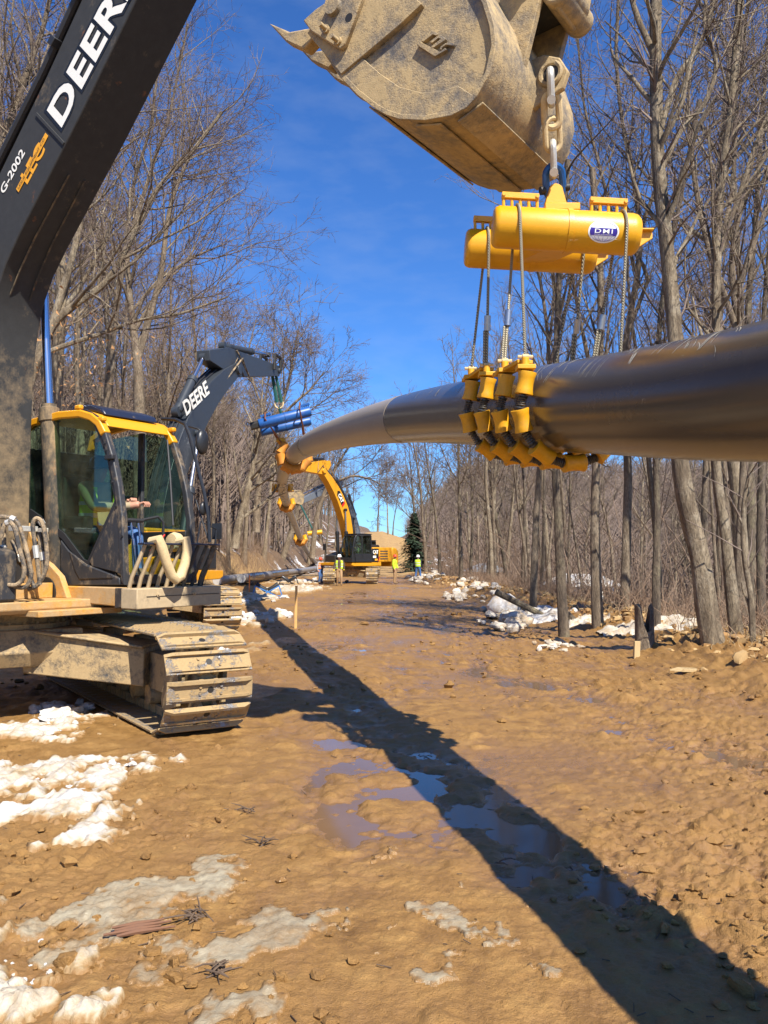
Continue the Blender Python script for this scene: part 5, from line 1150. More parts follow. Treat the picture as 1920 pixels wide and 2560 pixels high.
# ---------------- blue beam on the second machine ----------------
cb = at(711, 1047, 29.0)
bb = empty('lifting_beam', tuple(cb), 0, 'worn blue lifting beam hung on a green sling, its rusty ropes holding orange rollers', 'lifting beam')
def B_(u, v, Y): return at(u, v, Y) - cb
for k, (p, q, r) in enumerate(((B_(647, 1061, 28.7), B_(776, 1028, 29.0), .175), (B_(652, 1080, 29.4), B_(776, 1052, 29.7), .155))):
    d = q - p; b = MB(); b.lathe(p, d, [(0, 0), (0, r * .9), (.04, r), (d.length - .04, r), (d.length, r * .9), (d.length, 0)], 24); o = b.build('barrel', 'blue_paint', bb)
    m = (p + q) / 2; b = MB(); b.lathe(m, d, [(0, r), (0, r + .015), (.04, r + .015), (.04, r)], 24); b.build('weld_band', 'blue_paint', o)
    if k == 0:
        b = MB(); b.cyl(p - d.normalized() * .28, p + d.normalized() * .02, .13, 6); b.build('end_stub', 'dark', o)
        for t in (.13, .88):
            c = p + d * t + Vector((0, 0, r + .03)); rot = Matrix.Rotation(-math.atan2(d.z, d.x), 3, 'Y'); b = MB(); b.box(c + Vector((0, 0, .05)), (.36, .10, .07), rot)
            for w_ in range(5): b.box(c + d.normalized() * (-.14 + .07 * w_), (.03, .08, .08), rot)
            b.build('comb', 'blue_paint', o, .005)
pG, dG = pipe_at(30.0); ug = Vector((0, 0, 1)); ug = (ug - dG * ug.dot(dG)).normalized(); rtg = dG.cross(ug)
pins = {}
for Y in (29.6, 30.5):
    p, d = pipe_at(Y)
    for ad in (150, 195, 240, 280, 320, 0, 30):
        a = R(ad); c = p + (rtg * math.cos(a) + ug * math.sin(a)) * (PR + .16) - cb; tg = -rtg * math.sin(a) + ug * math.cos(a)
        b = MB(); r = .16; h = .36; b.lathe(c - tg * h / 2, tg, [(0, 0), (0, r), (h * .1, r), (h * .5, r * .84), (h * .9, r), (h, r), (h, 0)], 16); b.build('roller', 'orange_rust', bb)
        pins[(Y, ad)] = c
    b = MB(); b.tube([pins[(Y, ad)] for ad in (150, 195, 240, 280, 320, 0, 30)], .035, 6); b.build('roller_chain', 'dark', bb)
for ad, (u0, v0) in ((150, (664, 1045)), (30, (750, 1020))):
    for Y in (29.6, 30.5):
        b = MB(); t0 = B_(u0, v0, 28.7 if Y < 30 else 29.1); e = pins[(Y, ad)] + Vector((0, 0, .12)); b.tube([e, t0 + Vector((0, -.19, -.05)), t0 + Vector((0, -.12, .16)), t0 + Vector((0, .1, .14))], .026, 6); b.build('wire_rope', 'rust', bb)
    b = MB(); e = (pins[(29.6, ad)] + pins[(30.5, ad)]) / 2 + Vector((0, 0, .22)); b.box(e, (.3, 1.1, .07)); b.cyl(e + Vector((0, -.42, 0)), e + Vector((0, -.42, .1)), .14, 14); b.build('yoke_plate', 'roller_yellow', bb, .01)
kt = f2.o + f2.x * K2[0] + Vector((0, 0, K2[1])) - cb; lo = B_(703, 1036, 29.0) ; md = kt.lerp(lo, .72)
b = MB(); b.tube([kt + Vector((-.05, 0, -.1)), md + Vector((-.07, 0, 0))], [.05, .07], 6); b.tube([kt + Vector((.07, 0, -.1)), md + Vector((.08, 0, 0))], [.05, .06], 6); b.build('web_sling', 'sling_green', bb)
b = MB(); b.ring(md + Vector((0, 0, -.06)), (0, 1, 0), .14, .03, 16, 6); b.build('shackle', 'canvas', bb); b = MB(); b.tube([md + Vector((0, 0, -.15)), lo], .05, 6); b.build('hanger', 'sling_green', bb)
# ---------------- more cradles further along the pipe ----------------
def far_cradle(Y, label, r, full, mat='beam_yellow'):
    p, d = pipe_at(Y); u_ = Vector((0, 0, 1)); u_ = (u_ - d * u_.dot(d)).normalized(); rt_ = d.cross(u_); e = empty('roller_cradle', tuple(p), 0, label, 'cradle')
    for s in (-.35, .35):
        ads = (165, 205, 245, 285, 325, 15) if full else (172, 8)
        cc = []
        for ad in ads:
            a = R(ad); c = (rt_ * math.cos(a) + u_ * math.sin(a)) * (PR + r * .8) + d * s; tg = -rt_ * math.sin(a) + u_ * math.cos(a); cc.append(c)
            b = MB(); h = r * 2.1; b.lathe(c - tg * h / 2, tg, [(0, 0), (0, r), (h * .5, r * .82), (h, r), (h, 0)], 12); b.build('roller', mat if not 200 < ad < 340 else 'orange_rust', e)
        if full: b = MB(); b.tube(cc, .04, 6); b.build('roller_chain', 'dark', e)
    return e
far_cradle(52.5, 'yellow roller ends gripping the pipe just below the yellow excavator bucket', .2, False)
far_cradle(64.5, 'yellow cradle round the pipe beside the tan bucket of the hidden excavator', .2, True)
far_cradle(97.0, 'small bright yellow cradle round the pipe low down near its far end', .26, True)
mbm = at(716 + 70, 1334, 88); b = MB(); b.lathe((-.75, 0, 0), (1, .15, .12), [(0, 0), (0, .24), (1.5, .24), (1.5, 0)], 16); o = b.build('lifting_beam', 'beam_yellow'); o.location = at(787, 1334, 88.5); tag(o, 'small far yellow lifting beam beside the sloping pipe', 'lifting beam')
b = MB(); b.tube([(0, 0, 0), (-1.6, 0, 3.2)], .08, 6); o2_ = b.build('web_sling', 'sling_green', o)
# ---------------- people ----------------
def person(loc, rz, label, J, mats, hat=None, vest=None, seated=False, extra=None, height=1.0, cat='person'):
    """J: joint positions (x to the person's right, y ahead is negative, z up); mats: region -> material"""
    e = empty('person', loc, rz, label, cat); e.scale = (height,) * 3
    N = dict(pel=(0, 0, .95), spi=(0, .01, 1.14), che=(0, 0, 1.34), nek=(0, .0, 1.49), hed=(0, -.02, 1.60), top=(0, -.01, 1.71), nos=(0, -.125, 1.615),
             shr=(.18, 0, 1.42), elr=(.25, .03, 1.14), wrr=(.25, -.06, .90), har=(.24, -.09, .81), shl=(-.18, 0, 1.42), ell=(-.25, .03, 1.14), wrl=(-.25, -.06, .90), hal=(-.24, -.09, .81),
             hpr=(.10, 0, .90), knr=(.11, -.03, .50), anr=(.11, .02, .09), tor=(.13, -.15, .045), hpl=(-.10, 0, .90), knl=(-.11, -.03, .50), anl=(-.11, .02, .09), tol=(-.13, -.15, .045))
    N.update(J)
    rad = dict(pel=.155, spi=.150, che=.170, nek=.062, hed=.098, top=.078, nos=.018, shr=.085, elr=.058, wrr=.042, har=.040, shl=.085, ell=.058, wrl=.042, hal=.040, hpr=.105, knr=.074, anr=.055, tor=.045, hpl=.105, knl=.074, anl=.055, tol=.045)
    E = [('pel', 'spi', 'T'), ('spi', 'che', 'T'), ('che', 'nek', 'T'), ('nek', 'hed', 'S'), ('hed', 'top', 'S'), ('hed', 'nos', 'S')]
    for s in 'rl': E += [('che', 'sh' + s, 'T'), ('sh' + s, 'el' + s, 'A'), ('el' + s, 'wr' + s, 'A'), ('wr' + s, 'ha' + s, 'H'), ('pel', 'hp' + s, 'L'), ('hp' + s, 'kn' + s, 'L'), ('kn' + s, 'an' + s, 'L'), ('an' + s, 'to' + s, 'B')]
    ks = list(N); me = bpy.data.meshes.new('body'); me.from_pydata([N[k] for k in ks], [(ks.index(a), ks.index(b)) for a, b, _ in E], [])
    o = bpy.data.objects.new('tmp', me); C.objects.link(o); sk = o.modifiers.new('s', 'SKIN'); sk.use_smooth_shade = True
    if not me.skin_vertices: me.skin_vertices.new() if hasattr(me.skin_vertices, 'new') else None
    sv = me.skin_vertices[0].data
    for i, k in enumerate(ks): sv[i].radius = (rad[k] * 1.08, rad[k] * (.78 if k in ('pel', 'spi', 'che') else 1.0)); sv[i].use_root = (k == 'pel')
    ss = o.modifiers.new('d', 'SUBSURF'); ss.levels = 2; ss.render_levels = 2
    dg = bpy.context.evaluated_depsgraph_get(); m2 = bpy.data.meshes.new_from_object(o.evaluated_get(dg)); bpy.data.objects.remove(o)
    m2.name = 'body'; m2.materials.clear(); order = ['T', 'A', 'S', 'H', 'L', 'B']
    for r_ in order: m2.materials.append(M[mats[r_]])
    segs = [(np.array(N[a]), np.array(N[b]), order.index(g)) for a, b, g in E]
    ce = np.array([tuple(p.center) for p in m2.polygons]); best = np.full(len(ce), 9e9); idx = np.zeros(len(ce), int)
    for a, b_, g in segs:
        t = np.clip(((ce - a) @ (b_ - a)) / max(1e-9, (b_ - a) @ (b_ - a)), 0, 1); d = np.linalg.norm(ce - (a + t[:, None] * (b_ - a)), axis=1); k = d < best; best[k] = d[k]; idx[k] = g
    m2.polygons.foreach_set('material_index', idx.tolist()); m2.polygons.foreach_set('use_smooth', [True] * len(m2.polygons)); link('body', m2, e)
    hd = Vector(N['top'])
    if hat:
        b = MB(); prf = [(-.075, .128), (-.06, .118), (0, .116), (.045, .096), (.075, .055), (.085, .0)]
        b.lathe(hd + Vector((0, .0, .0)), (0, 0, 1), [(-.078, .150), (-.072, .152)] + prf[1:], 16); b.box(hd + Vector((0, -.13, -.07)), (.16, .10, .014)); b.build('hard_hat' if hat != 'navy' else 'cap', hat, e)
    if vest:
        mat_v, gap, z0, z1 = vest; b = MB(); st = MB(); c0 = Vector(N['pel']); c1 = Vector(N['che']); n = 24
        for mm, za, zb, k in ((b, z0, z1, 1.0), (st, z0 + .10, z0 + .15, 1.035), (st, z0 + .24, z0 + .28, 1.035)):
            rows = 6 if mm is b else 2
            for r_ in range(rows):
                t0 = za + (zb - za) * r_ / rows; t1 = za + (zb - za) * (r_ + 1) / rows
                for i in range(n):
                    q0, q1 = [-math.pi / 2 + gap + (math.tau - 2 * gap) * (i + w_) / n for w_ in (0, 1)]
                    vs = []
                    for zz, q in ((t0, q0), (t0, q1), (t1, q1), (t1, q0)):
                        f = (zz - .95) / .4; cc = c0.lerp(c1, f); wdt = (.205 + .03 * min(1, max(0, f))) * (1 - .22 * max(0, (zz - 1.34) / .12)); vs.append((cc.x + wdt * k * math.cos(q), cc.y + wdt * .80 * k * math.sin(q), zz))
                    mm.add(vs, [(0, 1, 2, 3)])
        v_ = b.build('vest', mat_v, e); st.build('reflective_tape', 'reflect', v_)
    if extra: extra(e, N)
    return e
def on_ground(u, Y): return Vector(((u - CU) / FPX * Y * 1.0, Y, 0))
def feet(u, v, Y):
    p = at(u, v, Y); g = max(mud1(p.x, p.y), terr1(p.x, p.y)) if Y < 72 else terr1(p.x, p.y); return (p.x, p.y, g - .01)
base = dict(S='skin', H='skin', B='boot')
person(feet(848, 1464, 50.5), 0.05, 'worker in white hard hat and yellow vest over brown jacket walking towards the camera',
       dict(knr=(.12, -.12, .50), anr=(.12, -.06, .10), tor=(.14, -.22, .06), knl=(-.10, .0, .50), anl=(-.11, .16, .10), tol=(-.12, .02, .045), elr=(.29, .02, 1.16), wrr=(.27, .02, .94), har=(.25, .0, .86), ell=(-.29, .04, 1.15), wrl=(-.30, -.06, .92), hal=(-.30, -.09, .83)),
       dict(base, T='brown_cloth', A='brown_cloth', L='tan_cloth', H='glove'), 'hat_white', ('hivis', .42, .98, 1.44), height=1.02)
person(feet(801, 1446, 55.5), .7, 'worker in orange-red hard hat, grey sleeves and jeans beside the foot of the pipe',
       dict(elr=(.23, -.05, 1.16), wrr=(.18, -.22, 1.05), har=(.15, -.26, 1.02), knl=(-.13, -.10, .5)), dict(base, T='grey_cloth', A='grey_cloth', L='jean'), 'hat_red', ('hi_orange', .35, 1.0, 1.44), height=.93)
person(feet(987, 1458, 54.0), 1.25, 'worker in lime jacket and orange hard hat standing side-on behind the yellow excavator',
       dict(elr=(.24, -.03, 1.14), wrr=(.23, -.12, .95)), dict(base, T='hivis', A='hivis', L='tan_cloth'), 'hat_red', None, height=1.03)
person(feet(1045, 1450, 61.0), 2.85, 'worker in white hard hat and lime vest, back turned, at the right road edge',
       dict(knr=(.16, -.04, .5), anr=(.20, .02, .09), tor=(.22, -.15, .045), knl=(-.15, -.06, .5), anl=(-.19, .0, .09), tol=(-.21, -.17, .045)), dict(base, T='dark_cloth', A='dark_cloth', L='jean'), 'hat_white', ('hivis', .30, .98, 1.45), height=1.0)
SIT = dict(pel=(0, .10, .62), spi=(0, .12, .82), che=(0, .10, 1.02), nek=(0, .09, 1.17), hed=(0, .06, 1.28), top=(0, .07, 1.39), nos=(0, -.045, 1.29), shr=(.18, .08, 1.10), elr=(.26, .02, .84), wrr=(.24, -.22, .82), har=(.23, -.31, .83), shl=(-.18, .08, 1.10), ell=(-.26, .02, .84), wrl=(-.24, -.22, .82), hal=(-.23, -.31, .83),
           hpr=(.11, .05, .58), knr=(.14, -.42, .60), anr=(.13, -.44, .16), tor=(.13, -.62, .11), hpl=(-.11, .05, .58), knl=(-.14, -.42, .60), anl=(-.13, -.44, .16), tol=(-.13, -.62, .11))
def seat_world(fr, x, y, z): q = fr.o + fr.x * x + fr.y * y; return (q.x, q.y, z)
def hands(e, N):
    for w_, s in (('wrr', 1), ('wrl', -1)):
        h = Vector(N['ha' + w_[2]]); d = (h - Vector(N[w_])).normalized(); b = MB(); sd = Vector((1, 0, 0))
        for k in range(4):
            o = h + sd * (-.033 + .022 * k) + d * .02; b.tube([o, o + d * .045 + Vector((0, 0, .004)), o + d * .062 + Vector((0, 0, -.022)), o + d * .048 + Vector((0, 0, -.046))], [.011, .0105, .0095, .008], 7)
        o = h + sd * (-.045 * s) - d * .01; b.tube([o, o + sd * (-.022 * s) + d * .03, o + sd * (-.012 * s) + d * .055 + Vector((0, 0, -.02))], [.013, .012, .009], 7); b.build('fingers', 'skin', e)
opJ = dict(SIT); opJ.update(elr=(.24, -.06, .88), wrr=(.16, -.26, .93), har=(.13, -.33, .95), ell=(-.22, -.14, .86), wrl=(-.03, -.52, .88), hal=(.02, -.60, .90))
person(seat_world(f1, .55, .90, 1.33), f1.ang + math.pi / 2, 'operator in khaki coat and jeans seated in the nearest excavator cab', opJ, dict(base, T='khaki', A='khaki', L='jean'), 'navy', ('hivis', .55, .66, 1.10), extra=hands)
person(seat_world(f3, .42, .90, 1.13), f3.ang + math.pi / 2, 'operator in lime vest seated in the yellow excavator cab', SIT, dict(base, T='dark_cloth', A='dark_cloth', L='dark_cloth'), 'hat_white', ('hivis', .3, .66, 1.10))
# ---------------- things lying along the left side ----------------
M['coat_lying'] = coating('lying_pipe_coating', (.17, .15, .13), (.26, .235, .205), .4, .72)
def lying_pipe(u, v, Y, Yend, label, bands, r=.25):
    p = at(u, v, Y); e = empty('lying_pipe', tuple(p), 0, label, 'pipe'); far = Vector((p.x + .3, Yend, p.z - .1)) - p
    mid = [far * t + Vector((0, 0, -.05 * math.sin(math.pi * t))) for t in (0, .2, .4, .6, .8, 1)]
    b = MB(); b.tube(mid, r, 28); o = b.build('pipe_wall', 'coat_lying', e)
    b = MB(); b.cyl((0, -.012, 0), (0, -.002, 0), r * .93, 28); b.build('end_cap', 'galv', e)
    for a, c in bands: b = MB(); b.tube([far * a, far * c], r + .004, 28); b.build('dark_band', 'coat_dark', e)
    for t in (.01, .25, .5): q = far * t; b = MB(); b.box(q + Vector((0, .6, -r - .09)), (1.0, .2, .16)); b.box(q + Vector((.3, .7, -r - .25)), (.25, 1.0, .16)); b.box(q + Vector((-.3, .7, -r - .25)), (.25, 1.0, .16)); b.build('timber_skid', 'wood_dark', e)
def wood(name, c): return weathered(name, c, .85, mud=None, scale=5, var=.3, stretch=(1, 1, .2))
M['wood_dark'] = wood('dark_timber', (.10, .065, .04)); M['wood_new'] = wood('fresh_lath', (.58, .33, .11)); M['wood_split'] = wood('split_red_brown_wood', (.15, .070, .036)); M['wood_pale'] = wood('broken_pale_wood', (.46, .33, .16))
M['orange_paint'] = weathered('orange_stake_paint', (.75, .22, .04), .7, mud=None)
lying_pipe(543, 1452, 46.5, 118, 'grey pipe lying on skids, the nearer to the bank of two', [(.30, .38)])
lying_pipe(603, 1446, 48.5, 120, 'grey pipe with dark bands lying on skids, the one nearer the road', [(.02, .035), (.05, .10), (.16, .30)], .255)
def stake(u, v, Y, h, w_, label, mat, top=None):
    p = at(u, v, Y); z = mud1(p.x, p.y); b = MB(); b.prism([(-w_, -.1), (w_, -.1), (w_ * .9 + .015, h), (-w_ * .9 + .012, h)], -.012, .012); o = b.build('survey_stake', mat); o.location = (p.x, p.y, z)
    tag(o, label, 'stake'); return o
stake(739, 1570, 20.3, .97, .030, 'tall pale wooden stake standing in the mud left of the road', 'wood_new')
stake(623, 1478, 40.5, .85, .025, 'short orange-topped stake in front of the pipe ends', 'orange_paint')
p = at(1591, 1640, 14.2); b = MB(); b.box((0, 0, .12), (.10, .05, .30)); o = b.build('wood_block', 'wood_pale', bevel=.004); o.location = (p.x, p.y, mud1(p.x, p.y) - .02); o.rotation_euler = (0, .06, .2); tag(o, 'upright pale block of sawn wood on the right road edge', 'wood block')
# blue roller stand, black roller stand
def truss_stand(u, v, Y, W, H_, label, mat, rollmat):
    p = at(u, v, Y); e = empty('roller_stand', (p.x, p.y, mud1(p.x, p.y) - .02), .12, label, 'stand'); w2 = W / 2
    for y in (-.25, .25):
        b = MB(); r_ = .035
        for a, c in (((-w2, 0), (w2, 0)), ((-w2, 0), (-w2 * .8, H_)), ((w2, 0), (w2 * .8, H_)), ((-w2 * .8, H_), (w2 * .55, .04)), ((w2 * .8, H_), (-.05, H_ * .35))): b.tube([(a[0], y, a[1] + .03), (c[0], y, c[1])], r_, 4)
        b.build('side_frame', mat, e)
    for s in (-1, 1):
        b = MB(); b.lathe((s * w2 * .75, 0, H_ + .10), (-s * .85, 0, -.55), [(0, .03), (0, .09), (.04, .11), (.25, .085), (.48, .11), (.52, .09), (.52, .03)], 14); b.build('roller', rollmat, e)
        b = MB(); b.tube([(s * w2 * .8, -.27, H_), (s * w2 * .8, .27, H_)], .03, 6); b.build('cross_bar', mat, e)
    return e
M['blue_frame'] = weathered('blue_frame_paint', (.045, .16, .40), .5, mud=(.62, .8), scale=4)
truss_stand(668, 1490, 37.0, 1.25, .42, 'blue steel roller stand lying on dirty snow left of the road', 'blue_frame', 'dark')
truss_stand(722, 1458, 53.0, 1.15, .40, 'black steel roller stand beside the lying pipe', 'cab_clean', 'cab_clean')
# piece of split wood, sticks on the near ground
def gpt(u, v):
    d = ray(u, v); t = -CAMH / d.z; return Vector((d.x * t, d.y * t, 0))
def lump(b, c, r, sq, rr, n=9, m=6, jag=.28):
    """rough lump: a sphere pushed about"""
    vs = []; fs = []; ph = rr.random() * 9; ce, se = math.cos(ph), math.sin(ph); wv = [(rr.gauss(0, 1.6), rr.gauss(0, 1.6), rr.gauss(0, 1.6), rr.random() * 6.3, jag * .55) for _ in range(2)] + [(rr.gauss(0, 3.6), rr.gauss(0, 3.6), rr.gauss(0, 3.6), rr.random() * 6.3, jag * .35) for _ in range(2)]
    for j in range(m + 1):
        t = math.pi * j / m
        for i in range(n):
            q = math.tau * i / n; dx, dy, dz = math.sin(t) * math.cos(q), math.sin(t) * math.sin(q), math.cos(t)
            k = r * (1 + sum(am * math.cos(a * dx + c_ * dy + e_ * dz + f_) for a, c_, e_, f_, am in wv) + rr.uniform(-jag, jag) * .35); x, y, z = k * math.sin(t) * math.cos(q) * sq[0], k * math.sin(t) * math.sin(q) * sq[1], -k * math.cos(t) * sq[2]
            if j in (0, m): x = y = 0; z = (-1 if j == 0 else 1) * r * sq[2]
            vs.append((c[0] + x * ce - y * se, c[1] + x * se + y * ce, c[2] + z))
    for j in range(m):
        for i in range(n): fs.append((j * n + i, j * n + (i + 1) % n, (j + 1) * n + (i + 1) % n, (j + 1) * n + i))
    b.add(vs, fs)
g = gpt(352, 2338); b = MB(); rr = random.Random(2)
for k in range(4): b.tube([(-.13 + rr.uniform(-.03, .03), .017 * k - .02, .006 + .006 * k), (-.02, .016 * k - .022, .014 + .005 * k), (.12 + rr.uniform(-.04, .03), .012 * k - .012, .010 + .008 * k)], [.006, .0125, .004], 6)
o = b.build('split_wood', 'wood_split'); o.location = (g.x, g.y, mud1(g.x, g.y) + .006); o.rotation_euler = (0, 0, .35); tag(o, 'red-brown splinter of split wood lying on the dirty ice', 'wood')
for i, (u, v, n_) in enumerate(((612, 2030, 6), (662, 2110, 9), (525, 2440, 10), (480, 2300, 14), (1060, 1890, 4), (1260, 2160, 4))):
    g = gpt(u, v); e = MB()
    for k in range(n_):
        a = rr.uniform(0, 6.28); L = rr.uniform(.03, .12) * (1.3 if i < 4 else .6); c = Vector((rr.gauss(0, .035), rr.gauss(0, .03), rr.uniform(.008, .04))); dv = Vector((math.cos(a), math.sin(a), rr.uniform(-.1, .5))) * L / 2
        e.tube([c - dv, c + dv * .2 + Vector((0, 0, .006)), c + dv], [.0045, .004, .002], 5)
    o = e.build('stick_clump', 'wood_dark'); o.location = (g.x, g.y, mud1(g.x, g.y))
    tag(o, ['small tuft of twigs on the mud right of the snow patch', 'spiky clump of twigs below the snow patch on the mud', 'flattened sticks at the bottom left near the ice', 'dark heap of twigs and bark beside the dirty ice', 'tiny straw tuft near the pipe shadow', 'few straws on the mud left of the pipe shadow'][i], 'twigs')
# ---------------- snow, ice, clods ----------------
def snow_mat(name, clean, dirty, k0, k1, rough=.75, slush=False):
    t = NT(name); v = t.coord('Object'); n1 = t.noise(v, 3.2, 8, .65); n2 = t.noise(v, 22, 6, .7); n3 = t.noise(v, 90, 4, .7)
    dn = t.math('ADD', t.math('MULTIPLY', n1, .7), t.math('MULTIPLY', n2, .3))
    if slush:     # soaked with mud where it has melted thin
        at_ = t.n('Attribute', attribute_name='thin'); dn = t.math('ADD', dn, t.math('MULTIPLY', at_.outputs['Fac'], .30))
    c = t.ramp(dn, [(k0, clean), (k1, dirty), (min(.99, k1 + .16), (.26, .14, .045))]) if slush else t.mix(t.ramp(dn, [(k0, 0.0), (k1, 1.0)]), clean, dirty)
    t.set('Base Color', c); t.set('Roughness', rough); t.b.inputs['Subsurface Weight'].default_value = .0
    t.bump(t.math('ADD', n2, t.math('MULTIPLY', n3, .5)), .6, .02); return t.m
M['snow'] = snow_mat('old_snow', (.62, .61, .59), (.44, .34, .22), .44, .62)
M['snow_dirty'] = snow_mat('dirty_snow', (.58, .535, .455), (.38, .275, .155), .40, .60)
M['ice'] = snow_mat('dirty_ice', (.50, .435, .31), (.34, .205, .085), .40, .60, .30)
M['snow_thin'] = snow_mat('melting_snow', (.56, .54, .50), (.38, .285, .165), .40, .62, .6, True); M['slush'] = snow_mat('dirty_slush', (.52, .465, .37), (.34, .235, .115), .40, .62, .5, True); M['ice_thin'] = snow_mat('melting_dirty_ice', (.345, .295, .200), (.25, .155, .068), .42, .68, .24, True)
M['clod'] = weathered('mud_clods', (.27, .15, .052), .9, mud=None, scale=12, var=.4, bump=.6)
M['clod_tan'] = weathered('tan_clods', (.40, .26, .11), .95, mud=None, scale=9, var=.35, bump=.6)
def blob_sheet(name, label, blobs, box, step, thick, mat, nsc, thr, amp, seed, flat=0.0):
    """patchy layer lying on the mud: blobs (x, y, rx, ry, weight) roughened by noise"""
    X, Y = np.meshgrid(np.arange(box[0], box[1], step), np.arange(box[2], box[3], step * 1.25)); f = np.full_like(X, -1.0)
    for (cx, cy, rx, ry, wt) in blobs: f = np.maximum(f, wt * (1 - ((X - cx) / rx) ** 2 - ((Y - cy) / ry) ** 2))
    f = f + amp * fbm(X * nsc + seed, Y * nsc * .8, 5, gain=.6) - thr
    up = np.clip(f, 0, 1) ** .9 * thick * (1 + 1.4 * np.abs(fbm(X * nsc * 2 + 7, Y * nsc * 2, 4))) + .022 * (1 - flat) * np.abs(fbm(X * 9 + seed, Y * 8, 4))
    Z = mud(X, Y) * (1 - flat) + flat * (.5 * mud(X, Y)) + np.where(f > 0, up + .004, -.03)
    ny, nx = X.shape; i = (np.arange(ny - 1)[:, None] * nx + np.arange(nx - 1)[None]); q = np.stack([i, i + 1, i + nx + 1, i + nx], -1).reshape(-1, 4)
    k = (f.ravel()[q] > 0).any(1); q = q[k]; used = np.unique(q); mp_ = np.full(ny * nx, -1); mp_[used] = np.arange(len(used))
    me = npmesh(name, np.stack([X, Y, Z], -1).reshape(-1, 3)[used], mp_[q], None, [M[mat]]); at_ = me.attributes.new('thin', 'FLOAT', 'POINT'); at_.data.foreach_set('value', (1 - smooth(0, .45, f)).ravel()[used].astype(np.float32)); o = link(name, me); tag(o, label, 'snow', kind='stuff'); return o
def G2(u, v): p = gpt(u, v); return (p.x, p.y)
def gb(lst):
    out = []
    for u, v, ru, rv, wt in lst:
        c = gpt(u, v); a = gpt(u + ru, v); d = gpt(u, v - rv); out.append((c.x, c.y, abs(a.x - c.x), abs(d.y - c.y) * .8 + .02, wt))
    return out
blob_sheet('snow_patch', 'broken patch of old snow on the mud in front of the track', gb([(60, 1960, 210, 75, 1.15), (250, 1945, 140, 60, 1.2), (180, 2030, 160, 45, .9), (330, 1905, 70, 30, .7), (90, 1835, 150, 38, .8), (10, 2040, 90, 40, .9), (190, 1800, 110, 40, .7), (230, 2100, 90, 25, .6), (420, 2085, 80, 20, .35), (70, 2130, 50, 12, .5), (450, 1905, 22, 8, .5)]), (-4.6, -.6, 3.9, 9.4), .016, .034, 'snow_thin', 4.6, .34, 1.7, 3)
blob_sheet('ice_sheet', 'grey-tan sheet of dirty ice at the bottom left', gb([(430, 2240, 210, 70, 1.1), (250, 2290, 210, 60, 1.1), (620, 2330, 160, 90, 1.1), (420, 2390, 190, 70, 1.15), (560, 2520, 170, 70, 1.1), (330, 2440, 130, 60, 1.0), (250, 2360, 150, 50, 1.0), (500, 2170, 120, 30, .6)]), (-2.2, .2, 2.6, 5.2), .010, .005, 'ice_thin', 4.4, .34, 1.9, 11, .05)
blob_sheet('ice_sheet', 'thin grey ice patches on the mud left of the pipe shadow', gb([(1120, 2290, 90, 70, .6), (1170, 2340, 110, 40, .6), (1010, 2360, 60, 60, .45), (840, 2300, 60, 30, .5), (1060, 2480, 70, 50, .45), (1350, 2440, 60, 30, .4)]), (-.5, 1.0, 2.6, 4.6), .010, .003, 'ice_thin', 7.5, .46, 2.1, 21, .05)
blob_sheet('snow_patch', 'dirty snow lumps at the lower left corner of the ground', gb([(30, 2480, 140, 90, .8), (150, 2420, 110, 60, .6), (260, 2530, 120, 50, .6), (20, 2350, 90, 50, .5)]), (-1.9, -.5, 2.4, 4.6), .011, .045, 'slush', 6.5, .36, 1.7, 31)
blob_sheet('snow_patch', 'strip of snow along the left road edge beside the blue stand', gb([(680, 1545, 40, 14, 1), (640, 1500, 60, 16, .9), (720, 1475, 90, 12, .8), (600, 1560, 60, 25, .6), (760, 1455, 80, 8, .8), (590, 1640, 60, 40, .35)]), (-9.4, -2.0, 14, 60), .05, .12, 'slush', 1.7, .40, 1.4, 41)
def rubble(name, label, spots, mat, seed, jag=.3, cat='rubble', fine=True):
    rr = random.Random(seed); b = MB()
    for x, y, z, r in spots: lump(b, (x, y, z), r, (rr.uniform(.8, 1.5), rr.uniform(.7, 1.2), rr.uniform(.5, .9)), rr, *((11, 7) if fine else (7, 4)), jag)
    o = b.build(name, mat); tag(o, label, cat, kind='stuff'); return o
rr = random.Random(8)
def scatter(n, fx, fr):
    out = []
    while len(out) < n:
        x, y = fx(rr); r = fr(rr, y); out.append((x, y, mud1(x, y) + r * .12 if y < 74 else terr1(x, y), r))
    return out
def road_pt(r): y = 2.8 + 24 * r.random() ** 1.7; return (r.uniform(-.5 * y - .2, min(.5 * y + .3, 5.6)), y)
xs = []
for _ in range(2600):
    x, y = road_pt(rr)
    if float(fbm(np.array([x * .55 + 9]), np.array([y * .45]), 3)[0]) + (.12 if x + .05 * y > 1.5 else 0) + rr.gauss(0, .12) < .02: continue
    xs.append((x, y))
Zs = mud(np.array([a for a, _ in xs]), np.array([c for _, c in xs])); rad_ = [min(.05, .007 + rr.expovariate(1 / .008)) * (1 + .03 * c) for _, c in xs]
rubble('mud_clods', 'loose clods of wet mud scattered over the road', [(a, c, float(z) + r * .3, r) for (a, c), z, r in zip(xs, Zs, rad_)], 'mud', 5, .4, fine=False)
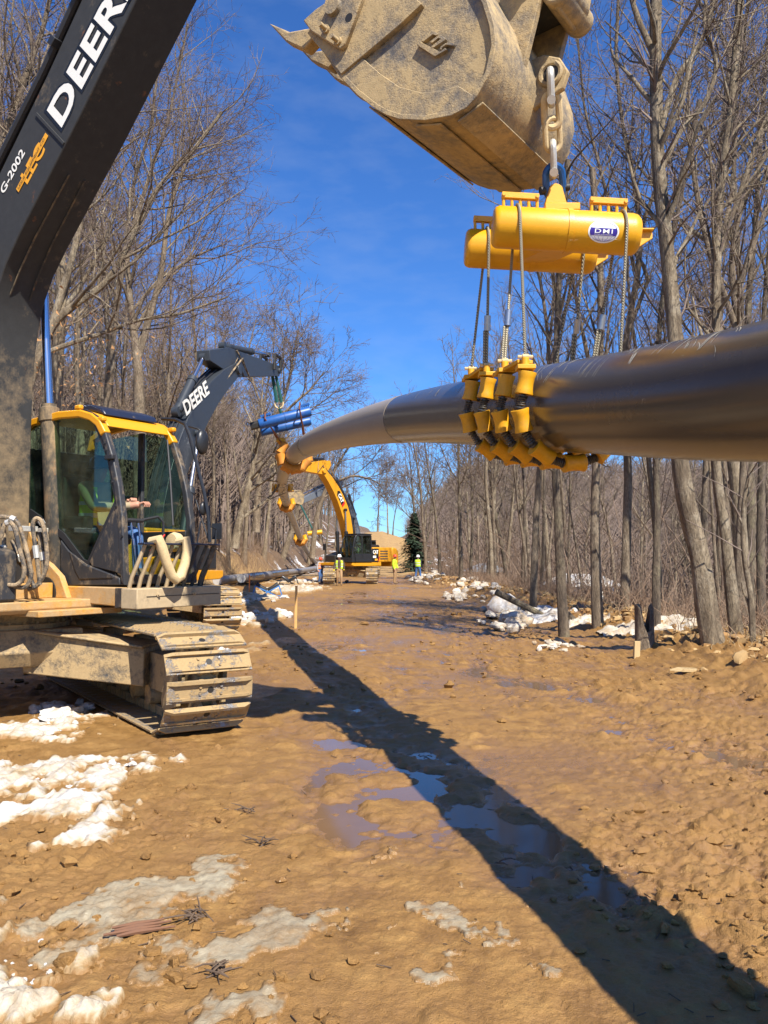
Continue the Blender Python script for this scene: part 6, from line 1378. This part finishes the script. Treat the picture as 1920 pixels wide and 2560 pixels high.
# chunks along the right-hand edge of the road
def edge_pts(n, y0, y1, off, sd, r0, r1, pw=1.0):
    out = []
    for _ in range(n):
        y = y0 + (y1 - y0) * rr.random() ** pw; x = float(road_right(y)) + rr.gauss(off, sd); r = rr.uniform(r0, r1) * (1 + .006 * y); out.append((x, y, mud1(x, y) + r * .25, r))
    return out
rubble('dirt_clods', 'tan and brown clods heaped along the right road edge', edge_pts(700, 10, 70, .25, .55, .02, .075, 1.5), 'clod_tan', 9, .5, fine=False)
rubble('dirt_clods', 'dark soil lumps thrown up along the right road edge', edge_pts(700, 10, 60, .75, .6, .02, .09, 1.5), 'clod', 10, .5, fine=False)
def chunk_cluster(spec, name, label, mat, seed):
    out = []
    for u, v, ru, rv, n, r0, r1 in spec:
        for _ in range(n):
            g = gpt(u + rr.gauss(0, ru * .5), v + rr.gauss(0, rv * .5)); r = rr.uniform(r0, r1) * .62; out.append((g.x, g.y, mud1(g.x, g.y) + r * rr.uniform(.1, .7), r))
    return rubble(name, label, out, mat, seed, .34, 'snow')
chunk_cluster([(1190, 1490, 60, 14, 26, .12, .40), (1250, 1545, 60, 30, 34, .10, .36), (1290, 1560, 30, 20, 12, .20, .42), (1150, 1500, 20, 8, 10, .15, .3), (1390, 1620, 60, 14, 22, .05, .14)], 'snow_chunks', 'heap of ploughed snow blocks at the right road edge', 'snow_dirty', 12)
chunk_cluster([(1080, 1452, 50, 10, 26, .15, .5), (1180, 1470, 70, 10, 16, .15, .4)], 'snow_chunks', 'far ploughed snow and stones by the right-hand worker', 'snow_dirty', 13)
chunk_cluster([(620, 1550, 50, 16, 22, .05, .22), (690, 1540, 30, 10, 16, .06, .22), (640, 1500, 50, 10, 24, .08, .25), (560, 1620, 40, 30, 14, .03, .10), (150, 1790, 60, 25, 26, .04, .16), (60, 1830, 60, 20, 30, .02, .07), (290, 1930, 50, 25, 18, .015, .05), (100, 1960, 110, 40, 40, .010, .032), (60, 2420, 80, 70, 16, .008, .02), (450, 1908, 8, 3, 3, .02, .05), (800, 1455, 60, 6, 16, .1, .25)], 'snow_chunks', 'loose lumps of snow on the left side of the road', 'snow', 14)
# slab of snow, log, rocks on the right bank
p = at(1260, 1535, 24.5); b = MB(); lump(b, (0, 0, .25), .55, (1.0, .8, .75), random.Random(4), 14, 9, .10); o = b.build('snow_block', 'snow'); o.location = (p.x, p.y, mud1(p.x, p.y)); tag(o, 'big rounded white block of snow on the right road edge', 'snow block')
for k, (pl_, Y, r0, lb_) in enumerate((([(1240, 1480), (1330, 1525), (1400, 1560)], 22.5, .085, 'fallen dark log slanting along the right bank by the snow'), ([(1405, 1530), (1440, 1560), (1470, 1585)], 20, .12, 'short broken log lying below the two straight trunks'), ([(1560, 1700), (1640, 1690), (1690, 1680)], 12.5, .03, 'thin stick lying on the churned right road edge'))):
    P_ = [at(u, v, Y + i * .2) for i, (u, v) in enumerate(pl_)]; b = MB(); b.tube([q - P_[0] for q in P_], [r0, r0 * .95, r0 * .8], 9); o = b.build('fallen_log', 'bark_dark'); o.location = P_[0]; tag(o, lb_, 'log')
p = at(1720, 1688, 12.3); b = MB()
for k in range(9): b.prism([(-.22 + rr.uniform(-.1, .1), 0), (.2 + rr.uniform(-.1, .12), 0), (.15, .03), (-.1, .035)], -.06 + .015 * k, -.04 + .016 * k)
o = b.build('splintered_wood', 'wood_pale'); o.location = (p.x, p.y, mud1(p.x, p.y) + .02); o.rotation_euler = (.1, .05, .2); tag(o, 'fresh yellow splintered wood lying on the right road edge', 'wood')
# snow lying under the right-hand trees
for k, (u, v, Y, sx, sy, lb_) in enumerate(((1350, 1535, 23.0, .9, 1.6, 'white slab of snow behind the log on the right bank'), (1700, 1655, 17.5, 1.6, 1.2, 'snow showing between the trunks at the right edge'), (1460, 1590, 20.0, .6, .7, 'small white snow patch in front of the straight trunks'))):
    p = at(u, v, Y); X, Yg = np.meshgrid(np.linspace(-sx, sx, 40), np.linspace(-sy, sy, 40)); f = 1 - (X / sx) ** 2 - (Yg / sy) ** 2 + .9 * fbm(X * 1.3 + k * 5, Yg * 1.3, 4); Z = np.maximum(terrain(X + p.x, Yg + p.y), mud(X + p.x, Yg + p.y) - .05) - terr1(p.x, p.y) + np.where(f > 0, .06 + .08 * np.clip(f, 0, 1), -.4)
    o = sheet('snow_slab', X, Yg, Z, M['snow_dirty'] if k else M['snow']); o.location = (p.x, p.y, terr1(p.x, p.y)); tag(o, lb_, 'snow')
# ---------------- brushwood ----------------
def brush(name, label, n, fpos, hmin, hmax, r0, mat, seed):
    g = np.random.default_rng(seed); pos = np.array([fpos(g) for _ in range(n)]); z = np.where((pos[:, 1] < 70) & (pos[:, 0] > -10) & (pos[:, 0] < road_right(pos[:, 1]) + 1.9), mud(pos[:, 0], pos[:, 1]), terrain(pos[:, 0], pos[:, 1])); k = 5
    th = g.random(n) * 6.283; ln = g.uniform(hmin, hmax, n); arch = g.uniform(.1, .9, n); t = np.linspace(0, 1, k)[None]
    hx = np.cos(th)[:, None] * ln[:, None] * arch[:, None] * t ** 1.6; hy = np.sin(th)[:, None] * ln[:, None] * arch[:, None] * t ** 1.6; hz = ln[:, None] * (t - .45 * arch[:, None] * t ** 2)
    P = np.stack([pos[:, :1] + hx, pos[:, 1:2] + hy, z[:, None] - .03 + hz], -1) + g.normal(0, .02, (n, k, 3)); rd = r0 * g.uniform(.6, 1.5, (n, 1)) * (1 - .75 * t)
    A = np.stack([-np.sin(th), np.cos(th), 0 * th], -1); B = np.stack([np.cos(th) * .6, np.sin(th) * .6, 0 * th - .8], -1); V = P[:, :, None] + rd[..., None, None] * np.stack([A * math.cos(q) + B * math.sin(q) for q in (0, 2.094, 4.189)], 1)[:, None]
    idx = np.arange(n * k * 3).reshape(n, k, 3); a = idx[:, :-1]; b = idx[:, 1:]; F = np.stack([a, np.roll(a, -1, 2), np.roll(b, -1, 2), b], -1).reshape(-1, 4)
    tag(link(name, npmesh(name, V.reshape(-1, 3), F, None, [M[mat]])), label, 'brush', kind='stuff')
M['brush'] = weathered('brown_brushwood', (.24, .155, .095), .9, mud=None, scale=1.5, var=.4)
M['straw'] = weathered('pale_dead_grass', (.48, .36, .20), .9, mud=None, scale=3, var=.3)
brush('brushwood', 'brown tangle of brushwood on the bank and hillside at the left', 9000, lambda g: (-10.8 - g.random() ** 1.5 * 16, 16 + 74 * g.random()), .5, 2.6, .009, 'brush', 1)
brush('brushwood', 'low scrub and saplings between the right-hand trees', 5200, lambda g: ((lambda y: (float(road_right(y)) + 1.3 + g.random() ** 1.4 * 18, y))(12 + 60 * g.random())), .3, 2.0, .007, 'brush', 2)
brush('dead_grass', 'dead grass and straw on the right road edge', 3000, lambda g: ((lambda y: (float(road_right(y)) + g.normal(.75, .45), y))(9.5 + 26 * g.random() ** 1.6)), .06, .32, .0045, 'straw', 3)
brush('brush_heap', 'brown brush and roots heaped along the right road edge', 2600, lambda g: ((lambda y: (float(road_right(y)) + g.normal(1.15, .45), y))(11 + 40 * g.random() ** 1.4)), .2, .95, .010, 'brush', 6)
# saplings and trunk thicket deeper in both woods
brush('thicket', 'dense far undergrowth of thin stems on the left hillside', 7000, lambda g: (-13 - g.random() * 42, 20 + 110 * g.random()), 2.0, 9.0, .022, 'twig_warm', 4)
brush('thicket', 'dense far undergrowth of thin stems in the right wood', 5200, lambda g: ((lambda y: (float(road_right(y)) + 3 + g.random() * 45, y))(20 + 110 * g.random())), 2.0, 9.0, .022, 'twig_warm', 5)
# ---------------- particular trees ----------------
def hero(name, label, lines, Y, radii, bark, seed, nb, Lb, twig='twig', mx=4, t0=.25, base=None, ang=44, rmin=.006):
    t = Tree(seed); polys = []
    base = base or at(*lines[0][0], Y)
    for li, ln in enumerate(lines):
        P = catmull([at(u, v, Y + (dy[0] if dy else 0)) - base for u, v, *dy in ln], 4); r0, r1 = radii[li]; n = len(P); r0 *= .94; Q = [r1 + (r0 - r1) * (1 - i / (n - 1)) ** (2.0 if li == 0 else 1.0) for i in range(n)]; t.br.append((P, Q, 0)); polys.append((P, Q))
    c = dict(CFG); c['rmin'] = rmin
    for li, (P, Q) in enumerate(polys):
        t.sprout(P, Q, 1, nb[li], t0, 1.0, (ang, 12), lambda tt: Lb * (1.25 - .6 * tt), .55, mx, c); t.sprout(P, Q, 3, 16, .5, 1.0, (42, 14), lambda tt: .9, .35, mx, c)
    me = t.meshes(name, 3, bark, twig); e = empty(name, tuple(base), 0, label, 'tree'); link('trunk', me[0], e); link('crown', me[1], e); return e
hero('bare_tree', 'tree behind the near boom with one long limb leaning up to the right', [[(20, 1160), (70, 960), (130, 815), (180, 768), (270, 700), (345, 560), (395, 470), (480, 380), (555, 280)], [(130, 815), (165, 700), (200, 560), (215, 420), (260, 250), (300, 100)], [(60, 905), (150, 868), (250, 835), (350, 800), (450, 785), (570, 742)]], 17.0, [(.15, .03), (.085, .02), (.06, .014)], 'bark_pale', 41, [16, 14, 10], 2.6, t0=.3)
hero('bare_tree', 'upright tree with thick straight trunk behind the cab roof', [[(352, 1330), (350, 1100), (345, 930), (330, 800), (318, 650), (330, 480), (380, 300), (400, 120)], [(345, 900), (400, 700), (425, 520), (470, 400), (520, 320)], [(335, 830), (420, 690), (490, 640), (560, 610)]], 24.0, [(.23, .03), (.10, .02), (.07, .015)], 'bark', 42, [18, 12, 9], 3.2, t0=.3)
hero('bare_tree', 'pale trunk rising just right of the chrome ram', [[(135, 1320), (140, 1000), (150, 800), (152, 650), (170, 400), (200, 150), (210, -80)]], 20.0, [(.20, .06)], 'bark_pale', 43, [18], 3.4, t0=.35)
hero('bare_tree', 'crown filling the top left corner behind the boom', [[(-120, 900), (-60, 600), (10, 350), (60, 200), (110, 60), (150, -120)], [(-20, 450), (90, 330), (130, 240), (200, 120), (240, -20)]], 18.0, [(.18, .04), (.07, .02)], 'bark', 44, [20, 14], 3.0, t0=.2)
hero('bare_tree', 'crown of fine twigs right of the boom against the blue sky', [[(260, 1330), (270, 1000), (300, 700), (370, 450), (430, 260), (470, 60)], [(320, 620), (390, 480), (450, 400), (500, 340)]], 28.0, [(.22, .03), (.10, .02)], 'bark', 45, [24, 12], 3.4, t0=.3)
hero('bare_tree', 'spreading tree behind the blue beam, branches reaching over the pipe', [[(640, 1330), (650, 1150), (690, 1050), (720, 960), (735, 880), (745, 830)], [(690, 1050), (745, 1000), (780, 970), (810, 930)], [(680, 1080), (640, 980), (620, 880), (640, 800)]], 52.0, [(.26, .04), (.10, .03), (.10, .03)], 'bark', 46, [13, 9, 8], 4.2, t0=.3, rmin=.011)
hero('bare_tree', 'tree arching over the yellow excavator from the left bank', [[(780, 1395), (790, 1300), (820, 1210), (850, 1150), (880, 1110), (905, 1090)], [(820, 1210), (880, 1190), (930, 1200), (960, 1215)]], 70.0, [(.28, .05), (.13, .03)], 'bark', 47, [13, 9], 4.2, t0=.3, rmin=.014)
hero('leaning_trunk', 'leaning grey trunk on the left bank behind the pipe', [[(700, 1420), (722, 1350), (740, 1290), (770, 1200), (790, 1130)]], 102.0, [(.42, .22)], 'bark', 48, [10], 4.0, rmin=.012)
hero('leaning_trunk', 'long pale trunk leaning right across the left wood', [[(585, 1370), (600, 1300), (625, 1200), (640, 1120), (655, 1040)]], 44.0, [(.26, .12)], 'bark_pale', 49, [12], 3.6, rmin=.010)
# right side
hero('bare_tree', 'tallest pale mottled tree rising behind the pipe at the right', [[(1792, 1662), (1770, 1550), (1750, 1400), (1715, 1250), (1700, 1150), (1688, 850), (1665, 600), (1645, 400), (1640, 200), (1640, 0), (1650, -150)], [(1648, 330), (1690, 200), (1750, 110), (1790, 0), (1830, -100)], [(1640, 150), (1600, 60), (1575, -20), (1560, -120)], [(1652, 420), (1700, 330), (1760, 260), (1790, 160), (1760, 60), (1770, -60)]], 14.0, [(.215, .075), (.06, .03), (.06, .03), (.055, .02)], 'bark_pale', 51, [14, 10, 8, 10], 2.2, t0=.55)
hero('bare_tree', 'smooth straight grey-tan trunk just right of the thick leaning one', [[(1850, 1665), (1830, 1500), (1815, 1350), (1790, 1160), (1790, 830), (1800, 500), (1830, 250), (1850, 0)], [(1795, 640), (1850, 480), (1900, 330), (1960, 200)]], 14.6, [(.135, .05), (.05, .02)], 'bark_pale', 52, [14, 12], 2.6, t0=.5)
hero('bare_tree', 'straight dark mossy trunk right of the snow heap', [[(1410, 1592), (1402, 1450), (1395, 1300), (1388, 1180), (1390, 900), (1400, 650), (1420, 400)]], 17.5, [(.125, .05)], 'bark_dark', 53, [16], 2.4, t0=.45)
hero('bare_tree', 'straight trunk with broken bark, right of the dark mossy one', [[(1495, 1585), (1490, 1450), (1487, 1300), (1490, 1160), (1500, 900), (1500, 650), (1480, 420)], [(1492, 1000), (1450, 800), (1420, 640)]], 18.5, [(.145, .06), (.06, .02)], 'bark', 54, [15, 9], 2.6, t0=.45)
hero('bare_tree', 'dark thin straight trunk between the pipe and the stump', [[(1640, 1610), (1640, 1450), (1643, 1300), (1640, 1150), (1650, 800), (1700, 500), (1750, 250)]], 17.0, [(.10, .04)], 'bark_dark', 55, [16], 2.4, t0=.45)
hero('bare_tree', 'grey fanning tree at the right edge with many rising limbs', [[(1860, 1640), (1850, 1400), (1860, 1150), (1850, 850), (1830, 650), (1880, 400), (1950, 200)], [(1850, 850), (1780, 650), (1740, 480), (1720, 250), (1740, 50)], [(1840, 740), (1900, 560), (1960, 420)], [(1790, 680), (1830, 480), (1840, 250), (1860, 40)]], 18.0, [(.13, .05), (.07, .02), (.08, .03), (.07, .02)], 'bark', 56, [16, 14, 10, 12], 2.6, t0=.35)
hero('bare_tree', 'slim forked tree seen between the lifting ropes', [[(1330, 1580), (1340, 1300), (1355, 1100), (1372, 900), (1350, 700), (1310, 560), (1290, 420)], [(1365, 950), (1410, 780), (1460, 680), (1500, 600)], [(1368, 900), (1385, 760), (1380, 600), (1420, 450)]], 24.0, [(.12, .03), (.05, .02), (.05, .02)], 'bark', 57, [13, 9, 9], 2.6, t0=.4)
hero('bare_tree', 'tree with crooked limbs filling the top right corner of the sky', [[(1560, 1580), (1570, 1200), (1560, 900), (1600, 620), (1580, 420), (1555, 300), (1540, 120), (1550, -80)], [(1560, 860), (1620, 700), (1540, 560), (1500, 420), (1460, 260), (1440, 60)], [(1590, 600), (1660, 420), (1760, 300), (1880, 100)]], 21.0, [(.13, .035), (.06, .02), (.06, .02)], 'bark', 58, [18, 14, 14], 3.0, t0=.35)
hero('broken_snag', 'pale barkless snag with splintered foot at the far right', [[(1888, 1672), (1882, 1600), (1878, 1500), (1860, 1380), (1862, 1250), (1880, 1160)]], 13.6, [(.062, .035)], 'bark_pale', 59, [3], .8, mx=2)
# hollow stump
p = at(1612, 1632, 15.0); b = MB(); rr2 = random.Random(6); n = 16; vs = []; fs = []
for ring, (rad_, out) in enumerate(((.26, 1), (.21, 1), (.19, 1), (.12, 0), (.13, 0))):
    for i in range(n):
        a = math.tau * i / n; top_ = .85 + .35 * math.sin(a * 2 + 1) + rr2.uniform(-.12, .12); z = (0, .35, top_, top_ - .02, .3)[ring]; vs.append((rad_ * math.cos(a) * rr2.uniform(.9, 1.1), rad_ * math.sin(a), z))
for ring in range(4):
    for i in range(n): fs.append((ring * n + i, ring * n + (i + 1) % n, (ring + 1) * n + (i + 1) % n, (ring + 1) * n + i))
b.add(vs, fs); o = b.build('hollow_stump', 'bark'); o.scale = (.8, .8, .72); o.location = (p.x, p.y, max(terr1(p.x, p.y), mud1(p.x, p.y)) - .1); tag(o, 'dark hollow broken stump behind the wood block', 'stump')
# near-edge trees of both woods, larger copies
for i, (u, Y, k, sc) in enumerate(((430, 34, 0, 1.25), (250, 30, 1, 1.2), (80, 26, 2, 1.35), (150, 36, 0, 1.3), (330, 40, 1, 1.25), (480, 46, 2, 1.4), (560, 58, 0, 1.2), (520, 50, 1, 1.1), (610, 72, 9, 1.2), (660, 86, 10, 1.15), (30, 21, 1, 1.1), (200, 24, 2, 1.3), (390, 30, 5, 1.2), (600, 64, 2, 1.3), (0, 32, 0, 1.2), (120, 44, 1, 1.2), (300, 50, 0, 1.2), (220, 60, 1, 1.25), (400, 62, 2, 1.3), (40, 40, 2, 1.3))):
    x = (u - CU) / FPX * Y; x = min(x, -11.4 if Y > 45 else -13.8); place_tree(k, x, Y, i * 1.3, sc, 'tall bare tree with wide twiggy crown on the left bank', 'tall trees along the left bank')
for i, (u, Y, k, sc) in enumerate(((1880, 24, 0, 1.15), (1750, 26, 2, 1.2), (1820, 32, 2, 1.3), (1900, 19, 5, 1.0), (1860, 21, 3, 1.1), (1780, 44, 1, 1.2), (1300, 44, 5, 1.0), (1240, 52, 2, 1.0), (1920, 40, 0, 1.2))):
    x = (u - CU) / FPX * Y; x = max(x, float(road_right(Y)) + 1.6); place_tree(k, x, Y, i * 1.7, sc, 'tall bare tree with fine rising twigs near the right road edge', 'tall trees along the right bank')
# evergreen by the bend
def evergreen():
    x, y = 3.2, 92.0; z = terr1(x, y); g = np.random.default_rng(2); V = []; F = []; off = 0; H_ = 6.2
    for k in range(1500):
        t = g.random() ** .8; hz = .3 + t * (H_ - .4); rad_ = (1 - t) ** .85 * 2.3 + .12; th = g.random() * 6.283; L = rad_ * g.uniform(.5, 1.15) * (.75 + .35 * math.sin(th * 3 + hz * 2.1) + .2 * math.sin(hz * 5 + th)); d = np.array([math.cos(th), math.sin(th), -.22]); sd = np.array([-math.sin(th), math.cos(th), 0]); o0 = np.array([0, 0, hz])
        for j in range(7):
            s = .25 + .75 * j / 6; c = o0 + d * L * s + g.normal(0, .05, 3); w_ = .16 * g.uniform(.5, 1.2); a = sd * w_ * g.uniform(.6, 1.2); q = d * .26 + np.array([0, 0, g.uniform(-.12, .06)])
            V += [c - a, c + a, c + q]; F.append((off, off + 1, off + 2)); off += 3
    e = empty('evergreen_tree', (x, y, z), 0, 'dark green evergreen standing by the bend behind the workers', 'tree')
    link('crown', npmesh('crown', np.array(V), None, np.array(F), [M['needle']], False), e); b = MB(); b.tube([(0, 0, -.3), (0, 0, H_ * .5), (0.05, 0, H_)], [.16, .09, .02], 8); b.build('trunk', 'bark_dark', e)
M['needle'] = weathered('dark_needles', (.030, .050, .022), .8, mud=None, scale=3, var=.5)
evergreen()
# beech with withered leaves
p = at(185, 905, 16.5); g = np.random.default_rng(9); n = 240; c = g.normal(0, 1, (n, 3)) * np.array([.55, .5, .7]); a = g.normal(0, .026, (n, 3)); b2 = g.normal(0, .026, (n, 3))
V = np.stack([c - a, c + b2, c + a], 1).reshape(-1, 3); e = empty('young_beech', tuple(p - Vector((0, 0, 3.2))), 0, 'slim young beech still holding orange-brown leaves', 'tree')
o = link('crown', npmesh('leaves', V + np.array([0, 0, 3.2]), None, np.arange(n * 3).reshape(-1, 3), [M['leaf'] if 'leaf' in M else M['decal_orange']], False), e); b = MB(); b.tube([(0, 0, 0), (.1, 0, 2), (.05, 0, 4.2)], [.03, .02, .006], 6); b.build('trunk', 'bark', e)
# ---------------- houses down in the valley ----------------
def house(u, v, Y, w_, d_, h_, label, wallmat, roofmat, rz):
    p = at(u, v, Y); e = empty('house', tuple(p), rz, label, 'house'); b = MB(); b.box((0, 0, h_ / 2 - 1), (w_, d_, h_ + 2)); b.build('wall', wallmat, e)
    b = MB(); b.prism([(-w_ / 2 - .4, h_ - .05), (w_ / 2 + .4, h_ - .05), (0, h_ + w_ * .24)], -d_ / 2 - .4, d_ / 2 + .4); b.build('roof', roofmat, e)
    for i in range(2):
        b = MB(); x = -w_ / 4 + i * w_ / 2; b.box((x, -d_ / 2 - .02, h_ * .55), (.95, .06, 1.15)); fr_ = b.build('window', 'white', e); b = MB(); b.box((x, -d_ / 2 - .055, h_ * .55), (.75, .03, .95)); b.build('pane', 'pane', fr_)
M['pane'] = weathered('dark_window_pane', (.03, .035, .04), .1, mud=None); M['wall_white'] = weathered('white_siding', (.78, .78, .76), .7, mud=None); M['wall_brown'] = weathered('red_brown_siding', (.30, .12, .06), .8, mud=None); M['roof_snow'] = M['snow']; M['roof_grey'] = weathered('grey_roof', (.22, .23, .24), .8, mud=None)
house(1452, 1515, 70, 3.6, 5, 1.7, 'white house with snow on its roof seen through the right-hand trees', 'wall_white', 'roof_snow', .3)
house(1530, 1560, 62, 2.2, 3, .9, 'small red-brown shed with snowy roof down in the right-hand valley', 'wall_brown', 'roof_snow', -.2)
house(1680, 1580, 60, 3.0, 4, .5, 'low house with grey roof and snow behind the stump', 'roof_grey', 'roof_snow', .5)
house(1215, 1462, 95, 3.5, 5, 1.5, 'far pale house glimpsed low between the trees right of the worker', 'wall_white', 'roof_grey', .1)

# crushed straw and twigs trodden into the mud
g = np.random.default_rng(12); n = 300; yy = 2.8 + 22 * g.random(n) ** 1.5; xx = g.uniform(-.5, .5, n) * yy * 1.0 + .3; keep = xx < road_right(yy) + .5; xx = xx[keep]; yy = yy[keep]; zz = mud(xx, yy); V = []; F = []
for i in range(len(xx)):
    L = g.uniform(.008, .035) * (1 + .03 * yy[i]); a = g.random() * 6.28; r = .0016 + .00012 * yy[i]; d = np.array([math.cos(a), math.sin(a), g.uniform(-.1, .25)]) * L; sd = np.array([-math.sin(a), math.cos(a), 0]) * r; c = np.array([xx[i], yy[i], zz[i] + .006]); o = len(V)
    V += [c - d - sd, c - d + sd, c + d + sd, c + d - sd, c - d + np.array([0, 0, 2 * r]), c + d + np.array([0, 0, 2 * r])]; F += [(o, o + 1, o + 2, o + 3), (o, o + 3, o + 5, o + 4), (o + 1, o + 4, o + 5, o + 2)]
tag(link('straw_litter', npmesh('straw_litter', np.array(V), np.array(F), None, [M['wood_dark']])), 'bits of straw and twig trodden into the muddy road', 'litter', kind='stuff')
